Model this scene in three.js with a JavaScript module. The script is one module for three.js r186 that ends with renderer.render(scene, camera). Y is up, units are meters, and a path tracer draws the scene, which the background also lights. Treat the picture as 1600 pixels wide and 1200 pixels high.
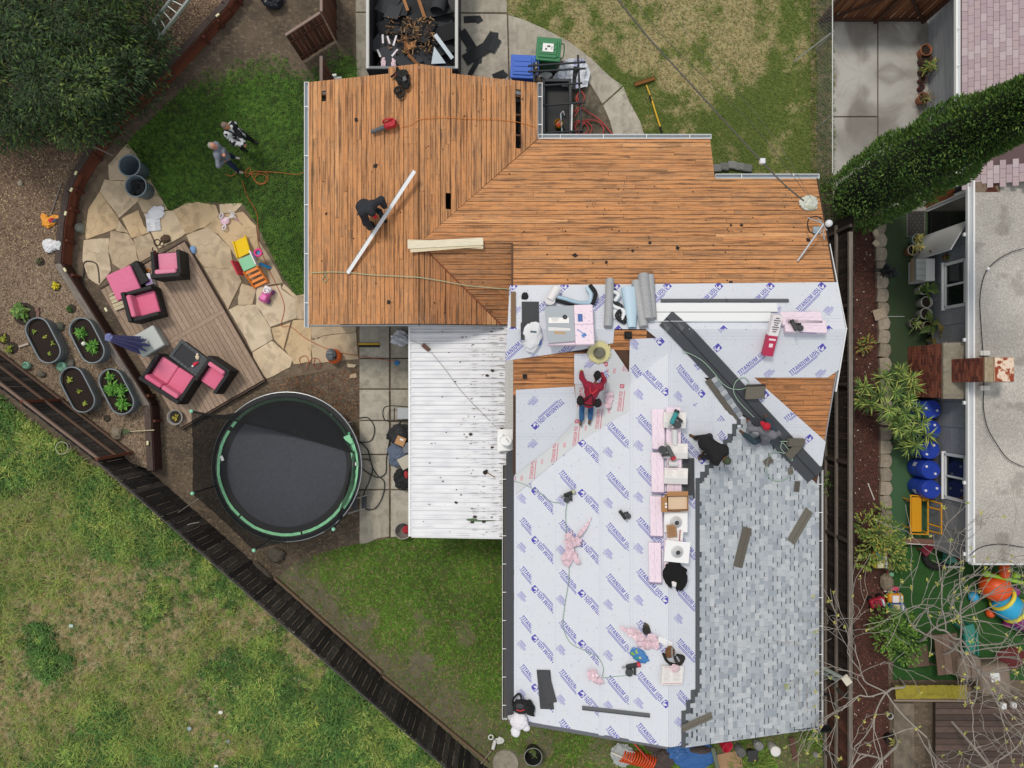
import*as THREE from 'three';
import{mergeGeometries,toCreasedNormals} from 'three/addons/utils/BufferGeometryUtils.js';
import{RoundedBoxGeometry} from 'three/addons/geometries/RoundedBoxGeometry.js';

// ---------- camera, sky, sun, exposure ----------
const scene=new THREE.Scene();
const CAM_H=22.5,F=1067;
const camera=new THREE.PerspectiveCamera(2*Math.atan(600 / F)*180 / Math.PI,4 / 3,0.1,600);
camera.position.set(0,CAM_H,0);camera.up.set(0,0,-1);camera.lookAt(0,0,0);
const renderer=new THREE.WebGLRenderer({antialias:true});
renderer.toneMapping=THREE.LinearToneMapping;renderer.toneMappingExposure=1.0;
renderer.shadowMap.enabled=true;renderer.shadowMap.type=THREE.PCFSoftShadowMap;
{
const w=64,h=32,d=new Float32Array(w*h*4);
for (let j=0;j<h;j++) for (let i=0;i<w;i++){
const el=((j + 0.5) / h - 0.5)*Math.PI,s=Math.max(0,Math.sin(el)),k=el>0?0.8*(1 + 1.6*s) / 2.6:0.2;
d.set([k*0.98,k*0.99,k*1.01,1],(j*w + i)*4);
}
const t=new THREE.DataTexture(d,w,h,THREE.RGBAFormat,THREE.FloatType);
t.mapping=THREE.EquirectangularReflectionMapping;t.magFilter=t.minFilter=THREE.LinearFilter;t.needsUpdate=true;
scene.background=t;scene.environment=t;
}
const sun=new THREE.DirectionalLight(0xfff4e6,1.6);
sun.position.set(-14,40,-20);sun.target.position.set(0,0,0);sun.castShadow=true;sun.shadow.radius=22;
sun.shadow.mapSize.set(2048,2048);
Object.assign(sun.shadow.camera,{left:-24,right:24,top:24,bottom:-24,near:5,far:90});
scene.add(sun,sun.target);

// ---------- random numbers and noise ----------
function rng(seed){let a=seed>>>0;return ()=>{a=(a + 0x6D2B79F5)>>>0;let t=a;t=Math.imul(t ^ (t>>>15),t|1);t ^=t + Math.imul(t ^ (t>>>7),t|61);return ((t ^ (t>>>14))>>>0) / 4294967296;};}
let rnd=rng(11);
const rr=(a,b)=>a + (b - a)*rnd(),pick=(a)=>a[Math.floor(rnd()*a.length)];
function hash(x,y,s){let h=Math.imul(x|0,374761393) ^ Math.imul(y|0,668265263) ^ Math.imul(s|0,2147483647);h=Math.imul(h ^ (h>>>13),1274126177);return ((h ^ (h>>>16))>>>0) / 4294967296;}
function vnoise(x,y,s=0,px=0,py=0){
let xi=Math.floor(x),yi=Math.floor(y);const fx=x - xi,fy=y - yi,u=fx*fx*(3 - 2*fx),v=fy*fy*(3 - 2*fy);
let x1=xi + 1,y1=yi + 1;
if (px){xi=((xi % px) + px) % px;x1=((x1 % px) + px) % px;} if (py){yi=((yi % py) + py) % py;y1=((y1 % py) + py) % py;}
const a=hash(xi,yi,s),b=hash(x1,yi,s),c=hash(xi,y1,s),d=hash(x1,y1,s);
return a + (b - a)*u + (c - a)*v + (a - b - c + d)*u*v;
}
function fbm(x,y,s=0,o=4){let t=0,a=0.5,n=0;for (let i=0;i<o;i++){t +=a*vnoise(x,y,s + i*17);n +=a;x*=2.03;y*=2.03;a*=0.5;} return t / n;}
const n3=(x,y,z,s=0)=>(vnoise(x + z*0.71,y - z*0.43,s) + vnoise(y + x*0.37 + 9.1,z - x*0.29,s + 5) + vnoise(z + y*0.53 - 3.3,x + 0.61*y,s + 9)) / 3;
const clamp=(x,a=0,b=1)=>Math.min(b,Math.max(a,x)),lerp=(a,b,t)=>a + (b - a)*t,sst=(a,b,x)=>{const t=clamp((x - a) / (b - a));return t*t*(3 - 2*t);};

// ---------- pixel of the photograph at a height -> point ----------
const V=(x,y,z)=>new THREE.Vector3(x,y,z);
const K=(px,py,h=0)=>V((px - 800)*(CAM_H - h) / F,h,(py - 600)*(CAM_H - h) / F);
const PL=(list,h=0)=>list.map(([a,b])=>{const p=K(a,b,h);return [p.x,p.z];});

// ---------- the roof surface ----------
const RW={x:-2.59,h:3.45,s:0.337},RM={z:-1.46,h:4.32,s:0.352},RS={x:4.2,h:4.1,s:0.3};
const hWing=(x)=>RW.h - RW.s*Math.abs(x - RW.x),hMain=(x,z)=>RM.h - RM.s*Math.abs(z - RM.z),hSouth=(x)=>RS.h - RS.s*Math.abs(x - RS.x);
const hMinor=(x,z)=>3.45 - RM.s*(z + 3.93);
const hCover=(x)=>2.3 + (x + 3)*0.075;
const gableZ=(x)=>9.66 + (x + 0.13)*0.029;
function roofH(x,z){
let h=-1;
if (x>-6.05&&x<0.8&&z>-8.98&&z<-1.6) h=Math.max(h,hWing(x));
if (x>-2.6&&x<0&&z>=-3.93&&z<-1.6) h=Math.max(h,hMinor(x,z));
if (x>-0.1&&x<8.85&&z>(x>5.87?-5.98:-7.3)&&z<3.2) h=Math.max(h,hMain(x,z));
if (x<=0&&x>-2.6&&z>-7.3&&z<-3.93) h=Math.max(h,hMain(x,z));
if (x>-0.2&&x<8.9&&z>-0.9&&z<gableZ(x) + 0.1) h=Math.max(h,hSouth(x));
if (h<0&&x>-3.1&&x<0.1&&z>-1.8&&z<4.6) h=hCover(x);
return h<0?0:h;
}
function RP(px,py,dh=0){let h=3.2;for (let i=0;i<14;i++){const p=K(px,py,h);h=h*0.4 + (roofH(p.x,p.z) + dh)*0.6;} return K(px,py,h);}
function roofN(x,z){const e=0.03,h=roofH(x,z);return V(-(roofH(x + e,z) - roofH(x - e,z)) / (2*e),1,-(roofH(x,z + e) - roofH(x,z - e)) / (2*e)).normalize();}

// ---------- objects ----------
const used={};
function numbered(n){used[n]=(used[n]??-1) + 1;return used[n]?n + '_' + String(used[n]).padStart(3,'0'):n;}
function shade(o){o.castShadow=o.receiveShadow=true;return o;}
function tag(o,label,category,group){Object.assign(o.userData,{label,category});if (group) o.userData.group=group;return o;}
function thing(name,label,category,pos,turn=0,group){
const o=new THREE.Group();o.name=numbered(name);scene.add(o);
if (pos) o.position.copy(pos);o.rotation.y=turn;return tag(o,label,category,group);
}
function part(name,geo,mat,parent,label){const m=shade(new THREE.Mesh(geo,mat));m.name=name;if (label) m.userData.label=label;parent.add(m);return m;}
function sub(name,parent){const g=new THREE.Group();g.name=name;parent.add(g);return g;}
function solo(name,label,category,geo,mat,pos,turn=0,group){const m=shade(new THREE.Mesh(geo,mat));m.name=numbered(name);scene.add(m);if (pos) m.position.copy(pos);m.rotation.y=turn;return tag(m,label,category,group);}
function struct(name,geo,mat){const m=shade(new THREE.Mesh(geo,mat));m.name=numbered(name);m.userData.kind='structure';scene.add(m);return m;}
function copyOf(o,label,pos,turn){const c=o.clone();c.name=numbered(o.name.replace(/_\d+$/,''));c.userData={...o.userData,label};scene.add(c);if (pos) c.position.copy(pos);if (turn !==undefined) c.rotation.y=turn;return c;}
// a thing lying on the roof: its y axis along the slope's normal
function onRoof(o,px,py,turn=0,dh=0.012){
const p=RP(px,py,dh);o.position.copy(p);
o.quaternion.setFromUnitVectors(V(0,1,0),roofN(p.x,p.z)).multiply(new THREE.Quaternion().setFromAxisAngle(V(0,1,0),turn));return o;
}
const ANG=(x1,y1,x2,y2)=>Math.atan2(-(y2 - y1),x2 - x1);

// ---------- materials ----------
const C=(v)=>{const c=new THREE.Color();if (Array.isArray(v)) c.setRGB(...v);else c.set(v);return c;};
const mats=new Map();
function M(color,o={}){
const key=JSON.stringify([color,Object.fromEntries(Object.entries(o).map(([k,v])=>[k,v?.isTexture?v.uuid:v]))]);
if (!mats.has(key)){const P=['clearcoat','transmission','sheen'].some((k)=>k in o);mats.set(key,new (P?THREE.MeshPhysicalMaterial:THREE.MeshStandardMaterial)({color:C(color),roughness:0.8,metalness:0,side:THREE.DoubleSide,...o}));}
return mats.get(key);
}
function tex(w,h,fn,rep=true){
const d=new Uint8Array(w*h*4);
for (let j=0;j<h;j++) for (let i=0;i<w;i++){const c=fn(i,j),k=(j*w + i)*4;d[k]=clamp(c[0],0,255);d[k + 1]=clamp(c[1],0,255);d[k + 2]=clamp(c[2],0,255);d[k + 3]=255;}
const t=new THREE.DataTexture(d,w,h,THREE.RGBAFormat);t.colorSpace=THREE.SRGBColorSpace;t.magFilter=THREE.LinearFilter;t.minFilter=THREE.LinearMipmapLinearFilter;t.generateMipmaps=true;
if (rep) t.wrapS=t.wrapT=THREE.MirroredRepeatWrapping;t.needsUpdate=true;return t;
}
function canvasTex(w,h,draw,rep=true){
const c=document.createElement('canvas');c.width=w;c.height=h;draw(c.getContext('2d'),w,h);
const t=new THREE.CanvasTexture(c);t.colorSpace=THREE.SRGBColorSpace;if (rep) t.wrapS=t.wrapT=THREE.RepeatWrapping;return t;
}
// ---------- geometry ----------
function fix(g){if (g.index) g=g.toNonIndexed();for (const k of Object.keys(g.attributes)) if (!['position','normal','uv','color'].includes(k)) g.deleteAttribute(k);if (!g.attributes.normal) g.computeVertexNormals();if (!g.attributes.uv) g.setAttribute('uv',new THREE.Float32BufferAttribute(new Float32Array(g.attributes.position.count*2),2));return g;}
function paint(g,c){const k=C(c),n=g.attributes.position.count,a=new Float32Array(n*3);for (let i=0;i<n;i++){a[i*3]=k.r;a[i*3 + 1]=k.g;a[i*3 + 2]=k.b;} g.setAttribute('color',new THREE.BufferAttribute(a,3));return g;}
function merge(list){list=list.flat(9).map(fix);if (list.some((g)=>g.attributes.color)) for (const g of list) if (!g.attributes.color) paint(g,[1,1,1]);return list.length>1?mergeGeometries(list):list[0];}
function tr(g,x=0,y=0,z=0,rx=0,ry=0,rz=0){if (rx||ry||rz) g.applyMatrix4(new THREE.Matrix4().makeRotationFromEuler(new THREE.Euler(rx,ry,rz)));g.translate(x,y,z);return g;}
const box=(w,h,d,x=0,y=0,z=0,rx,ry,rz)=>tr(new THREE.BoxGeometry(w,h,d),x,y,z,rx,ry,rz);
const rbox=(w,h,d,r,x=0,y=0,z=0,rx,ry,rz)=>tr(fix(new RoundedBoxGeometry(w,h,d,2,Math.min(r,w / 2.02,h / 2.02,d / 2.02))),x,y,z,rx,ry,rz);
const cyl=(r1,r2,h,x=0,y=0,z=0,n=20,rx,ry,rz)=>tr(new THREE.CylinderGeometry(r1,r2,h,n),x,y,z,rx,ry,rz);
const ball=(r,x=0,y=0,z=0,sx=1,sy=1,sz=1,n=14)=>tr(new THREE.SphereGeometry(r,n,Math.ceil(n*0.7)).scale(sx,sy,sz),x,y,z);
const ring=(R,r,x=0,y=0,z=0,n=32,m=8)=>tr(new THREE.TorusGeometry(R,r,m,n),x,y,z,Math.PI / 2);
function along(g,a,b){const d=b.clone().sub(a),q=new THREE.Quaternion().setFromUnitVectors(V(0,1,0),d.clone().normalize());g.applyQuaternion(q);g.translate((a.x + b.x) / 2,(a.y + b.y) / 2,(a.z + b.z) / 2);return g;}
const bar=(a,b,r,n=8,r2=r)=>along(new THREE.CylinderGeometry(r2,r,a.distanceTo(b),n),a,b);
function beam(a,b,w,t){
const d=b.clone().sub(a),L=d.length(),x=d.clone().normalize(),s=x.clone().cross(V(0,1,0));if (s.length()<1e-3) s.set(0,0,1);s.normalize();const y=s.clone().cross(x).normalize();
const g=new THREE.BoxGeometry(L,t,w);g.applyMatrix4(new THREE.Matrix4().makeBasis(x,y,s));g.translate((a.x + b.x) / 2,(a.y + b.y) / 2,(a.z + b.z) / 2);return g;
}
const tube=(pts,r,n=0,m=6,closed=false)=>new THREE.TubeGeometry(new THREE.CatmullRomCurve3(pts,closed),n||pts.length*8,r,m,closed);
const lathe=(pts,n=24)=>new THREE.LatheGeometry(pts.map(([a,b])=>new THREE.Vector2(a,b)),n);
function area(p){let a=0;for (let i=0;i<p.length;i++){const q=p[(i + 1) % p.length];a +=p[i][0]*q[1] - q[0]*p[i][1];} return a / 2;}
function clipHalf(p,nx,nz,c){
const o=[];for (let i=0;i<p.length;i++){const a=p[i],b=p[(i + 1) % p.length],da=nx*a[0] + nz*a[1] - c,db=nx*b[0] + nz*b[1] - c;if (da<=0) o.push(a);if ((da<0&&db>0)||(da>0&&db<0)){const t=da / (da - db);o.push([a[0] + (b[0] - a[0])*t,a[1] + (b[1] - a[1])*t]);}} return o;
}
const clipRect=(p,x0,x1,z0,z1)=>clipHalf(clipHalf(clipHalf(clipHalf(p,-1,0,-x0),1,0,x1),0,-1,-z0),0,1,z1);
function clean(p){const o=[];for (const q of p){const l=o[o.length - 1];if (!l||Math.hypot(q[0] - l[0],q[1] - l[1])>1e-4) o.push(q);} while (o.length>2&&Math.hypot(o[0][0] - o[o.length - 1][0],o[0][1] - o[o.length - 1][1])<1e-4) o.pop();return o;}
// a slab with an outline in plan; its top follows topFn; uv in metres along dir, or 0..1 over the box of the outline
function prism(poly,topFn,thick,o={}){
let p=clean(poly);if (p.length<3) return null;if (area(p)<0) p=p.slice().reverse();
const top=typeof topFn==='number'?()=>topFn:topFn,bot=o.bottom===undefined?(x,z)=>top(x,z) - thick:()=>o.bottom;
const bev=o.bevel||0;let inner=p;
if (bev) inner=p.map((q,i)=>{const a=p[(i + p.length - 1) % p.length],b=p[(i + 1) % p.length];let dx=0,dz=0;for (const [m,n] of [[a,q],[q,b]]){const l=Math.hypot(n[0] - m[0],n[1] - m[1])||1;dx +=-(n[1] - m[1]) / l;dz +=(n[0] - m[0]) / l;} const l=Math.hypot(dx,dz)||1;return [q[0] + dx / l*bev*1.2,q[1] + dz / l*bev*1.2];});
const tris=THREE.ShapeUtils.triangulateShape(inner.map((q)=>new THREE.Vector2(...q)),[]);
const pos=[],uv=[],c=Math.cos(o.dir||0),s=Math.sin(o.dir||0),sc=o.scale||1,ox=o.ox||0,oz=o.oz||0;
let bb;if (o.fit){bb=o.fit===true?[Math.min(...p.map((q)=>q[0])),Math.min(...p.map((q)=>q[1])),Math.max(...p.map((q)=>q[0])),Math.max(...p.map((q)=>q[1]))]:o.fit;}
const U=(x,z)=>bb?[(x - bb[0]) / (bb[2] - bb[0]),(z - bb[1]) / (bb[3] - bb[1])]:[(x*c + z*s) / sc + ox,(-x*s + z*c) / sc + oz];
const put=(x,y,z)=>{pos.push(x,y,z);uv.push(...U(x,z));};
for (const [i,j,k] of tris) for (const q of area([inner[i],inner[j],inner[k]])>0?[inner[i],inner[k],inner[j]]:[inner[i],inner[j],inner[k]]) put(q[0],top(...q),q[1]);
const yTop=(i)=>bev?top(...p[i]) - bev:top(...p[i]);
for (let i=0;i<p.length;i++){
const j=(i + 1) % p.length,a=p[i],b=p[j];
if (bev){const e=inner[i],f=inner[j];put(e[0],top(...e),e[1]);put(f[0],top(...f),f[1]);put(b[0],yTop(j),b[1]);put(e[0],top(...e),e[1]);put(b[0],yTop(j),b[1]);put(a[0],yTop(i),a[1]);}
put(a[0],yTop(i),a[1]);put(b[0],yTop(j),b[1]);put(b[0],bot(...b),b[1]);put(a[0],yTop(i),a[1]);put(b[0],bot(...b),b[1]);put(a[0],bot(...a),a[1]);
}
const g=new THREE.BufferGeometry();g.setAttribute('position',new THREE.Float32BufferAttribute(pos,3));g.setAttribute('uv',new THREE.Float32BufferAttribute(uv,2));g.computeVertexNormals();
if (o.color) paint(g,o.color);return g;
}
const rect=(x0,z0,x1,z1)=>[[x0,z0],[x1,z0],[x1,z1],[x0,z1]];
// soft heap: a ball pushed about by noise, for bags, wraps, cloths and stones
function lump(sx,sy,sz,seed,amp=0.25,freq=2.2,det=4,ridged=false){
const g=new THREE.IcosahedronGeometry(1,det*3),p=g.attributes.position,v=V(0,0,0);
for (let i=0;i<p.count;i++){v.fromBufferAttribute(p,i);let n=n3(v.x*freq + 7,v.y*freq + 3,v.z*freq,seed) - 0.5,m=n3(v.x*freq*2.7,v.y*freq*2.7,v.z*freq*2.7 + 4,seed + 3) - 0.5;if (ridged){n=0.35 - Math.abs(n)*2.6;m=0.2 - Math.abs(m)*2;} v.multiplyScalar(1 + amp*(n*2 + m));p.setXYZ(i,v.x*sx,Math.max(v.y,-0.9)*sy + sy*0.85,v.z*sz);}
g.computeVertexNormals();return fix(g);
}
// thin rumpled sheet lying flat
function sheet(poly,seed,amp=0.03,step=0.07,lift=0.004){
const bb=[Math.min(...poly.map((q)=>q[0])),Math.min(...poly.map((q)=>q[1])),Math.max(...poly.map((q)=>q[0])),Math.max(...poly.map((q)=>q[1]))],out=[];
const hf=(x,z)=>lift + amp*(0.5 + Math.abs(vnoise(x*5,z*5,seed) - 0.5)*1.6 + (vnoise(x*13,z*13,seed + 2) - 0.5)*0.7);
for (let x=bb[0];x<bb[2];x +=step) for (let z=bb[1];z<bb[3];z +=step){const q=clean(clipRect(poly,x,Math.min(x + step,bb[2]),z,Math.min(z + step,bb[3])));if (q.length>2&&Math.abs(area(q))>1e-5){const pos=[],uv=[];for (let i=1;i<q.length - 1;i++) for (const r of area(q)>0?[q[0],q[i + 1],q[i]]:[q[0],q[i],q[i + 1]]){pos.push(r[0],hf(...r),r[1]);uv.push(r[0],r[1]);} const g=new THREE.BufferGeometry();g.setAttribute('position',new THREE.Float32BufferAttribute(pos,3));g.setAttribute('uv',new THREE.Float32BufferAttribute(uv,2));g.computeVertexNormals();out.push(g);}}
return merge(out);
}
// many leaves in one geometry: leaf(x,y,z, direction, length, width, colour)
class Leaves{
constructor(){this.p=[];this.n=[];this.c=[];}
tri(a,b,d,col){for (const q of [a,b,d]){this.p.push(q.x,q.y,q.z);this.c.push(col.r,col.g,col.b);}}
leaf(o,dir,L,W,col,droop=0.2,fold=0.15){
const d=dir.clone().normalize(),s=d.clone().cross(V(0,1,0));if (s.length()<0.05) s.set(1,0,0);s.normalize();const up=s.clone().cross(d);
const m=o.clone().addScaledVector(d,L*0.5),e=o.clone().addScaledVector(d,L);e.y -=droop*L;m.y -=droop*L*0.2;
const l=m.clone().addScaledVector(s,W / 2).addScaledVector(up,W*fold),r=m.clone().addScaledVector(s,-W / 2).addScaledVector(up,W*fold);
this.tri(o,l,m,col);this.tri(m,l,e,col);this.tri(o,m,r,col);this.tri(m,e,r,col);
}
geo(){const g=new THREE.BufferGeometry();g.setAttribute('position',new THREE.Float32BufferAttribute(this.p,3));g.setAttribute('color',new THREE.Float32BufferAttribute(this.c,3));g.computeVertexNormals();return fix(g);}
}
const jit=(hex,a=0.15)=>{const c=C(hex),k=1 + rr(-a,a);return c.clone().setRGB(c.r*k*rr(1 - a / 2,1 + a / 2),c.g*k,c.b*k*rr(1 - a / 2,1 + a / 2));};
const rdir=(up=0.3)=>{const a=rr(0,6.283),y=rr(-1,1)*0.7 + up;return V(Math.cos(a),y,Math.sin(a)).normalize();};
// ---------- textures of what surfaces are made of ----------
const mix3=(a,b,t)=>[lerp(a[0],b[0],t),lerp(a[1],b[1],t),lerp(a[2],b[2],t)];
const T={};
const warp=(x,y,q,o=5)=>fbm(x + 1.8*fbm(x*0.9,y*0.9,q + 50,3),y + 1.8*fbm(x*0.9 + 5,y*0.9 + 2,q + 60,3),q,o);
T.wood=tex(1024,256,(i,j)=>{
const g=vnoise(i / 130,j / 3,1),g2=vnoise(i / 30,j / 1.2,2),s=fbm(i / 230,j / 6,3,4),w=fbm(i / 90,j / 24,7,4),k=sst(0.52,0.8,s)*0.55,d=hash(i>>1,j>>1,8)>0.9955?0.55:0,n=hash(i,j,6) - 0.5;
return mix3(mix3(mix3([194,136,88],[216,162,112],g*0.5 + g2*0.5),[146,118,94],sst(0.52,0.74,w)*0.34),[58,42,34],clamp(k*0.9 + d + sst(0.7,0.98,g2)*0.22 + sst(0.8,0.9,vnoise(i / 70,j / 1.4,15))*0.4)).map((q)=>q + n*12);
});
T.plank=tex(512,128,(i,j)=>{const g=vnoise(i / 30,j / 1.6,5),s=fbm(i / 30,j / 5,6);return mix3([200,200,200],[255,255,255],clamp(g*0.6 + s*0.5));});
T.grain=tex(256,256,(i,j)=>{const n=hash(i,j,4),f=vnoise(i / 5,j / 5,9,51,51);const v=215 + n*26 + f*26 - 8;return [v,v,v];});
T.granule=tex(256,256,(i,j)=>{const n=hash(i,j,7),f=vnoise(i / 3,j / 3,9,85,85);const v=185 + n*55 + f*35;return [v,v,v];});
T.concrete=tex(512,512,(i,j)=>{const f=warp(i / 70,j / 70,21),n=hash(i,j,3),s=sst(0.55,0.75,warp(i / 26,j / 26,25,4));const v=182 + f*62 + n*16 - s*16;return [v,v*0.985,v*0.95];});
T.stone=tex(512,512,(i,j)=>{const f=warp(i / 90,j / 90,31),g=warp(i / 60,j / 60,41),n=hash(i,j,5),b=sst(0.5,0.75,g);return mix3(mix3([212,198,176],[242,231,214],f*1.3 - 0.15),[168,157,142],b*0.45).map((q)=>q + n*10 - 5);});
T.cover=tex(1024,128,(i,j)=>{
const u=i / 1024,s=fbm(i / 45,j / 3.2,51,4),a=sst(0.66 - u*0.06,0.78,fbm(i / 90,j / 3.4,51,4))*sst(0.3,0.95,u),n=vnoise(i / 90,j / 20,53);const k=clamp(a*0.75 + sst(0.5,0.75,fbm(i / 160,j / 5,57,4))*0.035);
return mix3([236 - n*14,238 - n*13,242 - n*11],[74,66,60],k);
});
T.fence=tex(512,128,(i,j)=>{const g=vnoise(i / 50,j / 2,61),s=fbm(i / 50,j / 14,63,4),n=hash(i,j,9);const k=clamp(g*0.5 + s*0.7 - 0.1);const l=sst(0.68,0.8,vnoise(i / 9,j / 9,66))*0.35;return mix3(mix3([120,115,112],[215,210,205],k),[255,255,250],l).map((q)=>q + n*18 - 9);});
T.weave=tex(64,64,(i,j)=>{const a=((i>>3) + (j>>3))&1,e=(i&7)===0||(j&7)===0;const v=e?120:a?235:190;return [v,v,v];});
T.dirtyroof=tex(1024,1024,(i,j)=>{const n=hash(i,j,12),m=hash(i>>1,j>>1,14),f=fbm(i / 120,j / 120,71,5),s=sst(0.66,0.8,fbm(i / 60,j / 60,75,5));const v=152 + (n - 0.5)*46 + (m - 0.5)*30 + f*46;return mix3([v,v*0.985,v*0.95],[70,66,60],s*0.22);});
T.rust=tex(128,128,(i,j)=>mix3([225,205,185],[140,62,34],sst(0.42,0.6,fbm(i / 30,j / 30,81,4))));


// ---------- ground ----------
const bbOf=(p)=>[Math.min(...p.map((q)=>q[0])),Math.min(...p.map((q)=>q[1])),Math.max(...p.map((q)=>q[0])),Math.max(...p.map((q)=>q[1]))];
function region(name,poly,y,colour,res=30,thick=0.05,rough=0.95){
const b=bbOf(poly),w=Math.min(1400,Math.ceil((b[2] - b[0])*res)),h=Math.min(1400,Math.ceil((b[3] - b[1])*res));
const t=tex(w,h,(i,j)=>colour(b[0] + (i + 0.5) / w*(b[2] - b[0]),b[1] + (j + 0.5) / h*(b[3] - b[1])),false);
return struct(name,prism(poly,y,thick,{fit:b}),M('#ffffff',{map:t,roughness:rough}));
}
const soil=(x,z)=>{const f=fbm(x*1.3,z*1.3,101,5),n=fbm(x*14,z*14,102,3),c=sst(0.62,0.75,fbm(x*9,z*22,103,3));return mix3(mix3([66,57,48],[124,110,94],f*0.8 + n*0.5 - 0.15),[150,132,108],c*0.5);};
struct('ground',rect(0,0,1,1)&&prism(rect(-150,-150,150,150),-0.004,0.3,{scale:10}),M('#6a6250',{roughness:1,map:T.grain}));
region('bare_soil',rect(-19,-14,19,14),0,soil,36,0.003);

// grass tufts
function tuft(n,L,W,lean,seed){
const r=rng(seed),P=[];const tri=(...q)=>q.forEach((v)=>P.push(v.x,v.y,v.z));
for (let i=0;i<n;i++){
const a=r()*6.283,l=L*(0.6 + 0.6*r()),k=lean*(0.5 + 0.8*r()),s=V(-Math.sin(a),0,Math.cos(a)).multiplyScalar(W / 2),o=V((r() - 0.5)*L*0.5,0,(r() - 0.5)*L*0.5),d=V(Math.cos(a),0,Math.sin(a));
const m=o.clone().addScaledVector(d,l*k*0.45);m.y=l*0.55;const e=o.clone().addScaledVector(d,l*k);e.y=l*(1 - 0.45*k);
tri(o.clone().add(s),o.clone().sub(s),m.clone().add(s.clone().multiplyScalar(0.8)));tri(o.clone().sub(s),m.clone().sub(s.clone().multiplyScalar(0.8)),m.clone().add(s.clone().multiplyScalar(0.8)));tri(m.clone().add(s.clone().multiplyScalar(0.8)),m.clone().sub(s.clone().multiplyScalar(0.8)),e);
}
const g=new THREE.BufferGeometry();g.setAttribute('position',new THREE.Float32BufferAttribute(P,3));g.computeVertexNormals();return fix(g);
}
const inside=(p,x,z)=>{let c=false;for (let i=0,j=p.length - 1;i<p.length;j=i++) if ((p[i][1]>z) !==(p[j][1]>z)&&x<(p[j][0] - p[i][0])*(z - p[i][1]) / (p[j][1] - p[i][1]) + p[i][0]) c=!c;return c;};
function scatter(name,label,category,poly,perM2,geo,mat,y,fn){
const b=bbOf(poly),N=Math.floor((b[2] - b[0])*(b[3] - b[1])*perM2),L=[];
for (let i=0;i<N;i++){const x=rr(b[0],b[2]),z=rr(b[1],b[3]);if (!inside(poly,x,z)) continue;const q=fn(x,z);if (q) L.push([x,z,q]);}
const im=shade(new THREE.InstancedMesh(geo,mat,L.length)),m=new THREE.Matrix4(),qn=new THREE.Quaternion();
L.forEach(([x,z,q],i)=>{qn.setFromEuler(new THREE.Euler(rr(-0.15,0.15)*(q.t||1),rr(0,6.28),rr(-0.15,0.15)*(q.t||1)));m.compose(V(x,y + (q.y||0),z),qn,V(q.s,q.s*rr(0.8,1.2),q.s));im.setMatrixAt(i,m);im.setColorAt(i,q.c);});
im.name=numbered(name);im.userData={kind:'stuff',label,category};scene.add(im);return im;
}
const grassM=M('#ffffff',{roughness:0.75});
const col=(a)=>new THREE.Color().setRGB(a[0] / 255,a[1] / 255,a[2] / 255,THREE.SRGBColorSpace);
// lawn west of the house
const westLawn=PL([[196,226],[262,331],[300,317],[380,319],[403,352],[440,428],[464,461],[520,452],[556,130],[562,108],[528,30],[440,4],[400,20],[330,95],[255,170]]);
const wl=(x,z)=>{const f=fbm(x*0.9,z*0.9,111,4),e=sst(-10.1,-12.2,z + x*0.12 + (f - 0.5)*1.5);return{f,e,bare:clamp(e*1.2)};};
region('lawn',westLawn,0.008,(x,z)=>{const q=wl(x,z);return mix3(mix3([34,48,20],[62,84,32],q.f*1.2 + (hash(x*60,z*60,5) - 0.5)*0.5),soil(x,z),q.bare);},30,0.02);
scatter('grass','dark green mown lawn grass beside the bare timber roof','grass',westLawn,420,tuft(6,0.085,0.012,0.9,3),grassM,0.006,(x,z)=>{const q=wl(x,z);if (rnd()<q.bare) return null;return{s:rr(0.7,1.3),c:jit(pick(['#4a7224','#3e6220','#5a842c','#34541c','#6c9038']),0.2).multiplyScalar(0.75 + q.f*0.75)};});
// lawn south of the patio cover
const southLawn=PL([[430,905],[470,872],[555,850],[600,842],[640,838],[800,836],[812,1122],[1050,1150],[1290,1130],[1300,1240],[700,1240],[720,1165],[600,1052],[500,960]]);
const sl=(x,z)=>{const f=fbm(x*0.8,z*0.8,121,5),d=10.03 + 0.66*x - 0.751*z;return{f,bare:clamp(sst(2.4,0.5,d + (f - 0.5)*3.4)*0.9 + sst(-5.4,-7,x + (f - 0.5)*2)*0.8 + sst(0.48,0.66,fbm(x*1.3,z*1.3,125,5))*sst(4.5,8.5,z)*0.75)};};
region('lawn',southLawn,0.008,(x,z)=>{const q=sl(x,z),n=hash(x*50,z*50,8) - 0.5;return mix3(mix3([58,76,24],[92,112,44],q.f*1.3 - 0.15 + n*0.3),mix3([92,86,72],[122,114,98],fbm(x*5,z*5,3) + n*0.3),q.bare*0.9);},30,0.02);
scatter('grass','patchy green lawn grass between the dark fence and the papered roof','grass',southLawn,380,tuft(6,0.07,0.011,1,5),grassM,0.006,(x,z)=>{const q=sl(x,z);const dry=rnd()<0.15 + q.bare*0.4;if (rnd()<q.bare*0.82) return null;return{s:rr(0.6,1.2),c:jit(dry?pick(['#8d8658','#a3976c','#77763f']):pick(['#66902c','#588026','#78a23c','#4a7022']),0.2).multiplyScalar(0.85 + q.f*0.4)};});
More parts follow.
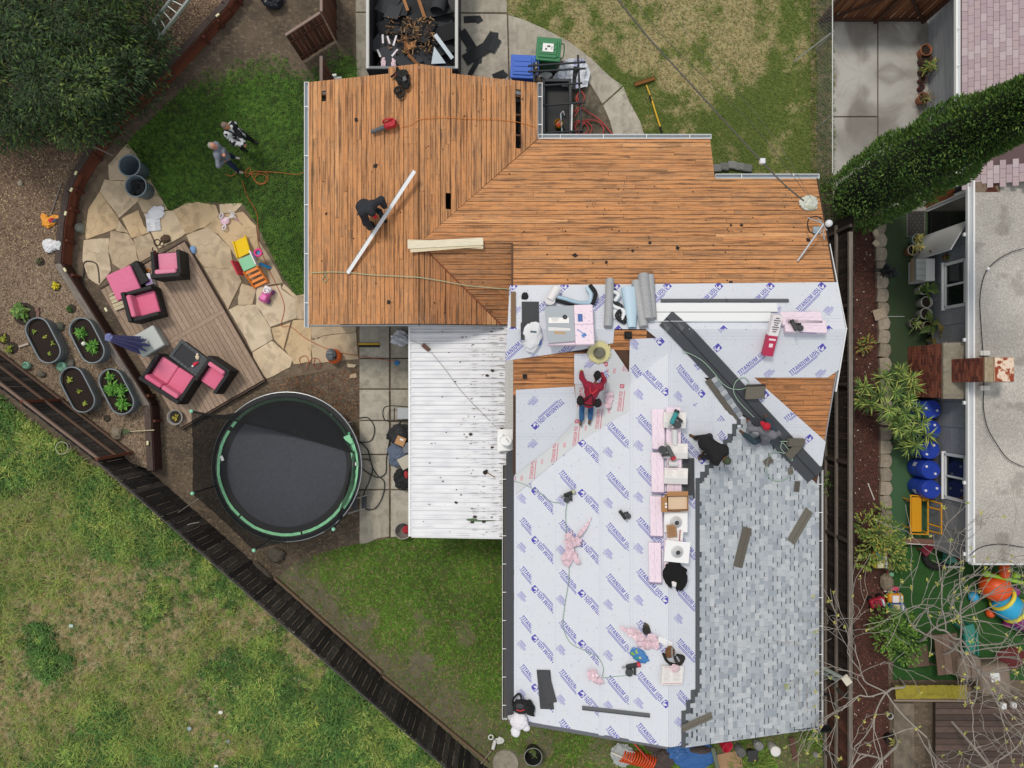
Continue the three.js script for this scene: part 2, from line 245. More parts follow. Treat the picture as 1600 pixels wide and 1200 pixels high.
// weedy field behind the fence
const field=PL([[-90,540],[0,620],[90,690],[180,752],[300,850],[420,955],[560,1080],[740,1240],[740,1290],[-90,1290]]);
const fl=(x,z)=>{const f=fbm(x*0.45 + 3,z*0.45,131,5),g=fbm(x*1.1,z*1.1,135,4),m=f*0.6 + g*0.4;const edge=sst(-0.9,0.6,(x*-0.66 + z*0.75) - 11.4);return{f,g,dry:sst(0.512,0.62,m + sst(-11,-15.5,x)*sst(3,6,z)*0.11 - sst(5,3,z)*0.05 + sst(-6,-9,x)*sst(10.5,12.5,z)*0.05),bare:sst(0.58,0.72,g)*sst(0.5,0.62,f),lush:sst(0.53,0.4,m)};};
region('field_ground',field,0.008,(x,z)=>{const q=fl(x,z),n=hash(x*40,z*40,8) - 0.5,st=vnoise(x*12 + z*9,z*5 - x*3,44);return mix3(mix3([44,54,26],[84,92,46],q.f + n*0.4),mix3([122,108,78],[176,160,122],st + n*0.3),q.dry*0.85);},34,0.02);
scatter('weeds','tall green weeds growing over the field behind the dark fence','weeds',field,175,tuft(8,0.2,0.026,1.05,9),grassM,0.006,(x,z)=>{const q=fl(x,z);if (rnd()<q.dry*0.76) return null;const big=q.lush;return{s:rr(0.55,1.15)*(0.8 + big*0.75),t:2,c:jit(fbm(x*1.5,z*1.5,139,4) + rr(-0.16,0.16)<0.56?pick(['#54803a','#487030','#628a40','#5e7c36','#3e602a']):pick(['#84a448','#96ae52','#769642','#a0aa5a']),0.25)};});
scatter('dry_grass','straw coloured dry grass matted across the field behind the fence','dry grass',field,130,tuft(6,0.17,0.008,1.35,13),grassM,0.004,(x,z)=>{const q=fl(x,z);if (rnd()>0.18 + q.dry*0.85) return null;return{s:rr(0.6,1.25),t:3,c:jit(pick(['#c8b68c','#b4a276','#d6c8a2','#9c985c','#aaa868']),0.18)};});
scatter('long_grass','long yellow green grass arching beside the fence in the field','grass',field,60,tuft(9,0.34,0.014,1.25,23),grassM,0.004,(x,z)=>{const q=fl(x,z),e=sst(0.44,0.56,fbm(x*0.6 + 9,z*0.6,137,4));if (rnd()>e*0.6) return null;return{s:rr(0.6,1.2),t:2,c:jit(pick(['#88a048','#9cac54','#749040','#a8a860','#5a7632']),0.25)};});
// front lawn
const walkOut=[[793,22],[815,30],[850,45],[890,66],[925,93],[955,122],[980,155],[1000,190],[1012,222]];
const frontLawn=PL([[786,-50],...walkOut,[1020,235],[1100,300],[1290,300],[1268,200],[1266,-50]]);
const ff=(x,z)=>{const f=fbm(x*0.9,z*0.9,141,5),g=fbm(x*2.2,z*2.2,145,4);return{f,dry:sst(0.4,0.62,f*0.5 + g*0.5 + sst(0,4,x)*sst(-8,-12,z)*0.1 - sst(1.6,0.6,x)*0.15 - sst(7.5,9,x)*0.16)};};
region('lawn',frontLawn,0.008,(x,z)=>{const q=ff(x,z),n=hash(x*50,z*50,8) - 0.5;return mix3(mix3([78,92,36],[112,122,62],q.f + n*0.4),mix3([150,136,98],[186,172,132],fbm(x*6,z*6,3) + n*0.4),q.dry*0.85);},34,0.02);
scatter('grass','half dry front lawn grass around the yellow handled push broom','grass',frontLawn,400,tuft(6,0.055,0.011,1.1,15),grassM,0.006,(x,z)=>{const q=ff(x,z),d=rnd()<q.dry*0.8;return{s:rr(0.6,1.2),c:jit(d?pick(['#b8a97e','#a89a6c','#c6b890','#98915c']):pick(['#6c8038','#5c7430','#7c8e46']),0.18)};});
// strip of dry soil along the wire fence
const wireStrip=PL([[1266,-40],[1300,-40],[1303,300],[1268,290]]);
region('soil_strip',wireStrip,0.012,(x,z)=>mix3([92,82,66],[160,144,112],fbm(x*6,z*3,151,4)),30,0.02);
scatter('dry_grass','dry and green tufts growing along the wire fence','dry grass',wireStrip,300,tuft(7,0.11,0.012,1,19),grassM,0.008,(x,z)=>({s:rr(0.6,1.3),t:2,c:jit(x>9.75?pick(['#6c8038','#5c7430','#8e8a52']):pick(['#b8a97e','#c6b890','#7b6f52','#6c7a3c']),0.2)}));

// ---------- paving ----------
function slabs(name,list,y,matf,thick=0.06,h=0){const g=new THREE.Group();g.name=numbered(name);g.userData.kind='structure';scene.add(g);list.forEach((p,i)=>{const poly=PL(p,h),a=area(poly);part('slab',prism(poly,y + (i % 3)*0.003,thick,{bevel:0.008,scale:1.7,ox:rnd(),oz:rnd()}),matf(i),g);});return g;}
const conc=['#c6c3bb','#bdbab0','#cfccc4','#b5b2a8'].map((c)=>M(c,{map:T.concrete,roughness:0.9}));
const walkIn=[[905,112],[925,136],[942,165],[953,190],[961,222]];
slabs('driveway',[[[556,-40],[792,-40],[792,20],[556,19]],[[556,21],[714,22],[714,140],[558,140]],[[716,22],[792,23],[795,135],[716,140]]],0.03,(i)=>conc[[1,3,0][i]]);
slabs('curved_walkway',[[[794,24],[815,30],[850,45],[890,66],[925,93],[955,122],[973,134],[941,163],[925,136],[905,112],[880,96],[850,100],[797,135]],[[974,136],[982,157],[1000,190],[1012,228],[963,230],[953,190],[942,165]]],0.03,(i)=>conc[[0,2][i]]);
const slabRows=[500,560,608,657,710,765],grid=[];
for (let r=0;r<6;r++){const y0=slabRows[r] + 1,y1=r<5?slabRows[r + 1] - 1:0;grid.push(r<5?[[562,y0],[608,y0],[608,y1],[562,y1]]:[[562,y0],[608,y0],[608,838],[590,841],[575,848],[562,850]]);grid.push(r<5?[[611,y0],[668,y0],[668,y1],[611,y1]]:[[611,y0],[668,y0],[668,834],[640,836],[611,839]]);grid.push(r<5?[[671,y0],[798,y0],[798,y1],[671,y1]]:[[671,y0],[798,y0],[798,834],[671,834]]);}
slabs('concrete_patio',grid,0.03,(i)=>conc[[0,1,2,1,3,0,2][i % 7]]);
region('soil_pocket',PL([[850,102],[880,97],[906,113],[942,166],[960,222],[846,222],[840,120]]),0.016,(x,z)=>mix3([70,64,54],[128,120,104],fbm(x*9,z*9,161,4) + (hash(x*40,z*40,2) - 0.5)*0.4),40,0.02);
// yard paving beyond the wire fence
const wetConc=M('#ffffff',{roughness:0.7,map:tex(512,768,(i,j)=>{const x=i / 150,y=j / 150,f=fbm(x*1.2,y*1.2,171,5),w=sst(0.4,0.68,warp(x*0.6 + 4,y*0.5,175)),n=hash(i,j,3);return mix3([176,175,170],[118,114,108],clamp(w*0.8 + (f - 0.5)*0.7)).map((q)=>q + n*12);},true)});
slabs('side_yard_paving',[[[1301,20],[1370,20],[1370,182],[1301,182]],[[1301,184],[1370,184],[1370,330],[1301,330]],[[1372,20],[1452,20],[1452,330],[1372,330]]],0.03,()=>wetConc);scene.getObjectByName('side_yard_paving').children.forEach((m)=>{const p=m.geometry.attributes.position,u=m.geometry.attributes.uv;for (let i=0;i<p.count;i++) u.setXY(i,p.getX(i) / 3.4,p.getZ(i) / 5.1);});
// flagstones
const fp=(l)=>l.map(([a,b])=>[90 + a / 3,220 + b / 3]),fq=(l)=>l.map(([a,b])=>[400 + a / 4,300 + b / 4]);
region('patio_bed',PL([...fp([[330,10],[440,165],[525,330],[560,318],[660,285],[870,292],[945,400],[1050,640],[1145,760]]),[480,455],[500,500],[565,505],[563,570],[440,592],[414,598],[290,380],[155,450],[130,420],[128,330],[150,260]]),0.012,(x,z)=>mix3([92,80,66],[138,122,102],fbm(x*7,z*7,181,4)),40,0.02);
const patio=new THREE.Group();patio.name='flagstone_patio';patio.userData.kind='structure';scene.add(patio);
const stones=[...[
[[330,20],[375,75],[432,160],[408,190],[250,182],[245,115]],[[225,186],[372,196],[378,280],[292,356],[206,240]],[[200,246],[286,364],[275,410],[140,460],[136,420],[150,325]],
[[436,187],[515,322],[412,342],[382,290],[388,215]],[[307,367],[382,327],[406,400],[436,430],[350,454]],[[290,372],[334,434],[277,421]],
[[255,428],[330,440],[357,475],[383,572],[308,606],[262,575],[245,520]],[[130,472],[244,462],[240,530],[252,608],[200,672],[150,640],[124,560]],[[362,462],[436,436],[462,500],[470,520],[388,570]],
[[254,655],[275,612],[300,630]],[[412,346],[545,332],[600,432],[580,450],[480,502],[444,428]],[[552,326],[600,300],[655,290],[740,305],[758,350],[690,404],[606,434]],[[763,300],[868,295],[835,332],[764,346]],
[[694,412],[770,354],[870,340],[928,402],[938,520],[922,590],[870,600],[812,500],[760,440]],[[612,446],[706,412],[756,450],[808,505],[828,600],[690,588],[640,520]],[[692,598],[836,608],[862,660],[800,788],[752,700]],
[[866,672],[932,690],[914,764],[850,768],[848,735]],[[943,470],[1000,560],[1056,665],[946,684],[884,620],[930,590]],[[940,692],[1046,680],[1052,700],[1114,742],[1115,830],[1000,868],[960,800],[936,770]],
[[1062,672],[1120,724],[1110,736],[1056,692]],[[808,796],[850,776],[932,774],[996,878],[1006,928],[912,984],[870,900]],[[920,994],[1008,942],[1098,1022],[1088,1060],[984,1112],[930,1060]],[[1006,880],[1092,854],[1060,976],[1018,930]],
].map(fp),...[
[[246,655],[330,635],[340,790],[258,790]],[[236,810],[344,802],[344,1058],[240,1070],[186,978]],[[352,926],[395,920],[425,903],[620,880],[634,1040],[360,1070]],[[352,800],[620,845],[616,874],[420,898],[390,914],[356,916]],[[578,1072],[630,1078],[615,1098],[572,1092]],[[592,1142],[626,1132],[630,1160],[586,1165]],
].map(fq)];
const stoneM=['#e9e2d6','#dcd2c2','#f1e8d8','#d2c8ba','#e6d6bc'].map((c)=>M(c,{map:T.stone,roughness:0.85}));
rnd=rng(77);
stones.forEach((s,i)=>{let p=PL(s);const cx=p.reduce((a,q)=>a + q[0],0) / p.length,cz=p.reduce((a,q)=>a + q[1],0) / p.length;p=p.map(([x,z])=>[cx + (x - cx)*1.052,cz + (z - cz)*1.052]);const q=[];p.forEach((a,k)=>{const b=p[(k + 1) % p.length];q.push(a);for (let m=1;m<3;m++) q.push([lerp(a[0],b[0],m / 3) + rr(-0.018,0.018),lerp(a[1],b[1],m / 3) + rr(-0.018,0.018)]);});part('flagstone',prism(q,0.045 + (i % 4)*0.004,0.05,{bevel:0.01,scale:2.4,ox:rnd(),oz:rnd(),dir:rnd()*6}),stoneM[(i*7 + (i>>2)) % 5],patio);});
// wood chip terrace, raised behind the timber retaining wall
const TER=0.45;
const capLine=[[376,-30],[352,8],[328,33],[262,106],[185,178],[152,218],[120,270],[106,300],[97,350],[92,412],[232,634],[237,735]];
const terrace=PL([[-90,-90],[400,-90],...capLine,[200,722],[140,690],[-90,500]],TER);
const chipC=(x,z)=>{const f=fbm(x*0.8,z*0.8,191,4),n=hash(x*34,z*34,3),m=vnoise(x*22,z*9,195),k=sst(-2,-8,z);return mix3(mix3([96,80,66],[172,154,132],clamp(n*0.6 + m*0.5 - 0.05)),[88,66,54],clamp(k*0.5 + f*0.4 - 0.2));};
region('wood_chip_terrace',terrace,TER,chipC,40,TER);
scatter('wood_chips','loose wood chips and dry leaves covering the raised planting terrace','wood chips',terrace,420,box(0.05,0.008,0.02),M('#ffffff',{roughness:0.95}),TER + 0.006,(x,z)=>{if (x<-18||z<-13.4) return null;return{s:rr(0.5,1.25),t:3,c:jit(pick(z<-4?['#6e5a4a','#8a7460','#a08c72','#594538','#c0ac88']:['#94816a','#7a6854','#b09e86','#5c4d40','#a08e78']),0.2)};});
scatter('leaf_litter','brown needles and leaf litter on the soil around the trampoline','leaf litter',PL([[420,590],[562,575],[562,850],[470,880],[400,900],[300,800],[240,690],[300,600]]),220,box(0.07,0.006,0.012),M('#ffffff',{roughness:0.95}),0.01,(x,z)=>({s:rr(0.5,1.4),t:3,c:jit(z<1.2&&x>-8?pick(['#7c4a30','#96603e','#5c4434','#a4805c']):pick(['#6b5f4e','#857660','#4e463a','#9a8a70']),0.2)}));
// green mat, red mulch bed on the neighbour's side
region('artificial_turf',PL([[1381,300],[1480,300],[1480,845],[1415,850],[1381,850]]),0.02,(x,z)=>{const n=hash(x*50,z*50,3),f=fbm(x*1.5,z*1.5,201,4),k=sst(0,4,z);return mix3(mix3([54,68,44],[60,96,66],k),[78,114,80],n*0.18 + f*0.2);},30,0.02);
region('artificial_turf',PL([[1395,852],[1660,852],[1660,1062],[1395,1062]]),0.024,(x,z)=>{const n=hash(x*50,z*50,3);return mix3([30,68,24],[50,96,40],n*0.5 + fbm(x*2,z*2,205)*0.5);},30,0.02);
const mulchBed=PL([[1314,320],[1374,320],[1382,860],[1392,1240],[1300,1240]]);
region('mulch_bed',mulchBed,0.03,(x,z)=>mix3([52,32,27],[96,62,52],hash(x*36,z*36,3)*0.6 + fbm(x*3,z*3,211)*0.5),36,0.04);
scatter('bark_mulch','dark red bark mulch with pale flecks beside the neighbouring fence','bark mulch',mulchBed,300,box(0.05,0.01,0.025),M('#ffffff',{roughness:0.95}),0.032,()=>({s:rr(0.5,1.3),t:3,c:rnd()<0.025?jit('#c9bfae',0.1):jit(pick(['#5e3a32','#4a2c26','#744a3e','#3c2622']),0.2)}));
// ---------- the house being re-roofed ----------
rnd=rng(2024);
const house=thing('house','low house with its roof half stripped to bare boards and half papered','house',V(0,0,0));
const wallM=M('#8f9298',{map:T.plank,roughness:0.85}),trimW=M('#eceff2',{roughness:0.45}),darkM=M('#1b1817',{roughness:0.95});
part('wall',prism([[-5.65,-8.55],[0.4,-8.55],[0.4,-6.9],[5.5,-6.9],[5.5,-5.6],[8.45,-5.6],[8.45,9.4],[0.2,9.4],[0.2,-1.95],[-5.65,-1.95]],2.16,2.16,{scale:2}),wallM,house);
part('gable_wall',merge([[[-5.6,-8.62],[-2.59,-8.62],[-2.59,-8.5],[-5.6,-8.5]],[[-2.59,-8.62],[0.35,-8.62],[0.35,-8.5],[-2.59,-8.5]]].map((p)=>prism(p,(x)=>hWing(x) - 0.06,0,{bottom:2.1}))),wallM,house);
part('gable_wall',merge([prism([[-5.6,-2.0],[-2.59,-2.0],[-2.59,-1.88],[-5.6,-1.88]],(x)=>hWing(x) - 0.06,0,{bottom:2.1}),prism([[-2.59,-2.0],[-0.6,-2.0],[-0.6,-1.88],[-2.59,-1.88]],(x)=>hWing(x) - 0.06,0,{bottom:2.1})]),wallM,house);
part('gable_wall',merge([prism([[8.4,-5.6],[8.52,-5.6],[8.52,-1.46],[8.4,-1.46]],(x,z)=>hMain(x,z) - 0.06,0,{bottom:2.1}),prism([[8.4,-1.46],[8.52,-1.46],[8.52,2.9],[8.4,2.9]],(x,z)=>hMain(x,z) - 0.06,0,{bottom:2.1})]),wallM,house);
part('gable_wall',merge([prism([[0.1,-3.9],[0.2,-3.9],[0.2,-1.46],[0.1,-1.46]],(x,z)=>hMain(x,z) - 0.06,0,{bottom:2.1}),prism([[0.1,-1.46],[0.2,-1.46],[0.2,2.8],[0.1,2.8]],(x,z)=>hMain(x,z) - 0.06,0,{bottom:2.1})]),wallM,house);
part('gable_wall',merge([prism([[0.2,9.3],[4.2,9.3],[4.2,9.42],[0.2,9.42]],(x)=>hSouth(x) - 0.06,0,{bottom:2.1}),prism([[4.2,9.3],[8.5,9.3],[8.5,9.42],[4.2,9.42]],(x)=>hSouth(x) - 0.06,0,{bottom:2.1})]),wallM,house);

part('attic_floor',prism([[-5.5,-8.4],[0.3,-8.4],[0.3,-6.8],[5.4,-6.8],[5.4,-5.5],[8.3,-5.5],[8.3,2.8],[0.2,2.8],[0.2,-2.0],[-5.5,-2.0]],2.175,0.01),M('#2a211c',{map:T.granule}),house);
// bare sheathing boards
const boardM=M('#ffffff',{map:T.wood,roughness:0.85,vertexColors:true});
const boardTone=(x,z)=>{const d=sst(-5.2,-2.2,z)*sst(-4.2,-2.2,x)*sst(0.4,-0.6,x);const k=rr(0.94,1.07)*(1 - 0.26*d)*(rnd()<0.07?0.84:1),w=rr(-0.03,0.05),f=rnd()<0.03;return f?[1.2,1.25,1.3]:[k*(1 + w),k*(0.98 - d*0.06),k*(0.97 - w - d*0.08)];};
function boards(parent,poly,axis,start,end,pitch,hF,lens,holes=[],tone=boardTone){
let k=0;
for (let c=start;c<end - 0.02;c +=pitch){
const c1=Math.min(c + pitch,end) - rr(0.005,0.019),strip=axis==='x'?clipRect(poly,c,c1,-99,99):clipRect(poly,-99,99,c,c1);
if (clean(strip).length<3){k++;continue;}
const b=bbOf(strip),lo=axis==='x'?b[1]:b[0],hi=axis==='x'?b[3]:b[2],cuts=[lo];
let s=lo + rr(0.3,1)*lens;while (s<hi - 0.5){cuts.push(s);s +=rr(0.75,1.15)*lens;} cuts.push(hi);
const mid=(c + c1) / 2,gone=holes.filter((h)=>mid>h[0]&&mid<h[1]);
for (const h of gone) cuts.push(h[2],h[3]);cuts.sort((a,b2)=>a - b2);
for (let i=0;i + 1<cuts.length;i++){
const m=(cuts[i] + cuts[i + 1]) / 2;if (cuts[i + 1] - cuts[i]<0.03||gone.some((h)=>m>h[2]&&m<h[3])) continue;
const q=axis==='x'?clipRect(strip,-99,99,cuts[i] + 0.004,cuts[i + 1] - 0.004):clipRect(strip,cuts[i] + 0.004,cuts[i + 1] - 0.004,-99,99);
const lift=rr(-0.003,0.004),g=clean(q).length>2&&Math.abs(area(clean(q)))>0.004&&prism(q,(x,z)=>hF(x,z) + lift,0.022,{dir:axis==='x'?Math.PI / 2:0,color:boardTone===tone?tone(axis==='x'?mid:m,axis==='x'?m:mid):tone(m,mid)});
if (!g) continue;const u=g.attributes.uv,ou=rnd(),ov=rnd();for (let n=0;n<u.count;n++) u.setXY(n,u.getX(n) / 4 + ou,u.getY(n) + ov);part('roof_board',g,boardM,parent);
} k++;
}
}
const wingRoof=sub('roof',house),mainRoof=sub('roof',house),southRoof=sub('roof',house);
const wf=(x)=>hWing(x),PIT=0.142;
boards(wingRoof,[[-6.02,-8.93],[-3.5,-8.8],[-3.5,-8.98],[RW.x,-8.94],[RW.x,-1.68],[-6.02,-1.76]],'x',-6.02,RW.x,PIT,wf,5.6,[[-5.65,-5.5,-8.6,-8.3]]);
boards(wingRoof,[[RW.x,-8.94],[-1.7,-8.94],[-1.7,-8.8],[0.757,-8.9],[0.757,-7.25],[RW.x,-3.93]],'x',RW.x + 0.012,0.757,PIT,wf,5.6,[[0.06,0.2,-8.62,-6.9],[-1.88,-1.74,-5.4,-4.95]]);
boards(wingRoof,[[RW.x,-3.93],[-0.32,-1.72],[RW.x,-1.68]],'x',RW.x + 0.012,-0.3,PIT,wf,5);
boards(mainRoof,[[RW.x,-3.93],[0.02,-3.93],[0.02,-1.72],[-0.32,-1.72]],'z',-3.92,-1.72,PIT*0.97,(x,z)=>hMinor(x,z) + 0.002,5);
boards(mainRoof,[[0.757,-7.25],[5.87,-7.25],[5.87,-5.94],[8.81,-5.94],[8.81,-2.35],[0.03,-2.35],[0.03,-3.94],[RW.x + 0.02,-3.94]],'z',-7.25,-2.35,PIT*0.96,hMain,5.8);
const tone2=()=>{const k=rr(0.82,1.08);return [k*1.02,k*0.9,k*0.8];};
boards(mainRoof,[[0.03,-0.85],[2.0,-0.85],[2.0,0.35],[0.03,0.35]],'z',-0.85,0.35,PIT,hMain,3,[],tone2);
boards(mainRoof,[[2.6,-1.44],[3.6,-1.44],[3.6,-0.9],[2.6,-0.9]],'z',-1.44,-0.9,PIT,hMain,3,[],tone2);
boards(mainRoof,[[5.6,-0.4],[8.81,-0.4],[8.81,2.4],[8.2,2.4]],'z',-0.4,2.4,PIT,hMain,3.4,[],tone2);
// rafters seen through the gaps of missing boards, and the dark deck under the paper
const rafM=M('#6b4a34',{map:T.plank});
for (const z of [-8.45,-7.9,-7.3]) part('rafter',beam(V(-0.3,hWing(-0.3) - 0.12,z),V(0.7,hWing(0.7) - 0.12,z),0.045,0.14),rafM,wingRoof);
part('rafter',beam(V(-5.9,hWing(-5.9) - 0.12,-8.52),V(-5.2,hWing(-5.2) - 0.12,-8.52),0.045,0.14),rafM,wingRoof);
part('deck',merge([prism([[0.03,-2.4],[8.81,-2.4],[8.81,-1.46],[0.03,-1.46]],(x,z)=>hMain(x,z) - 0.03,0.03),prism([[0.03,-1.46],[8.81,-1.46],[8.81,3.1],[0.03,2.9]],(x,z)=>hMain(x,z) - 0.03,0.03),prism([[-0.13,2.8],[4.2,-0.84],[4.2,9.7],[-0.13,9.6]],(x)=>hSouth(x) - 0.02,0.03),prism([[4.2,-0.84],[8.87,3.1],[8.87,9.86],[4.2,9.7]],(x)=>hSouth(x) - 0.02,0.03)]),M('#5b4030',{map:T.plank}),southRoof);
// ridge gap, valley battens, rake trims
const trimB=M('#6b4c38',{map:T.plank});
part('hip_batten',beam(V(RW.x,3.46,-3.93),V(-0.32,2.69,-1.72),0.035,0.03),M('#8c4f33',{map:T.plank}),mainRoof);
part('rake_board',merge([beam(V(-6.0,2.24,-1.72),V(RW.x,3.39,-1.64),0.03,0.12),beam(V(RW.x,3.39,-1.64),V(-0.3,2.62,-1.68),0.03,0.12)]),M('#7e838a'),wingRoof);
part('rake_board',merge([beam(V(0.0,hMain(0,-3.9) - 0.05,-3.9),V(0.0,4.24,-1.46),0.05,0.14)]),trimB,mainRoof);
part('rake_board',beam(V(8.83,2.68,-5.94),V(8.83,4.26,-1.46),0.03,0.13),M('#4a3a32',{map:T.plank}),mainRoof);
part('rake_board',beam(V(8.83,4.26,-1.46),V(8.83,2.85,2.5),0.03,0.13),M('#9a9aa0'),mainRoof);
part('drip_edge',beam(V(8.9,4.31,-1.5),V(8.9,3.72,0.2),0.035,0.06),trimW,mainRoof);
part('drip_edge',beam(V(8.86,3.45,-3.9),V(8.9,4.32,-1.44),0.02,0.05),trimW,mainRoof);
const flashG=M('#62646e',{roughness:0.5});
part('drip_edge',beam(V(-0.1,2.82,9.68),V(4.2,4.1,9.78),0.1,0.06),flashG,southRoof);
part('drip_edge',beam(V(4.2,4.09,9.78),V(8.86,2.72,9.93),0.04,0.05),M('#3d3f45'),southRoof);

// gutters
function gutter(a,b,parent,strapN,inner='#aab4bd'){
const d=b.clone().sub(a),L=d.length(),w=0.125,ax=Math.abs(d.x)>Math.abs(d.z),g=new THREE.Group();g.name='gutter';
const mk=(ww,hh,off,y)=>ax?box(L,hh,ww,0,y,off):box(ww,hh,L,off,y,0),e=(s)=>ax?box(0.006,0.1,w,s*L / 2,0,0):box(w,0.1,0.006,0,0,s*L / 2);
g.position.copy(a).add(b).multiplyScalar(0.5);parent.add(g);
part('channel',merge([mk(0.012,0.1,-w / 2,0),mk(0.016,0.11,w / 2,0.006),e(-1),e(1)]),trimW,g);
part('gutter_floor',mk(w - 0.02,0.006,0,-0.045),M(inner,{map:T.grain}),g);
for (let i=0;i<strapN;i++){const t=((i + 0.5) / strapN - 0.5)*L;part('strap',ax?box(0.02,0.008,w,t,0.05,0):box(w,0.008,0.02,0,0.05,t),trimW,g);}
}
gutter(V(-6.09,2.22,-8.95),V(-6.09,2.22,-1.68),house,5);
gutter(V(0.83,2.24,-8.92),V(0.83,2.24,-7.27),house,2,'#6d7076');
gutter(V(0.79,2.24,-7.33),V(5.9,2.24,-7.33),house,4,'#b9bec2');
gutter(V(5.9,2.68,-6.02),V(8.9,2.68,-6.02),house,2,'#aab4bd');
gutter(V(-0.215,2.66,2.35),V(-0.215,2.66,9.72),house,9,'#5c5a58');
gutter(V(8.97,2.6,2.5),V(8.97,2.6,9.92),house,9,'#2e2a28');

// ---------- roofing paper with its print ----------
function staples(c,w,h,s){c.fillStyle='#b9bcc8';for (let y=12;y<h;y +=h / 16){for (const x of [16,w - 20]) c.fillRect(x,y,7,4);} for (let y=20;y<h;y +=h / 5) for (let x=60;x<w - 60;x +=w / 5) c.fillRect(x + ((y*7 + x*3) % 31),y,4,4);}
function printText(c,text,x,y,ang,len,size,colour,logo){
c.save();c.translate(x,y);c.rotate(ang);c.fillStyle=colour;c.textBaseline='alphabetic';
const lw=logo?size*1.35:0;c.font=`bold ${Math.round(size)}px sans-serif`;const m=c.measureText(text).width;c.save();c.scale((len - lw) / m,1);c.fillText(text,0,0);c.restore();
c.fillRect(0,size*0.16,len - lw,size*0.1);c.font=`bold ${Math.round(size * 0.26)}px sans-serif`;
for (let i=0;i<26;i++) c.fillRect((len - lw)*(0.12 + i*0.03),size*0.34,(len - lw)*0.02,size*0.16);
if (logo){const q=size*1.1,X=len - lw + size*0.2;c.fillRect(X,-size*0.85,q,q);c.fillStyle='#e2e5ec';c.beginPath();c.arc(X + q*0.45,-size*0.85 + q*0.42,q*0.3,0.2,4.2);c.lineWidth=q*0.14;c.strokeStyle='#e2e5ec';c.stroke();c.fillRect(X + q*0.4,-size*0.85 + q*0.5,q*0.42,q*0.14);c.fillRect(X + q*0.15,-size*0.85 + q*0.78,q*0.5,q*0.12);}
c.restore();
}
const udl=canvasTex(640,1468,(c,w,H2)=>{const h=H2 / 2;
c.fillStyle='#d5dbe5';c.fillRect(0,0,w,H2);c.fillStyle='#b9c0d2';c.fillRect(0,0,5,H2);c.fillRect(40,0,3,H2);c.fillRect(w - 44,0,3,H2);
staples(c,w,H2);const q=rng(41);for (let i=0;i<420;i++){c.save();c.translate(q()*w,q()*H2);c.rotate(q()*6.3);c.fillStyle=`rgba(${90 + q() * 60},${92 + q() * 60},${104 + q() * 60},${0.05 + q() * 0.16})`;q()<0.75?c.fillRect(0,0,6 + q()*60,1 + q()*2.5):c.fillRect(0,0,8 + q()*26,5 + q()*12);c.restore();}
for (const o of [-h,0,h,2*h]){
printText(c,'TITANIUM UDL',98,120 + o,0.83,590,84,'#4f4bb0',true);
c.save();c.translate(84,480 + o);c.rotate(0.83);c.fillStyle='#7672c0';c.font='bold 52px sans-serif';c.save();c.scale(0.62,1);c.fillText('OWENS',0,0);c.fillText('CORNING',0,42);c.restore();c.fillRect(0,52,120,6);c.restore();
c.save();c.translate(430,470 + o);c.rotate(0.83);c.fillStyle='#9a98cc';c.fillRect(-20,-22,22,8);c.restore();
}
});
const psu=canvasTex(512,512,(c,w,h)=>{
c.fillStyle='#cbd0d4';c.fillRect(0,0,w,h);
for (const [x,o] of [[150,0],[150,-512],[400,256],[400,-256],[400,768]]){c.save();c.translate(x,470 + o);c.rotate(-Math.PI / 2);c.fillStyle='#c4566c';c.font='bold 60px sans-serif';c.save();c.scale(0.62,1);c.fillText('TITANIUM PSU',0,0);c.restore();c.fillRect(0,16,268,9);c.fillRect(300,-48,52,56);c.fillStyle='#cbd0d4';c.fillRect(314,-34,24,10);c.fillRect(314,-14,24,8);c.restore();c.save();c.translate(x + 90,250 + o);c.rotate(-Math.PI / 2);c.fillStyle='#d08a98';c.fillRect(0,0,66,12);c.fillRect(0,18,66,10);c.restore();}
});
const paperB=tex(256,256,(i,j)=>{const f=fbm(i / 30,j / 30,301,4),n=vnoise(i / 3,j / 3,305,86,86),w=Math.abs(vnoise(i / 60,j / 18,307) - 0.5)*2;const v=90 + f*90 + n*12 + (1 - w)*22;return [v,v,v];});paperB.colorSpace=THREE.NoColorSpace;
const paperM=M('#ffffff',{map:udl,roughness:0.62,bumpMap:paperB,bumpScale:0.004}),psuM=M('#ffffff',{map:psu,roughness:0.6}),greyPaper=M('#d3d7de',{map:T.grain,roughness:0.6});
function uvMap(g,f){const p=g.attributes.position,u=g.attributes.uv;for (let i=0;i<p.count;i++) u.setXY(i,...f(p.getX(i),p.getZ(i)));return g;}
const uvS=(x0,z0)=>(x,z)=>[(x - x0) / 1.22,1 - (z - z0) / 2.8],uvSf=(x0,z0)=>(x,z)=>[-(x - x0) / 1.22,(z - z0) / 2.8],uvE=(x0,z0)=>(x,z)=>[-(z - z0) / 1.22,1 - (x - x0) / 2.8],uvW=(x0,z0)=>(x,z)=>[(z - z0) / 1.22,(x - x0) / 2.8];
const wavy=(hF,dh)=>(x,z)=>hF(x,z) + dh + sst(5.3,4.4,z>3?x:0)*(0.007*vnoise(x*2.6,z*2.6,311) + 0.011*Math.max(0,1 - Math.abs(fbm(x*0.9,z*0.9,317,3) - 0.5)*22) + 0.007*Math.max(0,1 - Math.abs(vnoise(x*1.7 + z,z*1.3,319) - 0.5)*12));
function paper(poly,hF,dh,uvF,parent,mat=paperM,label,name='underlayment'){
const b=bbOf(poly),out=[];const st=0.16;
for (let x=b[0];x<b[2];x +=st) for (let z=b[1];z<b[3];z +=st){const q=clean(clipRect(poly,x,x + st,z,z + st));if (q.length>2&&Math.abs(area(q))>1e-4) out.push(prism(q,wavy(hF,dh),0.004));}
return part(name,uvMap(toCreasedNormals(merge(out),0.5),uvF),mat,parent,label);
}
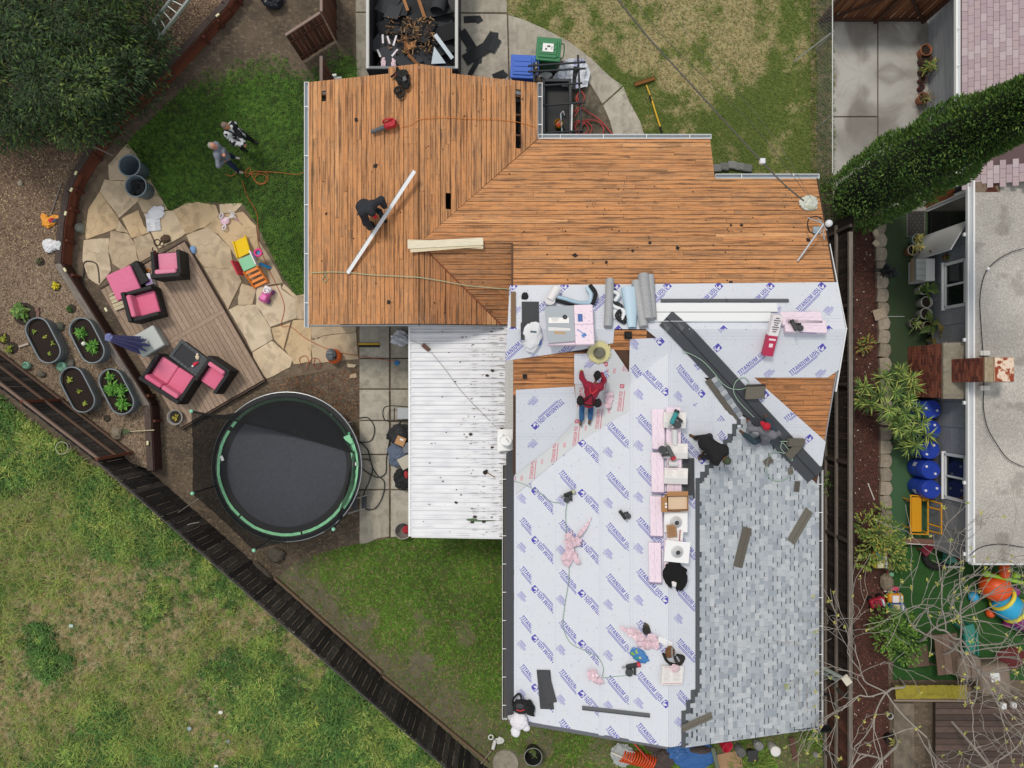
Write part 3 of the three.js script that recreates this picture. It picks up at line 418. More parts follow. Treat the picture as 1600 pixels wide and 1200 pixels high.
const rp=(l,dh=0.01)=>l.map(([a,b])=>{const p=RP(a,b,dh);return [p.x,p.z];});
const wSlope=[[-0.1,2.8],[4.2,-0.84],[4.2,9.76],[-0.1,9.66]];
const seams=[803,832,866,902,937,984,1050].map((q)=>RP(q,900).x);seams[6]=4.2;
seams.slice(0,6).forEach((x0,i)=>{const fl2=i===1||i===3;paper(clipRect(wSlope,x0 - (i?0.03:0),seams[i + 1],-9,99),hSouth,0.012 + i*0.004,fl2?uvSf(x0 + 0.98 + (i===3?0.06:0),1.2):uvS(x0 - (i===2?0.04:0),RP(1000,903).z - 0.23 - (i % 2)*0.2 - (i===4?0.0:0)),southRoof);});
paper([[4.17,-0.84],[8.8,3.1],[8.8,9.9],[4.17,9.78]],hSouth,0.016,uvS(4.28,RP(1065,920).z - 0.23),southRoof);
// main ridge: sheet over the ridge and the sheets on its south side
paper([...rp([[796,446]]),[8.87,RP(1200,441).z],[8.87,-1.46],[-0.12,-1.46]],hMain,0.016,uvE(RP(1150,460).x,-1.75),mainRoof);
paper([[-0.12,-1.46],[2.72,-1.46],...rp([[958,536],[906,547],[790,566]])],(x,z)=>hMain(x,z),0.016,uvE(-0.45,-0.45),mainRoof);
paper([[3.55,-1.46],[8.87,-1.46],[8.87,RP(1240,578).z],[8.6,RP(1240,590).z],...rp([[1090,590],[1040,540]])],hMain,0.016,uvE(RP(1236,570).x - 0.2,RP(1236,590).z + 0.12),mainRoof);
paper([...rp([[1140,590],[1178,590]]),[8.84,RP(1270,690).z],[8.84,RP(1270,728).z],...rp([[1240,728],[1080,560]])],hMain,0.024,uvE(0.4,0),mainRoof);
paper(rp([[984,530],[1044,527],[1100,590],[1165,655],[1100,660],[984,645]]),(x,z)=>Math.max(hMain(x,z),hSouth(x)),0.02,uvS(RP(984,530).x - 0.1,RP(984,560).z),southRoof);
// sheets by the kneeling roofer
paper(rp([[806,609],[897,604],[903,662],[864,712],[806,762]]),hMain,0.018,uvW(RP(806,652).x + 0.1,0.25),mainRoof);
paper(rp([[897,556],[958,545],[985,585],[985,640],[905,690],[845,740],[806,772],[804,742],[862,698],[900,655]]),(x,z)=>Math.max(hMain(x,z),hSouth(x)),0.034,(x,z)=>[(x + z*0.1) / 1.1,1 - (z - x*0.1) / 1.1],mainRoof,psuM,'grey peel and stick valley sheet with red print');
paper(rp([[897,553],[935,552],[952,588],[945,596],[908,600],[897,600]]),hMain,0.05,uvW(RP(925,573).x + 0.95,RP(925,573).z - 0.3),mainRoof);

// dark starter strip along the eave
part('starter_strip',prism([[-0.17,2.0],[0.06,1.85],[0.06,9.64],[-0.17,9.64]],(x)=>hSouth(x) + 0.014,0.008),M('#505258',{map:T.granule,roughness:0.95}),southRoof);
part('patch',prism([[-0.2,-0.95],[0.05,-0.95],[0.05,2.0],[-0.2,2.0]],(x,z)=>2.62,0.01),M('#d8d8d6',{map:T.grain}),southRoof);

// ---------- new shingles on the east slope ----------
rnd=rng(515);
const shM=M('#ffffff',{map:T.granule,roughness:0.95,vertexColors:true});
const tabTones=['#bec7d0','#cbd3da','#b4bec8','#d2d9df','#aab5c0','#c3ccd4'].map((c)=>{const k=C(c);return [k.r,k.g,k.b];});
const shH=(x,i)=>hSouth(x) + 0.026;
function shingleStrip(x1,x0,z0,z1,lab){
const gs=[],up=shH(x0),lo=shH(x1),rise=(x)=>lerp(0.004,0.014,clamp((x - x0) / (x1 - x0)));
const base=rr(0.94,1.06),put=(a,b,c,d,y,col2)=>gs.push(prism(rect(a,c,b,d),(x)=>shH(x) + rise(x) + y,0.007,{color:col2,scale:0.6,ox:rnd(),oz:rnd()}));
put(x0 - 0.02,x1,z0 + 0.0015,z1 - 0.0015,0,tabTones[0].map((q)=>q*base));
let z=z0 + (rnd()<0.5?0:rr(0.03,0.1));
while (z<z1 - 0.05){const w=Math.min(rr(0.1,0.24),z1 - z - 0.004),k=rr(0.95,1.05),t=pick(tabTones);put(x0 - 0.025,x1,z,z + w,0.006,t.map((q)=>q*k));z +=w;const g=Math.min(rnd()<0.6?rr(0.09,0.18):0.006,z1 - z);if (g>0.05){put(x0 - 0.012,x0 + 0.034,z + 0.003,z + g - 0.003,0.002,[0.12,0.135,0.15]);} z +=g;}
return part('shingle',merge(gs),shM,southRoof,lab);
}
const EAVE=8.89,EXP=0.1385,nC=27;
const topPx=[[1098,752],[1108,738],[1118,722],[1126,712],[1134,700],[1142,690],[1150,680],[1156,664],[1164,648],[1176,644],[1200,668],[1230,700],[1262,736],[1290,760]].map(([a,b])=>RP(a,b));
const botPx=[[1098,1076],[1108,1090],[1114,1110],[1118,1175]];
const zTop=(x)=>{for (let i=0;i + 1<topPx.length;i++) if (x<=topPx[i + 1].x) return lerp(topPx[i].z,topPx[i + 1].z,clamp((x - topPx[i].x) / (topPx[i + 1].x - topPx[i].x)));return topPx[topPx.length - 1].z;};
const headM=M('#5d6268',{map:T.granule,roughness:0.95});
for (let i=0;i<nC + 3;i++){
const x1=EAVE - i*EXP,x0=x1 - EXP,xm=(x0 + x1) / 2;let z=i<nC?zTop(xm):RP(1088,1082 + (i - nC)*15).z,zE=gableZ(xm) + 0.06;const z00=z;const st=(i*0.37) % 1;
part('shingle_head',prism(rect(x0 - 0.15,z - (xm<6.4?0.1:0.0),x0 + 0.01,i>=nC - 1?zE:z + 0.25),(x)=>shH(x) + 0.009,0.008),headM,southRoof);
while (z<zE - 0.04){const L=Math.min(z===z00?0.35 + st*0.65:1.0,zE - z);shingleStrip(x1,x0,z,z + L);z +=L;}
}
// valley metal lying from the ridge to the eave
{
const a=RP(1040,497,0.05),b=RP(1274,744,0.05),n=24,g=new THREE.BufferGeometry(),P=[],U=[];const w=0.27;
const dx=b.x - a.x,dz=b.z - a.z,L=Math.hypot(dx,dz),ux=dx / L,uz=dz / L,rows=[];
for (let i=0;i<=n;i++){const t=i / n,row=[];for (const s of [-1,-0.5,-0.06,0,0.06,0.5,1]){const x=a.x + dx*t + -uz*s*w,z=a.z + dz*t + ux*s*w,y=Math.max(hMain(x,z),hSouth(x) - 0.0) + 0.05 + (Math.abs(s)<0.01?0.035:0) + (t<0.25?(0.25 - t)*0.12:0);row.push([x,y,z]);} rows.push(row);}
for (let i=0;i<n;i++) for (let j=0;j<6;j++) for (const q of [rows[i][j],rows[i + 1][j],rows[i + 1][j + 1],rows[i][j],rows[i + 1][j + 1],rows[i][j + 1]]){P.push(...q);U.push(q[0],q[2]);}
g.setAttribute('position',new THREE.Float32BufferAttribute(P,3));g.setAttribute('uv',new THREE.Float32BufferAttribute(U,2));g.computeVertexNormals();
part('valley_flashing',g,M('#474b51',{roughness:0.5,metalness:0.2}),mainRoof,'dark grey metal valley flashing');
}
// white pipe hood on the eave by the patio cover
part('vent_flashing',merge([box(0.44,0.02,0.62,0,0,0),cyl(0.12,0.15,0.3,-0.02,0.15,0),cyl(0.14,0.14,0.1,0.05,0.24,0)]).translate(-0.2,2.72,1.62),M('#f2f4f5',{roughness:0.45}),southRoof,'white metal vent hood on a square plate');
part('pipe_boot',merge([box(0.2,0.02,0.2),cyl(0.07,0.09,0.12,0,0.06,0)]).translate(RP(981,524).x,RP(981,524).y + 0.03,RP(981,524).z),M('#151515'),mainRoof,'black vent stub in bare boards');
part('pipe_boot',merge([box(0.12,0.02,0.12),ring(0.035,0.012,0,0.03,0)]).translate(RP(820,588).x,RP(820,588).y + 0.02,RP(820,588).z),M('#232323'),mainRoof);

// ---------- white patio cover ----------
rnd=rng(99);
const cover=thing('patio_cover','white ribbed metal patio cover beside the house, streaked with dirt','patio cover',V(0,0,0));
const coverM=M('#ffffff',{map:T.cover,roughness:0.4});
{
const z0=-1.72,z1=4.5,N=24,dz=(z1 - z0) / N,p0=-3.0;
for (let i=0;i<N;i++){
const za=z0 + i*dz,xe=za<2.9?0.03:-0.24,gs=[prism(rect(p0,za,xe,za + dz - 0.004),(x)=>hCover(x),0.02),prism(rect(p0,za + dz - 0.045,xe,za + dz - 0.002),(x)=>hCover(x) + 0.05,0.05),prism(rect(p0,za + dz*0.45,xe,za + dz*0.45 + 0.03),(x)=>hCover(x) + 0.022,0.024)];
const g=merge(gs),ov=rnd();uvMap(g,(x,z)=>[(x - p0) / 3.1,(z - za) / 0.8 + ov]);part('roof_pan',g,coverM,cover);
}
part('fascia',box(0.06,0.14,z1 - z0,p0 - 0.03,2.27,(z0 + z1) / 2),trimW,cover);
part('fascia',merge([box(2.75,0.1,0.04,-1.6,2.36,z1 + 0.02,0,0,0.075)]),trimW,cover);
for (const z of [-1.5,1.4,4.3]) part('post',box(0.09,2.26,0.09,p0 + 0.1,1.13,z),trimW,cover);
}
{
const L=[];for (let i=0;i<90;i++){const t=Math.pow(rnd(),0.6),x=lerp(-2.9,-0.1,t),z=rr(-1.6,4.4);L.push(tr(box(rr(0.015,0.07),0.012,rr(0.01,0.03)),x,hCover(x) + 0.012,z,0,rr(-0.5,0.5),0.075));}
for (let i=0;i<9;i++){const x=rr(-2.4,-0.1),z=rr(-1.4,4.2);L.push(tr(lump(0.05,0.02,0.04,i,0.4),x,hCover(x) + 0.02,z));}
const o=solo('roof_debris','small dark scraps and leaves littered on the white patio cover','debris',merge(L),M('#3a322c'));o.userData.kind='stuff';
}
// ---------- fences and walls ----------
rnd=rng(333);
const fenceDark=['#605d5c','#4a4848','#74716e','#3c3b3c','#565352'].map((c)=>M(c,{map:T.fence,roughness:0.95})),railM=M('#8a7468',{map:T.plank}),rustM=M('#7a4530',{map:T.plank}),redBoard=['#6d4434','#5c392c','#7a4c3a'].map((c)=>M(c,{map:T.plank,roughness:0.9}));
function fenceBoards(t,a,b,y0,y1,w,mats2,off=0){
const d=b.clone().sub(a);d.y=0;const L=d.length(),n=Math.round(L / w),u=d.clone().normalize(),ry=Math.atan2(-u.z,u.x);const gs=[0,1,2].map((k)=>{const g=rbox(w - (w>0.18?0.018:0.012),1,0.024,0.006);uvMap2(g,k);return g;});
for (let i=0;i<n;i++){const m=part('board',gs[i % 3],pick(mats2),t),h=y1 - y0 + rr(-0.02,0.02);m.position.set(a.x + u.x*(i + 0.5)*L / n,y0 + h / 2,a.z + u.z*(i + 0.5)*L / n).add(V(-u.z,0,u.x).multiplyScalar(off + (i % 2)*0.012 + rr(-0.004,0.004)));m.rotation.set(0,ry,rr(-0.006,0.006));m.scale.y=h;}
}
function uvMap2(g,k){const p=g.attributes.position,u=g.attributes.uv;for (let i=0;i<p.count;i++) u.setXY(i,p.getY(i)*0.45 + k*0.31,(p.getX(i) + p.getZ(i))*0.9 + k*0.37);return g;}
{
const A=thing('timber_fence','dark timber fence with brown rails behind the raised planting terrace','fence',V(0,0,0));
const n=V(-0.609,0,0.793),u=V(0.793,0,0.609),D=9.27,P=(s,y)=>n.clone().multiplyScalar(D).addScaledVector(u,s).setY(y);
fenceBoards(A,P(-22,0),P(-8.35,0),0.3,2.4,0.15,fenceDark.slice(0,3),0);
for (const [y,w] of [[0.62,0.07],[1.4,0.07],[2.3,0.09]]) part('rail',beam(P(-22,y).addScaledVector(n,-0.07),P(-8.35,y).addScaledVector(n,-0.07),0.07,w),y>2?railM:M('#6d5547',{map:T.plank}),A);
for (const s of [-8.38,-11.17,-13.9,-16.6]) part('post',beam(P(s,0.3).addScaledVector(n,-0.04),P(s,2.36).addScaledVector(n,-0.04),0.09,0.09),rustM,A);
const B=thing('timber_fence','long weathered black board fence running down to the bottom edge beside the lawn','fence',V(0,0,0));
const n2=V(-0.66,0,0.751),u2=V(0.751,0,0.66),Q=(s,y)=>n2.clone().multiplyScalar(10.03).addScaledVector(u2,s).setY(y);
fenceBoards(B,Q(-8.0,0),Q(11.5,0),0.02,1.8,0.205,fenceDark,0);
for (const y of [0.45,1.5]) part('rail',beam(Q(-8,y).addScaledVector(n2,0.05),Q(11.5,y).addScaledVector(n2,0.05),0.05,0.09),fenceDark[1],B);
part('top_cap',beam(Q(-8,1.79).addScaledVector(n2,0.045),Q(11.5,1.79).addScaledVector(n2,0.045),0.03,0.05),M('#77777a',{map:T.fence}),B);
}
{
const L=[[[430,903],[596,1049],'brown timber edging board along the fence foot, upper length'],[[598,1055],[762,1190],'brown timber edging board along the fence foot, lower length']];
for (const [a,b,l] of L) solo('edging_board',l,'edging board',beam(K(...a,0.08),K(...b,0.08),0.07,0.14),M('#7e6a56',{map:T.plank}));
}
{
const S=thing('timber_fence','dark brown board fence with two grey rails between the house and the mulch bed','fence',V(0,0,0));
const X=10.3;fenceBoards(S,V(X + 0.03,0,-5.2),V(X + 0.03,0,9.2),0,1.88,0.16,['#4c4440','#3f3834','#5a504a'].map((c)=>M(c,{map:T.fence,roughness:0.95})));
fenceBoards(S,V(X + 0.03,0,9.2),V(X + 0.03,0,13.4),0,1.88,0.16,redBoard);
for (const [y,w,a,b] of [[1.84,0.12,-4.6,13.4],[0.95,0.08,-5,13.4],[0.2,0.08,-5,13.4]]) part('rail',beam(V(X - 0.07,y,a),V(X - 0.07,y,b),w,0.09),M('#b0aaa2',{map:T.fence}),S);
for (let z=-4.8;z<13;z +=2.4) part('post',beam(V(X - 0.05,0,z),V(X - 0.05,1.85,z),0.09,0.09),M('#5e5650',{map:T.plank}),S);
}
{
const W=thing('retaining_wall','rust brown timber retaining wall round the raised wood chip terrace','retaining wall',V(0,0,0));
const p=capLine.map(([a,b])=>K(a,b,0.52));
const capM=['#6e5f5a','#7c6c66','#b4aea8'].map((c)=>M(c,{map:T.fence})),faceM=['#7d4632','#6c3b2b','#8a5038'].map((c)=>M(c,{map:T.plank}));
for (let i=0;i + 1<p.length;i++){
const a=p[i],b=p[i + 1],d=b.clone().sub(a).normalize(),s=V(-d.z,0,d.x).multiplyScalar(-1);s.multiplyScalar(s.x>0?1:-1);
part('cap_board',beam(a.clone().addScaledVector(d,-0.02).addScaledVector(s,-0.04),b.clone().addScaledVector(s,-0.04),0.2,0.04),i>=9?capM[i===9?2:1]:capM[0],W);
for (let k=0;k<3;k++) part('wall_board',beam(a.clone().setY(0.09 + k*0.165).addScaledVector(s,0.06),b.clone().setY(0.09 + k*0.165).addScaledVector(s,0.06),0.05 + k*0.004,0.155),i>=9?M('#4a2c22',{map:T.plank}):faceM[(i + k) % 3],W);
const L=a.distanceTo(b);for (let q=0.5;q<L;q +=2.3){const c=a.clone().addScaledVector(d,q).addScaledVector(s,0.12);part('post',box(0.08,0.46,0.09,c.x,0.23,c.z,0,Math.atan2(-d.z,d.x),0),faceM[1],W);}
}
const lampL=['cream garden light on the wall cap below the aluminium ladder','cream garden light at the bend of the wall cap near the tree','cream garden light on the wall cap beside the open rubbish bins','cream garden light on the wall cap just below the bins','cream garden light on the wall cap above the snack bag','cream garden light where the two wall caps meet','cream garden light between the wall and the armchair corner of the deck','cream garden light on the wall cap near the leaning rake'];
const lamp=thing('path_light','cream garden light on the wall cap nearest the top edge','garden light',V(0,0,0),0,'small lights along the retaining wall');
part('lens',rbox(0.14,0.05,0.07,0.02,0,0.05,0),M('#e8e4b8',{roughness:0.4}),lamp);part('base',rbox(0.1,0.03,0.06,0.01,0,0.015,0),M('#4a4a46'),lamp);
[[341,25],[259,105],[183,178],[120,271],[113,297],[104,334],[103,422],[167,484],[232,692]].forEach(([x,y],i)=>{const o=i?copyOf(lamp,lampL[i - 1]):lamp;o.position.copy(K(x,y,0.545));o.rotation.y=[0.7,0.7,1.6,1.1,1.1,1.3,2.1,2.1,1.5][i];});
}
{
const G=thing('timber_gate','open brown board gate leaning over the lawn beside the debris container','gate',V(0,0,0)),a=K(446,55,1.75),b=K(500,20,1.75);
fenceBoards(G,a,b,0.1,1.74,0.16,redBoard);part('top_rail',beam(a,b,0.07,0.05),M('#a08a80',{map:T.plank}),G);for (const y of [0.4,1.4]) part('rail',beam(a.clone().setY(y).add(V(0.03,0,0.06)),b.clone().setY(y).add(V(0.03,0,0.06)),0.04,0.08),redBoard[1],G);
const H=thing('timber_fence','brown board fence running up to the top edge left of the debris container','fence',V(0,0,0)),c=K(502,-60,1.8),d=K(502,18,1.8);
fenceBoards(H,c,d,0,1.8,0.16,redBoard);part('top_rail',beam(c,d,0.08,0.05),M('#a08a80',{map:T.plank}),H);
const J=thing('timber_fence','short brown board fence stub at the corner of the bare timber roof','fence',V(0,0,0)),e=K(502,88,1.8),f=K(502,128,1.8);
fenceBoards(J,e,f,0,1.8,0.16,redBoard);part('top_rail',beam(e,f,0.09,0.05),M('#8c7a72',{map:T.plank}),J);
}
{
const X=10.02,Wf=thing('chain_link_fence','chain link fence with a pale top rail beside the front lawn','fence',V(0,0,0)),zi=M('#b9bdbd',{metalness:0.5,roughness:0.5});
part('top_rail',bar(V(X,1.15,-14),V(X,1.15,-6.6),0.022),zi,Wf);for (const z of [-13.6,-11,-8.4]) part('post',bar(V(X,0,z),V(X,1.18,z),0.028),zi,Wf);
part('brace',bar(V(X - 0.02,1.1,-11),V(X - 0.75,0.05,-10.6),0.02),zi,Wf);
const L=[];for (let z=-14;z<-7;z +=0.11){L.push(bar(V(X,0.03,z),V(X,1.13,z + 1.1*0.9),0.0028,3));L.push(bar(V(X,1.13,z),V(X,0.03,z + 1.1*0.9),0.0028,3));} const me=part('wire_mesh',merge(L),zi,Wf);me.userData.kind='stuff';
const G=thing('timber_gate','brown board gate with diagonal braces closing the side yard at the top edge','gate',V(0,0,0)),a=V(10.1,0,-12.0),b=V(13.6,0,-12.0);
fenceBoards(G,a,b,0.02,1.95,0.15,['#8a5636','#7a4a2e','#96623e'].map((c)=>M(c,{map:T.plank})));
for (const y of [0.12,1.85]) part('rail',beam(V(10.1,y,-11.93),V(13.6,y,-11.93),0.05,0.1),M('#5c3c2c',{map:T.plank}),G);
for (const x of [10.12,11.95,13.5]) part('post',beam(V(x,0,-11.9),V(x,1.95,-11.9),0.1,0.1),M('#5c3c2c',{map:T.plank}),G);
part('brace',beam(V(10.3,0.2,-11.9),V(11.9,1.8,-11.9),0.04,0.09),M('#4e3226',{map:T.plank}),G);part('brace',beam(V(13.4,0.2,-11.9),V(12.0,1.8,-11.9),0.04,0.09),M('#4e3226',{map:T.plank}),G);
}
// ---------- neighbouring buildings ----------
rnd=rng(444);
const sideM=['#9aa0a8','#a2a8b0','#939aa1'].map((c)=>M(c,{map:T.plank,roughness:0.8}));
{
const G=thing('garage','grey garage with a pale pink shingle roof and white gutter beside the side yard','building',V(0,0,0));
part('wall',box(10,2.3,8,18.7,1.15,-10.1),M('#b4b9c0',{map:T.plank,roughness:0.7}),G);part('corner_board',box(0.05,2.3,0.1,13.68,1.15,-6.1),M('#9aa0a6'),G);
const gh=(x)=>2.42 + (x - 13.2)*0.28,pk=['#c0adb5','#c6b4bb','#baa7b0','#ccbdc3','#beacb4','#c4b0b4'].map((c)=>M(c,{map:T.granule,roughness:0.95})),R=sub('roof',G);
part('deck',prism(rect(13.2,-14.2,23,-5.85),(x)=>gh(x) - 0.02,0.08),M('#5d4a4c'),R);
let k=0;for (let x=13.22;x<16.3;x +=0.155){k++;for (let z=-14.2 + (k % 2)*0.13 - rnd()*0.03;z<-5.9;z +=0.262){if (z>-9.4&&z<-6.6&&x>13.5 + 0&&z>-9.4 + (16.3 - x)*0.6) continue;if (x>15.5&&z>-7) continue;part('shingle',prism(rect(x,z,x + 0.15,z + 0.254),(q)=>gh(q) + lerp(0.012,0.002,(q - x) / 0.15),0.012,{scale:0.5,ox:rnd()}),pick(pk),R);}}
const hip=part('hip_cap',beam(V(14.6,gh(14.6) + 0.03,-14),V(16.5,gh(16.5) + 0.03,-11.9),0.3,0.02),pk[3],R);
part('gutter',merge([box(0.02,0.1,8.35,13.08,2.35,-10.02),box(0.1,0.01,8.35,13.13,2.31,-10.02),box(0.02,0.1,8.35,13.19,2.35,-10.02)]),trimW,G);for (let z=-13.8;z<-6;z +=1.1) part('gutter_strap',box(0.13,0.012,0.03,13.13,2.4,z),trimW,G);
}
{
const N=thing('neighbouring_house','grey sided neighbouring house with a flat pale gravel roof and white gutter','house',V(0,0,0)),WX=13.68,z0=-5.85,z1=5.15;
part('wall',box(9,2.45,z1 - z0 - 0.1,WX + 4.54,1.225,(z0 + z1) / 2),sideM[0],N);
for (let z=z0;z<z1 - 0.1;z +=0.8) for (let y=0.02;y<2.3;y +=0.6) part('siding_panel',rbox(0.02,0.588,0.786,0.004,WX + 0.022,y + 0.3,z + 0.4),pick(sideM),N);
const R=sub('roof',N),flat=M('#ffffff',{map:T.dirtyroof,roughness:1});
part('gravel_surface',uvMap(prism(rect(13.5,-5.9,24,5.22),(x)=>2.56 + (x - 13.5)*0.02,0.12,{}),(x,z)=>[x / 11,z / 11]),flat,R);part('fascia',box(0.05,0.2,11.2,13.47,2.5,-0.34),trimW,R);part('fascia',box(10.6,0.16,0.05,18.7,2.52,5.25),M('#cfd3d6'),R);
part('gutter',merge([box(0.02,0.1,11.1,13.34,2.48,-0.34),box(0.1,0.012,11.1,13.39,2.44,-0.34)]),M('#dfe3e6',{roughness:0.5}),N);for (const z of [-4.4,-1.3,.55,2.9,5]) part('downpipe_bracket',box(0.16,0.06,0.1,13.36,2.4,z),trimW,N);
part('roof_edge_weathering',prism(rect(13.5,-5.9,16,-5.6),2.575,0.004),M('#8b8780',{map:T.rust}),R);
function win(za,zb,ya,yb,label){const w=sub('window',N);w.userData.label=label;const x=WX - 0.02;part('frame',merge([box(0.08,0.09,zb - za,x,ya,(za + zb) / 2),box(0.08,0.09,zb - za,x,yb,(za + zb) / 2),box(0.08,yb - ya,0.09,x,(ya + yb) / 2,za),box(0.08,yb - ya,0.09,x,(ya + yb) / 2,zb),box(0.06,yb - ya,0.06,x,(ya + yb) / 2,(za + zb) / 2)]),M('#dcdfe2',{roughness:0.5}),w);part('sill',box(0.14,0.04,zb - za + 0.16,x - 0.02,ya - 0.06,(za + zb) / 2),M('#e4e7ea',{roughness:0.5}),w);part('pane',box(0.01,yb - ya,zb - za,x + 0.012,(ya + yb) / 2,(za + zb) / 2),M('#12181c',{roughness:0.08}),w);}
win(-3.75,-2.4,0.98,1.95,'white framed window near the potted plants');win(2.2,3.55,0.98,1.95,'white framed window near the blue drums');
const D=sub('door',N);part('frame',merge([box(0.1,2.1,0.1,WX - 0.02,1.05,-5.8),box(0.1,2.1,0.1,WX - 0.02,1.05,-4.84),box(0.1,0.1,1.06,WX - 0.02,2.1,-5.32)]),M('#d9dcdf'),D);part('glass_door',box(0.02,1.9,0.85,WX,1.0,-5.32),M('#15191a',{roughness:0.1}),D);part('stile',box(0.04,1.95,0.08,WX - 0.015,1.0,-5.7),M('#c9cdd0'),D);
part('screen_door',beam(V(13.6,1.05,-4.83),V(13.12,1.05,-4.02),0.04,2.05),M('#d4d6d8',{roughness:0.5}),D,'open white door leaf standing out from the wall');part('handle',beam(V(13.22,1.0,-4.1),V(13.12,1.05,-4.2),0.03,0.05),M('#8d7d5c',{metalness:0.6,roughness:0.4}),D);
// chimney
const Cn=sub('chimney',N);part('core',merge([box(0.66,1.85,1.63,13.37,0.925,-0.4),box(0.76,3.4,0.66,13.6,1.7,-0.4)]),M('#b4aa9c'),Cn);
const bm=['#84483a','#91503f','#744036','#9c5c48','#663a32','#a8644c'],L=[];
const brick=(x,y,z,w,d)=>L.push(paint(box(d,0.056,w,x,y,z),C(pick(bm)).clone()));
for (let y=0.04,r=0;y<1.83;y +=0.082,r++) for (let z=-1.22 + (r % 2?0:-0.1);z<0.4;z +=0.21){const a=Math.max(z,-1.22),b=Math.min(z + 0.2,0.42);if (b - a>0.03) brick(13.04,y,(a + b) / 2,b - a,0.03);}
for (let y=1.96,r=0;y<3.36;y +=0.082,r++){for (let z=-0.74 + (r % 2?0:-0.1);z<-0.07;z +=0.21){const a=Math.max(z,-0.74),b=Math.min(z + 0.2,-0.06);if (b - a>0.03) brick(13.2,y,(a + b) / 2,b - a,0.03);} for (const s of [-0.735,-0.065]) for (let x=13.24 + (r % 2)*0.1;x<13.9;x +=0.21) L.push(paint(box(0.2,0.056,0.02,x + 0.06,y,s),C(pick(bm)).clone()));}
const br=part('bricks',merge(L),M('#ffffff',{vertexColors:true,roughness:0.9,map:T.grain}),Cn);br.userData.kind='stuff';
part('shoulder',prism(rect(13.03,-1.24,13.52,0.44),(x)=>1.87 + (x - 13.03)*0.9,0.1,{scale:1.2}),M('#a9a498',{map:T.concrete}),Cn);part('cap',rbox(0.8,0.07,0.7,0.02,13.59,3.42,-0.4),M('#b4a890',{map:T.concrete}),Cn);part('rain_cover',rbox(0.54,0.06,0.68,0.02,13.7,3.48,-0.4),M('#ffffff',{map:T.rust,roughness:0.8}),Cn,'rusted metal chimney cover');
part('roof_bracket',box(0.28,0.1,0.14,13.75,2.62,-0.9),M('#d8d8d4'),N);part('roof_bracket',box(0.28,0.1,0.14,13.75,2.62,0.12),M('#d8d8d4'),N);
part('roof_cable',tube([[1600,388],[1580,394],[1556,408],[1541,424],[1534,445],[1531,470],[1533,510],[1536,556],[1537,600],[1537,640],[1543,668],[1558,695],[1576,718],[1600,730]].map(([a,b])=>K(a,b,2.66)),0.013,120),M('#2a2826'),N);part('roof_cable',tube([[1515,868],[1530,856],[1560,850],[1600,855]].map(([a,b])=>K(a,b,2.66)),0.012,40),M('#2a2826'),N);
part('drain_cap',ball(0.05,K(1543,420,2.66).x,2.68,K(1543,420,2.66).z),trimW,N);
for (const [y,z] of [[0.5,-1.32],[1.2,-1.3]]) part('cladding_trim',box(0.05,0.5,0.06,WX - 0.01,y + 0.25,z),sideM[1],N);
const aw=thing('timber_awning','orange brown timber slat above the neighbour\'s glass door','awning',V(0,0,0));for (let i=0;i<3;i++) part('slat',beam(K(1446 + i*5,322 - i*9,1.5 + i*0.25),K(1489 + i*2,302 - i*8,1.7 + i*0.25),0.16,0.03),M(['#8a4c28','#a35a2c','#7a4224'][i],{map:T.plank}),aw);
}
// ---------- trees and shrubs ----------
rnd=rng(555);
const leafM=M('#ffffff',{vertexColors:true,roughness:0.7}),barkM=M('#5b4a3c',{map:T.plank});
{
const t=thing('evergreen_tree','large dark evergreen tree filling the corner above the wood chip terrace','tree',V(0,0,0)),base=V(-14.2,TER,-10.6),Lv=new Leaves(),clumps=[];
part('trunk',merge([bar(base,V(-14.4,2.6,-10.9),0.24,10,0.14),...[[-12.2,3.2,-9.2],[-15.8,3.4,-9.4],[-12.6,3.4,-12.6],[-15.6,3.6,-12.2]].map((q)=>bar(V(-14.35,1.9,-10.8),V(...q),0.1,7,0.03))]),barkM,t);
for (let i=0;i<360;i++){const px=rr(-80,250),py=rr(-80,218),h=rr(0.9,4.4);const e=Math.max(0,(px - 110) / 140)**2 + Math.max(0,(py - 95) / 120)**2;if (e>0.92 + (vnoise(px / 20,py / 20,3) - 0.5)*0.5) continue;const hh=h*(1 - e*0.55) + 0.4;clumps.push([K(px,py,hh),rr(0.35,0.75),fbm(px / 60,py / 60,5,3)]);}
for (const [c,r,f] of clumps){const n=Math.floor(95*r*r / 0.25);for (let i=0;i<n;i++){const d=rdir(0.25),o=c.clone().addScaledVector(d,r*(0.45 + 0.55*rnd())),w=f>0.54?rnd()<0.4:rnd()<0.1;Lv.leaf(o,d.clone().add(V(rr(-0.8,0.8),rr(-0.4,0.5),rr(-0.8,0.8))),rr(0.11,0.21),rr(0.03,0.06),jit(w?pick(['#4c6626','#5c702a','#3e5820']):pick(['#263f1a','#1f3616','#2f4e1f','#1a2e13']),0.2),0.3);}}
part('crown',Lv.geo(),leafM,t);
}
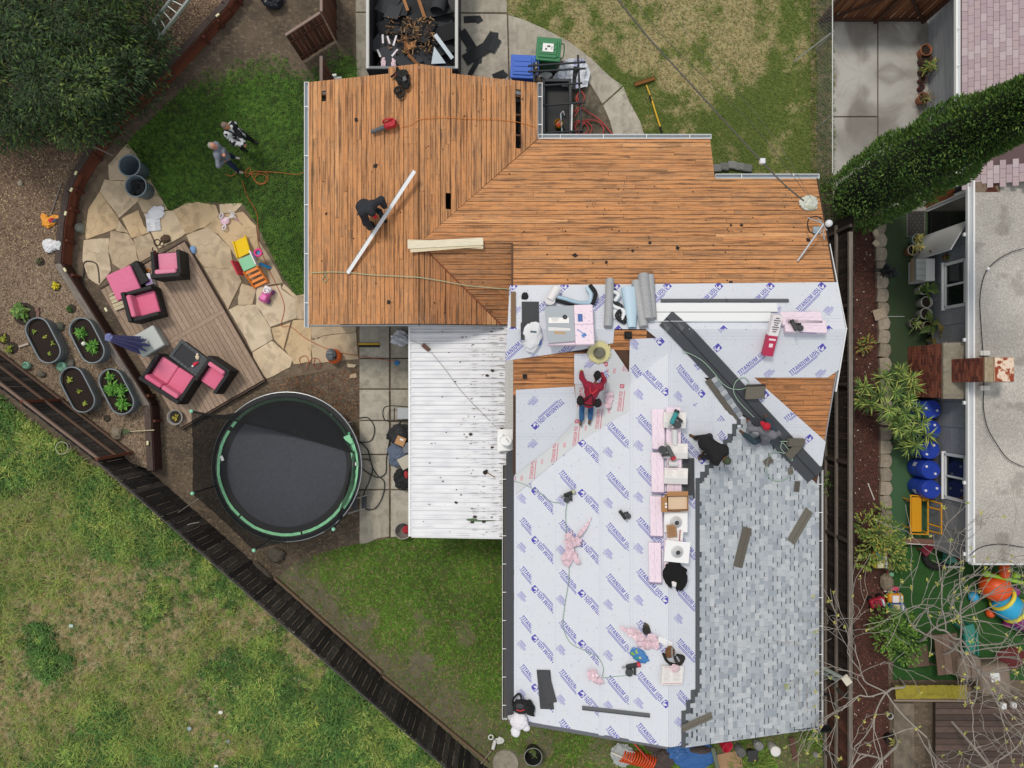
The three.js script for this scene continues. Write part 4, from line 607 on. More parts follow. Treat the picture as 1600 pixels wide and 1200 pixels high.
{
const b=K(1324,316,0),t=thing('cypress_tree','tall columnar green cypress rising between the bare roof and the neighbouring roofs','tree',V(0,0,0)),Lv=new Leaves(),Ht=11.5;
part('trunk',bar(b,b.clone().setY(9),0.16,10,0.04),barkM,t);
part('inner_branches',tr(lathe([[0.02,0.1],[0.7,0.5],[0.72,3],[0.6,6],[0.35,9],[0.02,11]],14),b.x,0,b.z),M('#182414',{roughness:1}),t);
for (let i=0;i<30000;i++){const y=Math.pow(rnd(),0.85)*Ht,a=rr(0,6.283),prof=(y<2?lerp(1.02,1.12,y / 2):lerp(1.12,0.16,Math.pow((y - 2) / (Ht - 2),1.5))),lum=n3(Math.cos(a)*2.4,y*1.15,Math.sin(a)*2.4,5),r=prof*(0.56 + 0.72*lum)*(0.88 + 0.14*rnd());const o=V(b.x + Math.cos(a)*r,y + 0.05,b.z + Math.sin(a)*r),d=V(Math.cos(a)*0.7 + rr(-0.5,0.5),0.8 + rr(-0.3,0.5),Math.sin(a)*0.7 + rr(-0.5,0.5));Lv.leaf(o,d,rr(0.1,0.19),rr(0.03,0.06),jit(pick(['#6c8e42','#5e8240','#52763a','#7a9a4a','#486a32']),0.25),0.05);}
part('crown',Lv.geo(),leafM,t);
}
function rosette(Lv,o,n,L,W,cols,up=0.5,droop=0.35){for (let i=0;i<n;i++){const a=i / n*6.283 + rr(-0.7,0.7),d=V(Math.cos(a),up*rr(0.1,2.4),Math.sin(a));Lv.leaf(o.clone().add(V(rr(-1,1)*L*0.1,rr(-1,1)*L*0.12,rr(-1,1)*L*0.1)),d,L*rr(0.5,1.2),W*rr(0.7,1.2),jit(pick(cols),0.18),droop,0.2);}}
{
const t=thing('spiky_shrub','bright green shrub of long pointed leaves beside the blue drums','shrub',V(0,0,0)),Lv=new Leaves(),st=[];
for (const [px,py,h] of [[1350,605,1.2],[1375,618,1.6],[1398,612,1.7],[1420,625,1.6],[1362,632,1.3],[1388,640,1.9],[1412,648,1.8],[1432,640,1.4],[1405,668,1.5],[1424,672,1.5],[1440,660,1.4],[1430,695,1.2],[1422,590,1.3],[1382,590,1.2],[1395,655,1.2],[1420,700,0.9],[1448,680,1.1],[1345,625,0.9],[1428,605,1.2],[1405,580,0.9]]){const p=K(px,py,h),g=V(p.x - 0.15,0,p.z*0.9 + 0.1);st.push(bar(g,p,0.02,5));rosette(Lv,p,36,0.44,0.036,['#6d8a3c','#557434','#93a850','#3c5a28','#a6b45e'],0.5,0.3);rosette(Lv,p.clone().add(V(0,-0.3,0)),16,0.42,0.04,['#6d8a3c','#557434','#93a850','#3c5a28'],0.3);}
part('stems',merge(st),barkM,t);part('foliage',Lv.geo(),leafM,t);
}
function bush(name,label,list,cols,L,W,dens=240){const t=thing(name,label,'shrub',V(0,0,0)),Lv=new Leaves(),st=[];for (const [px,py,h,r] of list){const c=K(px,py,h);st.push(bar(c.clone().setY(0),c,0.018,5));for (let i=0;i<dens*r*r*4;i++){const d=rdir(0.3);Lv.leaf(c.clone().addScaledVector(d,r*(0.35 + 0.7*rnd())),d.clone().add(V(rr(-0.6,0.6),rr(-0.3,0.6),rr(-0.6,0.6))),L*rr(0.6,1.2),W,jit(pick(cols),0.2),0.2);}} part('stems',merge(st),barkM,t);part('foliage',Lv.geo(),leafM,t);return t;}
const gcol=['#6f8a38','#587430','#8a9c46','#49642a','#a09a48'];
bush('leafy_shrub','yellow green leafy shrub beside the fence above the toy cars',[[1352,822,0.9,0.4],[1372,836,1.1,0.45],[1390,828,0.9,0.35],[1362,858,1.0,0.4],[1388,858,1.2,0.4],[1350,875,0.7,0.35],[1402,875,0.8,0.35],[1398,850,.7,.3],[1378,800,.6,.25]],gcol,0.16,0.05);
bush('leafy_shrub','deep green leafy shrub below the row of toy cars',[[1385,965,0.8,0.42],[1400,985,1.0,0.45],[1380,1000,0.8,0.35],[1420,1000,0.9,0.4],[1412,968,0.7,0.35],[1404,1018,0.7,0.35],[1375,978,0.5,0.3],[1425,1022,.6,.3]],['#4f7426','#5f8a2c','#3e5e20','#74983a'],0.15,0.055);
{
const t=thing('budding_tree','bare grey branched tree with yellow green buds over the lower right yard','tree',V(0,0,0)),segs=[],Lv=new Leaves(),base=K(1432,1012,0);
rnd=rng(8128);
const grow=(p,d,L,r,depth)=>{
let q=p.clone(),dir=d.clone().normalize();const n=4;const pts=[q.clone()];
for (let i=0;i<n;i++){dir.add(V(rr(-0.25,0.25),rr(-0.09,0.14),rr(-0.25,0.25))).normalize();q=q.clone().addScaledVector(dir,L / n);if (q.y<0.8){q.y=0.8;dir.y=Math.abs(dir.y);} pts.push(q.clone());}
segs.push(tube(pts,r,6,depth>2?4:6));
if (depth>4){if (rnd()<0.42) rosette(Lv,q,5,rr(0.06,0.11),0.04,['#b0ad58','#96a04a','#c2b868','#84943e'],0.4,0.2);return;}
if (depth>2&&rnd()<0.13) rosette(Lv,pts[2],5,rr(0.06,0.11),0.04,['#b0ad58','#96a04a','#c2b868'],0.4,0.2);
const k=depth<1?4:depth<2?3:rnd()<0.12?3:2;
for (let i=0;i<k;i++){const a=rr(0,6.283),sp=depth<1?0.95:0.62;const nd=dir.clone().addScaledVector(V(Math.cos(a),rr(-0.1,0.35),Math.sin(a)),sp*rr(0.7,1.2));grow(pts[depth?(i===0?4:2 + (i % 3)):4].clone(),nd,L*rr(0.74,0.96),Math.max(0.0065,r*0.62),depth + 1);}
};
for (const [px,py,dx,dz,L,r] of [[1415,1000,-0.45,-0.6,1.8,0.042],[1455,1020,0.15,-0.7,1.9,0.045],[1395,1140,-0.75,0.0,1.8,0.042],[1480,1120,0.2,0.3,1.8,0.042],[1445,1165,-0.3,0.15,1.7,0.036],[1545,1110,-0.15,-0.2,1.7,0.036],[1405,1060,-0.9,-0.1,1.7,0.036],[1420,1180,-0.7,-0.2,1.6,0.034],[1500,1180,0.1,-0.3,1.6,0.034]]) grow(K(px,py,0),V(dx,1,dz),L,r,0);
part('branches',merge(segs),M('#bfb8ae',{map:T.plank,roughness:0.9}),t);part('buds',Lv.geo(),leafM,t);
}
// ---------- left yard: deck, furniture, toys ----------
rnd=rng(606);
const deckM=['#b29a86','#b8a08c','#ab9480'].map((c)=>M(c,{map:T.plank,roughness:0.8}));
{
const D=thing('timber_deck','brown plank deck carrying the pink cushioned wicker furniture','deck',V(0,0,0)),h=0.18;
const A=K(287,375.5,h),B=K(155,449,h),E=K(413.5,595,h),u=E.clone().sub(A).normalize(),L=A.distanceTo(E),v0=B.clone().sub(A),v=v0.clone().addScaledVector(u,-v0.dot(u)),Wd=v.length();v.normalize();
const n=21,w=Wd / n,mid=L*0.5;const P=(s,t)=>{const q=A.clone().addScaledVector(u,s).addScaledVector(v,t);return [q.x,q.z];};
for (let i=0;i<n;i++) for (const [s0,s1] of [[0.05,mid - 0.08],[mid + 0.08,L - 0.05]]) part('deck_board',prism([P(s0,i*w + 0.004),P(s1,i*w + 0.004),P(s1,(i + 1)*w - 0.004),P(s0,(i + 1)*w - 0.004)],h,0.03,{bevel:0.004,dir:Math.atan2(u.z,u.x),ox:rnd()*3,oz:rnd()}),pick(deckM),D);
part('divider_board',prism([P(mid - 0.075,0),P(mid + 0.075,0),P(mid + 0.075,Wd),P(mid - 0.075,Wd)],h + 0.002,0.03,{bevel:0.004}),deckM[0],D);
const f=M('#5d4c44',{map:T.plank});for (const [a,b] of [[[0,0],[L,0]],[[0,Wd],[L,Wd]],[[0,0],[0,Wd]],[[L,0],[L,Wd]]]){const p=P(...a),q=P(...b);part('fascia',beam(V(p[0],0.09,p[1]),V(q[0],0.09,q[1]),0.04,0.17),f,D);}
}
const wick=M('#26282b',{map:T.weave,roughness:0.7}),pinkM=['#f27a9f','#f484a6','#ee7098'].map((c)=>M(c,{map:T.grain,roughness:0.85})),pinkPale=M('#f69aba',{map:T.grain,roughness:0.85});
function seatUnit(label,w,d,n,pos,turn,group,cus=pinkM){
const t=thing(n>1?'wicker_sofa':'wicker_armchair',label,n>1?'sofa':'armchair',pos,turn,group),uw=(w - 0.24) / n;
part('base',rbox(w,0.3,d,0.02,0,0.17,0),wick,t);for (const s of [-1,1]) part('armrest',rbox(0.12,0.36,d,0.025,s*(w / 2 - 0.06),0.45,0),wick,t);
part('backrest',rbox(w,0.46,0.13,0.03,0,0.5,-d / 2 + 0.065),wick,t);
for (let i=0;i<n;i++){const x=(i - (n - 1) / 2)*uw;part('seat_cushion',rbox(uw - 0.01,0.13,d - 0.2,0.05,x,0.38,0.06),cus[i % cus.length],t);part('back_cushion',rbox(uw - 0.012,0.34,0.16,0.06,x,0.55,-d / 2 + 0.22,-0.16),cus[(i + 1) % cus.length],t);}
for (const sx of [-1,1]) for (const sz of [-1,1]) part('foot',box(0.06,0.05,0.06,sx*(w / 2 - 0.05),0.02,sz*(d / 2 - 0.05)),M('#111111'),t);
return t;
}
const DY=0.19;
seatUnit('black wicker armchair with pale pink cushions at the top corner of the deck',0.94,0.88,1,K(268,416,0.45).setY(DY),Math.PI + 0.08,'wicker armchairs',[pinkPale]);
seatUnit('black wicker armchair with a leaning back cushion beside the large pink ottoman',0.98,0.96,1,K(229,477,0.45).setY(DY),1.84,'wicker armchairs');
seatUnit('black wicker two seat sofa with four pink cushions on the deck',1.5,1.0,2,K(271,592,0.45).setY(DY),2.566);
seatUnit('black wicker armchair facing the sofa across the grey table',0.86,0.92,1,K(340,586,0.45).setY(DY),-0.6,'wicker armchairs');
{
const t=thing('wicker_ottoman','large square pink ottoman cushion slid half off its black wicker base','ottoman',K(207,441,0.3).setY(DY),ANG(0,0,0.82,-0.5));part('base',rbox(0.9,0.34,0.78,0.03,0.12,0.18,-0.06),wick,t);part('cushion',rbox(0.86,0.13,0.9,0.05,-0.12,0.42,0.02,0,-0.12,0),M('#f283ac',{map:T.grain,roughness:0.85}),t);
const k=thing('coffee_table','low grey wicker table with a dark inset top between sofa and armchair','table',K(300,560,0.4).setY(DY),ANG(0,0,0.8,0.6));part('frame',merge([rbox(1.12,0.06,0.1,0.015,0,0.4,-0.29),rbox(1.12,0.06,0.1,0.015,0,0.4,0.29),rbox(0.1,0.06,0.5,0.015,-0.51,0.4,0),rbox(0.36,0.06,0.5,0.015,0.38,0.4,0)]),M('#5f666b',{map:T.weave,roughness:0.7}),k);part('glass_top',box(0.7,0.02,0.52,-0.12,0.39,0),M('#24262a',{roughness:0.25}),k);part('apron',rbox(1.06,0.3,0.6,0.02,0,0.2,0),wick,k);
const d1=thing('toy_doll','red and white toy lying on the grey wicker table','toy',K(305,569,0.62).setY(DY + 0.43),0.8);part('body',merge([lump(0.07,0.035,0.05,3,0.3),tr(lump(0.05,0.03,0.03,5,0.3),0.08,0,0.03)]),M('#d2304c'),d1);part('head',ball(0.035,-0.09,0.035,0),M('#efe6e0'),d1);
const d2=thing('toy_doll','cream toy lying beside the red toy on the table','toy',K(309,558,0.62).setY(DY + 0.43),0.2);part('body',lump(0.06,0.04,0.07,8,0.35),M('#e2d2b4'),d2);part('head',ball(0.04,0.03,0.05,-0.08),M('#e8dcc8'),d2);
const b=thing('storage_bench','rounded pale grey plastic box standing at the left edge of the deck','storage box',K(236,534,0.42).setY(DY),ANG(0,0,0.86,-0.5));part('lid',rbox(0.84,0.12,0.76,0.06,0,0.4,0),M('#b9c0be',{roughness:0.5}),b);part('box',rbox(0.78,0.36,0.7,0.05,0,0.18,0),M('#a8afae',{roughness:0.5}),b);part('latch',box(0.04,0.08,0.12,-0.41,0.34,0.1),M('#2c2f30'),b);
// closed parasol
const um=thing('closed_parasol','closed navy blue parasol standing beside the pale storage box','parasol',V(0,0,0)),foot=K(233,543,0.2),tip=K(168,527,2.55),ax=tip.clone().sub(foot),L=ax.length();part('pole',bar(foot,tip,0.022),M('#3a3f4a',{metalness:0.5,roughness:0.4}),um);
const g=new THREE.CylinderGeometry(0.1,0.27,L*0.7,72,14,true),p=g.attributes.position;for (let i=0;i<p.count;i++){const a=Math.atan2(p.getZ(i),p.getX(i)),y=p.getY(i) / (L*0.7) + 0.5,k=1 + (0.34 - 0.2*y)*Math.cos(a*8 + y*1.5) + (1 - y)*0.1*Math.cos(a*3),yy=p.getY(i) - (1 - y)*0.12*Math.cos(a*8);p.setXYZ(i,p.getX(i)*k*0.82,yy,p.getZ(i)*k*0.82);} g.computeVertexNormals();const q=new THREE.Quaternion().setFromUnitVectors(V(0,1,0),ax.clone().normalize()),mid=foot.clone().addScaledVector(ax,0.62);
g.applyQuaternion(q);g.translate(mid.x,mid.y,mid.z);part('canopy',g,M('#666ca6',{roughness:0.8,map:T.grain}),um);part('finial',tr(lump(0.1,0.08,0.1,21,0.45,4),tip.x,tip.y - 0.12,tip.z),M('#7e86b8'),um);
const cr=thing('slatted_panel','stacked cream plastic panels lying on the deck behind the armchair','panels',K(186,471,0.25).setY(DY),ANG(0,0,0.9,-0.35));for (let i=0;i<4;i++) part('slat',rbox(0.5,0.04,0.11,0.01,0.02*(i % 2),0.03 + (i % 2)*0.02,(i - 1.5)*0.125),M('#c9bfa0',{roughness:0.7}),cr);part('rod',rbox(0.36,0.03,0.05,0.01,-0.05,0.07,-0.32,0,0.25),M('#c9bfa0'),cr);
const bx=thing('toy_box','white and purple toy box standing beside the ottoman','toy',K(233,437,0.35).setY(DY),ANG(0,0,0.95,-0.25));part('box',rbox(0.24,0.26,0.38,0.03,0,0.13,0),M('#e4e2ee'),bx);part('lid',rbox(0.2,0.02,0.16,0.008,0,0.268,0.08),M('#a072c0'),bx);part('handle',rbox(0.1,0.03,0.04,0.01,0.01,0.285,0.08),M('#2b2030'),bx);part('latch',box(0.25,0.05,0.03,0,0.18,0.195),M('#2b2030'),bx);
const sc=thing('toy_scissors','orange plastic toy ring above the toy box on the deck','toy',K(227,424,0.2).setY(DY + 0.01));part('loop',ring(0.06,0.014,0,0.015,0),M('#e8902c'),sc);part('loop',ring(0.05,0.014,0.1,0.015,-0.03),M('#e8902c'),sc);part('arm',beam(V(-0.02,0.02,0.05),V(0.12,0.02,0.1),0.03,0.02),M('#e8902c'),sc);
solo('cushion_scrap','pale blue toy piece on the flagstones at the deck edge','toy',lump(0.1,0.06,0.13,4,0.3),M('#7fa3d0'),K(302,391,0.06).setY(0.05));
const bt=thing('red_bottle','dark red bottle leaning on the arm of the top armchair','bottle',K(244,398,0.6).setY(0.66),0.2);part('body',tr(cyl(0.045,0.05,0.22,0,0,0,12),0,0.06,0,1.2,0,0.2),M('#5c1a1c',{roughness:0.3}),bt);part('neck',tr(cyl(0.018,0.02,0.12,0,0,0,10),0,0.1,-0.15,1.2,0,0.2),M('#3c1214',{roughness:0.3}),bt);
solo('stone_ornament','round brown stone ornament on the flagstones beside the deck corner','ornament',lump(0.15,0.09,0.13,9,0.25),M('#5e4a38',{map:T.grain}),K(259,373,0.1).setY(0.04));
solo('iron_scroll','curled black iron scroll on the flagstones above the armchair','ornament',merge([ring(0.1,0.014,0,0.02,0),ring(0.07,0.012,0.12,0.02,0.1),tube([V(0.08,0.02,0.05),V(0.2,0.02,-0.02),V(0.26,0.03,0.08)],0.012)]),M('#26241f',{metalness:0.4}),K(246,379,0.05).setY(0.05),0.4);
const pt=thing('flower_pot','grey rimmed pot with a small yellowing plant at the bottom corner of the deck','plant pot',K(274.5,652,0.3).setY(0));part('pot',lathe([[0.02,0.005],[0.17,0.005],[0.23,0.32],[0.255,0.33],[0.255,0.37],[0.215,0.37],[0.2,0.27],[0.01,0.26]],28),M('#a9a6a0',{map:T.grain}),pt);part('soil',cyl(0.2,0.2,0.02,0,0.28,0),M('#2c2420'),pt);const Lv=new Leaves();rosette(Lv,V(0,0.3,0),8,0.17,0.06,['#b39c2c','#8d8a2e','#6e7a2c'],0.4);part('plant',Lv.geo(),leafM,pt);
}
{
const s=thing('toy_playset','toddler slide set with yellow slide, green platform and orange steps on the flagstones','toy slide',K(390,412,0.3).setY(0.045),ANG(0,0,0.42,0.9));const pl=(c)=>M(c,{roughness:0.45});
part('slide',merge([rbox(0.72,0.04,0.4,0.015,-0.6,0.22,0,0,0,0.46),rbox(0.74,0.1,0.05,0.02,-0.6,0.26,-0.22,0,0,0.46),rbox(0.74,0.1,0.05,0.02,-0.6,0.26,0.22,0,0,0.46)]),pl('#ecc81c'),s);part('platform',rbox(0.42,0.05,0.46,0.015,0,0.42,0),pl('#7ec49a'),s);
const st=sub('steps',s);for (const z of [-0.24,0.24]) part('rail',rbox(0.66,0.09,0.06,0.02,0.47,0.24,z,0,0,-0.62),pl('#e07c24'),st);for (let i=0;i<4;i++) part('tread',rbox(0.1,0.05,0.44,0.015,0.27 + i*0.14,0.37 - i*0.1,0),pl('#e88a30'),st);
part('side_panel',rbox(0.5,0.42,0.05,0.02,0.02,0.42,0.36,0.2),pl('#cc2f4a'),s);part('side_panel',rbox(0.5,0.3,0.05,0.02,-0.02,0.5,-0.27),pl('#e8e8ea'),s);part('hoop',tr(new THREE.TorusGeometry(0.11,0.035,10,24),-0.12,0.52,-0.47,Math.PI / 2),pl('#e23c86'),s);part('hoop_panel',rbox(0.16,0.06,0.3,0.02,-0.12,0.45,-0.44),pl('#2f7fb8'),s);part('foot_bar',beam(V(0.15,0.3,-0.3),V(0.34,0.02,-0.5),0.09,0.05),pl('#2f86c4'),s);
const tk=thing('tricycle','small pink and white tricycle lying on the flagstones','tricycle',K(352,345,0.1).setY(0.05),0.35);part('seat',lump(0.16,0.06,0.13,2,0.15),pl('#eec8d8'),tk);for (const [x,y,z] of [[-0.1,0.08,0.2],[0.3,0.1,-0.08],[-0.05,0.1,-0.18]]){const w=part('wheel',tr(new THREE.TorusGeometry(0.085,0.022,8,20),x,y,z,1.1,0.4,0),pl('#e4e6ea'),tk);part('hub',ball(0.025,x,y,z),pl('#d06a98'),w);} part('frame',merge([bar(V(0,0.09,0),V(0.32,0.12,-0.06),0.022),bar(V(0.02,0.08,-0.1),V(-0.1,0.08,0.2),0.018)]),pl('#f0f0f2'),tk);part('handlebar',merge([bar(V(0.28,0.2,-0.24),V(0.4,0.2,0.1),0.018),bar(V(0.33,0.1,-0.06),V(0.34,0.2,-0.07),0.016)]),pl('#d8d8de'),tk);part('grip',bar(V(0.4,0.2,0.1),V(0.44,0.2,0.2),0.024),pl('#c07ca0'),tk);
const cr=thing('toy_car','pink ride-on toy car with a white steering wheel on the flagstones','toy car',K(416,461,0.2).setY(0.045),ANG(0,0,0.42,-0.9));part('body',rbox(0.52,0.18,0.28,0.08,0,0.17,0),pl('#d660a6'),cr);part('seat',rbox(0.2,0.1,0.22,0.05,-0.1,0.29,0),pl('#e87cba'),cr);part('hood',rbox(0.2,0.1,0.26,0.05,0.19,0.26,0),pl('#eee6ee'),cr);part('steering_wheel',tr(new THREE.TorusGeometry(0.085,0.02,8,24),0.14,0.36,0,1.2,0,0.3),pl('#f4f4f6'),cr);for (const x of [-0.17,0.17]) for (const z of [-0.15,0.15]) part('wheel',cyl(0.08,0.08,0.06,x,0.08,z,18,Math.PI / 2),pl('#7c4c88'),cr);
const nw=thing('paper_sacks','white printed sacks lying on the flagstones near the bins','sacks',K(240,345,0.05).setY(0.05),0.1),prn=canvasTex(256,256,(c,w,h)=>{c.fillStyle='#dfe2e8';c.fillRect(0,0,w,h);c.fillStyle='#8a8e98';for (let y=30;y<230;y +=16){c.fillRect(30,y,70 + (y*7) % 40,5);c.fillRect(140,y,60 + (y*5) % 50,5);}});part('sack',uvMap(rbox(0.46,0.05,0.6,0.03,0,0.03,0.05),(x,z)=>[x*2,z*1.6]),M('#ffffff',{map:prn}),nw);part('sack',tr(lump(0.28,0.05,0.22,12,0.35),0.16,0.02,-0.24),M('#dde0e6'),nw);
for (const [px,py,h,nm,lb,fill] of [[203,259,0.75,'empty','open grey plastic rubbish bin, empty, beside the flagstones',0],[213,291,0.68,'filled','open grey plastic rubbish bin filled with dark scraps',1]]){const p=K(px,py,h),b=thing('rubbish_bin',lb,'rubbish bin',p.setY(0.03));const R=0.335;part('tub',lathe([[0.01,0.03],[R*0.78,0.02],[R*0.97,h],[R*0.92,h],[R*0.76,0.05],[0.01,0.05]],30),M('#5b6a74',{roughness:0.55}),b);part('rim',ring(R,0.022,0,h,0),M('#7d8c94',{roughness:0.5}),b);for (const s of [-1,1]) part('handle',rbox(0.05,0.05,0.16,0.015,s*(R + 0.03),h - 0.08,0),M('#4b5862'),b);if (fill){const L=[];for (let i=0;i<40;i++) L.push(box(rr(0.05,0.2),0.02,rr(0.04,0.12),rr(-0.2,0.2),h - 0.16 + rr(0,0.08),rr(-0.2,0.2),rr(-0.6,0.6),rr(0,3),rr(-0.6,0.6)));part('scraps',merge(L),M('#1c1d1f'),b).userData.kind='stuff';}}
solo('glass_cloche','clear rounded plastic cloche beside the retaining wall','cloche',lathe([[0.17,0],[0.17,0.12],[0.12,0.2],[0.01,0.23]],20),M('#d8e0d8',{transmission:0.85,roughness:0.15,thickness:0}),K(125,356,0.1).setY(0.01));
}
{
const pl=[];const galv=M('#8a949b',{metalness:0.45,roughness:0.5,map:T.grain}),soilM=M('#2e241f',{map:T.granule,roughness:1});
function stad(R,S,y0,y1,t=0){const o=[],n=14;for (let i=0;i<=n;i++){const a=Math.PI*i / n;o.push([Math.cos(a)*R,S + Math.sin(a)*R]);} for (let i=0;i<=n;i++){const a=Math.PI + Math.PI*i / n;o.push([Math.cos(a)*R,-S + Math.sin(a)*R]);} return o;}
const R=0.375,S=0.38,H=0.42;
const specs=[[67.5,532,'with four sparse seedlings, nearest the left edge',0],[136,532,'with two bushy green plants and a white flower',1],[121,609,'with three yellow green seedlings, nearest the dark fence',2],[182,612,'crowded with bushy green plants at the terrace corner',3]];
for (const [px,py,lb,k] of specs){
const t=thing('oval_planter','oval galvanised metal planter ' + lb,'planter',K(px,py,TER + H).setY(TER),0.47,'oval metal planters'),L=[];
const o=stad(R,S),pos=[];const shell=[];for (let i=0;i<o.length;i++){const a=o[i],b=o[(i + 1) % o.length],c=(q,s)=>[q[0]*s,q[1]>0?S + (q[1] - S)*s:-S + (q[1] + S)*s];for (let r=0;r<4;r++){const y0=r*H / 4,y1=(r + 1)*H / 4,m=r % 2?1.02:1;const p0=c(a,m),p1=c(b,m);const g=new THREE.BufferGeometry();g.setAttribute('position',new THREE.Float32BufferAttribute([p0[0],y0,p0[1],p1[0],y0,p1[1],p1[0],y1,p1[1],p0[0],y0,p0[1],p1[0],y1,p1[1],p0[0],y1,p0[1]],3));g.computeVertexNormals();L.push(fix(g));}}
part('tub',merge(L),galv,t);part('rim',tube(o.map(([x,z])=>V(x,H,z)),0.03,80,8,true),galv,t);part('soil',prism(o.map(([x,z])=>[x*0.97,z*0.97]),(x,z)=>H - 0.09 + 0.03*vnoise(x*6,z*6,3),0.05,{scale:0.5}),soilM,t);
const put=(x,z,n,l,w,cols)=>{const Lv=new Leaves();for (let m=0;m<n;m++) rosette(Lv,V(x + rr(-1,1)*l*0.35*(n>3),H - 0.07 + rr(0,0.1)*(n>3),z + rr(-1,1)*l*0.35*(n>3)),9,l*rr(0.7,1),w,cols,0.6,0.25);part('plant',Lv.geo(),leafM,t);};
const yg=['#8ea040','#a8ac48','#6e8a34'],gr=['#4f8a2e','#62a038','#3c7024','#76ae48'];
if (k===0) [[-0.15,-0.42],[0.08,-0.1],[0.2,0.2],[-0.04,0.45]].forEach(([x,z])=>put(x,z,1,0.14,0.05,yg));if (k===1){put(-0.05,-0.3,9,0.24,0.05,gr);put(0.06,0.28,10,0.26,0.05,gr);part('flower',lump(0.06,0.05,0.06,5,0.3).translate(-0.12,H,0.05),M('#e8eee0'),t);}
if (k===2) [[-0.1,-0.4],[0,0.05],[0,0.48]].forEach(([x,z])=>put(x,z,2,0.15,0.05,yg));if (k===3) [[0,-0.5],[-0.12,-0.15],[0.14,0.0],[0,0.45]].forEach(([x,z],i)=>put(x,z,i?10:3,0.26,0.06,gr));
}
const plant=(name,label,cat,px,py,n,l,w,cols,up=0.4)=>{const o=thing(name,label,cat,K(px,py,TER + 0.1).setY(TER)),Lv=new Leaves();for (let m=0;m<n;m++) rosette(Lv,V(rr(-1,1)*l*0.4*(n>2),0.02 + rr(0,0.08)*(n>2),rr(-1,1)*l*0.4*(n>2)),9,l,w,cols,up,0.3);part('foliage',Lv.geo(),leafM,o);part('soil',lump(l*1.1,0.025,l*1.1,3,0.2),M('#3a2e26',{map:T.granule}),o);return o;};
const sq=plant('squash_plant','broad leaved green squash plant beside an arc of small bricks','plant',35,490,5,0.32,0.16,['#6c9044','#557a38','#8aa456']);for (let i=0;i<5;i++) part('edging_brick',rbox(0.1,0.06,0.16,0.01,0.36 + Math.cos(i*0.4 - 0.7)*0.1,0.03,-0.15 + i*0.14,0,-0.3 + i*0.15),M('#8a6a60',{map:T.grain}),sq);
plant('clump_plant','round clump of dark green grass on the wood chips','plant',109,482,8,0.13,0.02,['#4c7a2c','#3c6222'],1);plant('yellow_plant','small bright yellow plant on the wood chips','plant',85,447,4,0.13,0.06,['#c8b818','#d8ca2c']);plant('dry_plant','small withered plant below the white plastic bag','plant',60,408,3,0.12,0.04,['#5e5a3a','#7a6e4c','#4c5a34']);
plant('seedling','yellow green seedling at the left edge of the terrace','plant',4,529,3,0.16,0.06,['#a8a83c','#7e8e34']);plant('seedling','yellow green seedling in a patch of dark soil near the left fence','plant',16,543,3,0.17,0.06,['#98a03c','#7e8e34','#5c7a2c']);plant('seedling','tiny withered seedling below the planter at the terrace corner','plant',165,654,2,0.1,0.03,['#6e6a48','#5c6a3c']);
for (const [px,py,lb,s] of [[40,571,'pale teal glazed pot, the smaller one near the dark fence',0.8],[97,573,'pale teal glazed pot between the two lower planters',1.05]]){const o=thing('teal_planter',lb,'pot',K(px,py,TER + 0.15).setY(TER));part('pot',tr(lathe([[0.01,0],[0.1,0],[0.16,0.1],[0.15,0.2],[0.1,0.24],[0.09,0.2],[0.01,0.17]],9).scale(s,s,s),0,0,0),M('#86b8a0',{roughness:0.35,flatShading:true}),o);part('soil',cyl(0.095*s,0.095*s,0.01,0,0.19*s,0),M('#5f8a76'),o);}
for (const [px,py,sx,lb,c] of [[96,510,0.14,'blue grey stone between the two upper planters','#5e6a68'],[112,567,0.15,'flat grey stone right of the teal pot','#7c7f84'],[66,584,0.13,'flat grey stone below the small teal pot','#787a7c'],[184,676,0.2,'pale grey rock beside the leaning rake','#a09e98'],[33,287,0.1,'small white rock on the upper wood chips','#b8b8b8']]) solo('stone',lb,'stone',lump(sx,sx*0.5,sx*0.8,px,0.25,2,3),M(c,{map:T.stone,roughness:0.9}),K(px,py,TER).setY(TER),px);
const yb=thing('snack_bag','yellow and red crumpled packaging bag on the wood chips','bag',K(82,346,TER).setY(TER),0.5);part('bag',merge([lump(0.28,0.07,0.14,31,0.4,3),tr(lump(0.12,0.06,0.24,33,0.4,3),-0.16,0,-0.1)]),M('#e69a1c',{roughness:0.4}),yb);part('print',tr(lump(0.11,0.085,0.08,35,0.3),0.03,0.005,0),M('#c4323c',{roughness:0.4}),yb);part('print',tr(lump(0.1,0.08,0.06,37,0.3),0.12,0.0,0.06),M('#384a66',{roughness:0.4}),yb);
const wb=thing('plastic_bag','white plastic bag resting against the retaining wall cap','bag',K(79,385,TER).setY(TER));part('bag',merge([lump(0.2,0.1,0.22,41,0.3,2.6),tr(lump(0.18,0.08,0.16,43,0.4,3),0.22,0,-0.02)]),M('#dcdfe4',{roughness:0.4}),wb);
solo('white_stub','short white stick lying beside the left planter','stick',beam(V(-0.16,0.04,0.06),V(0.16,0.05,-0.04),0.06,0.05),M('#c2b6ac'),K(39,539,TER).setY(TER));
solo('wooden_stake','grey wooden stake lying above the yellow bag','stake',beam(K(80,334,TER + 0.03),K(97,284,TER + 0.03),0.035,0.03),M('#8a8078',{map:T.plank}));
const bh=thing('long_handle','grey broken handle lying across the retaining wall beside the bins','handle',V(0,0,0));part('pole',beam(K(124,219,0.58),K(176,243,0.6),0.04,0.03),M('#a09088',{map:T.plank}),bh);part('pole',beam(K(128,219,0.62),K(178,244,0.63),0.03,0.025),M('#8c7c74',{map:T.plank}),bh);
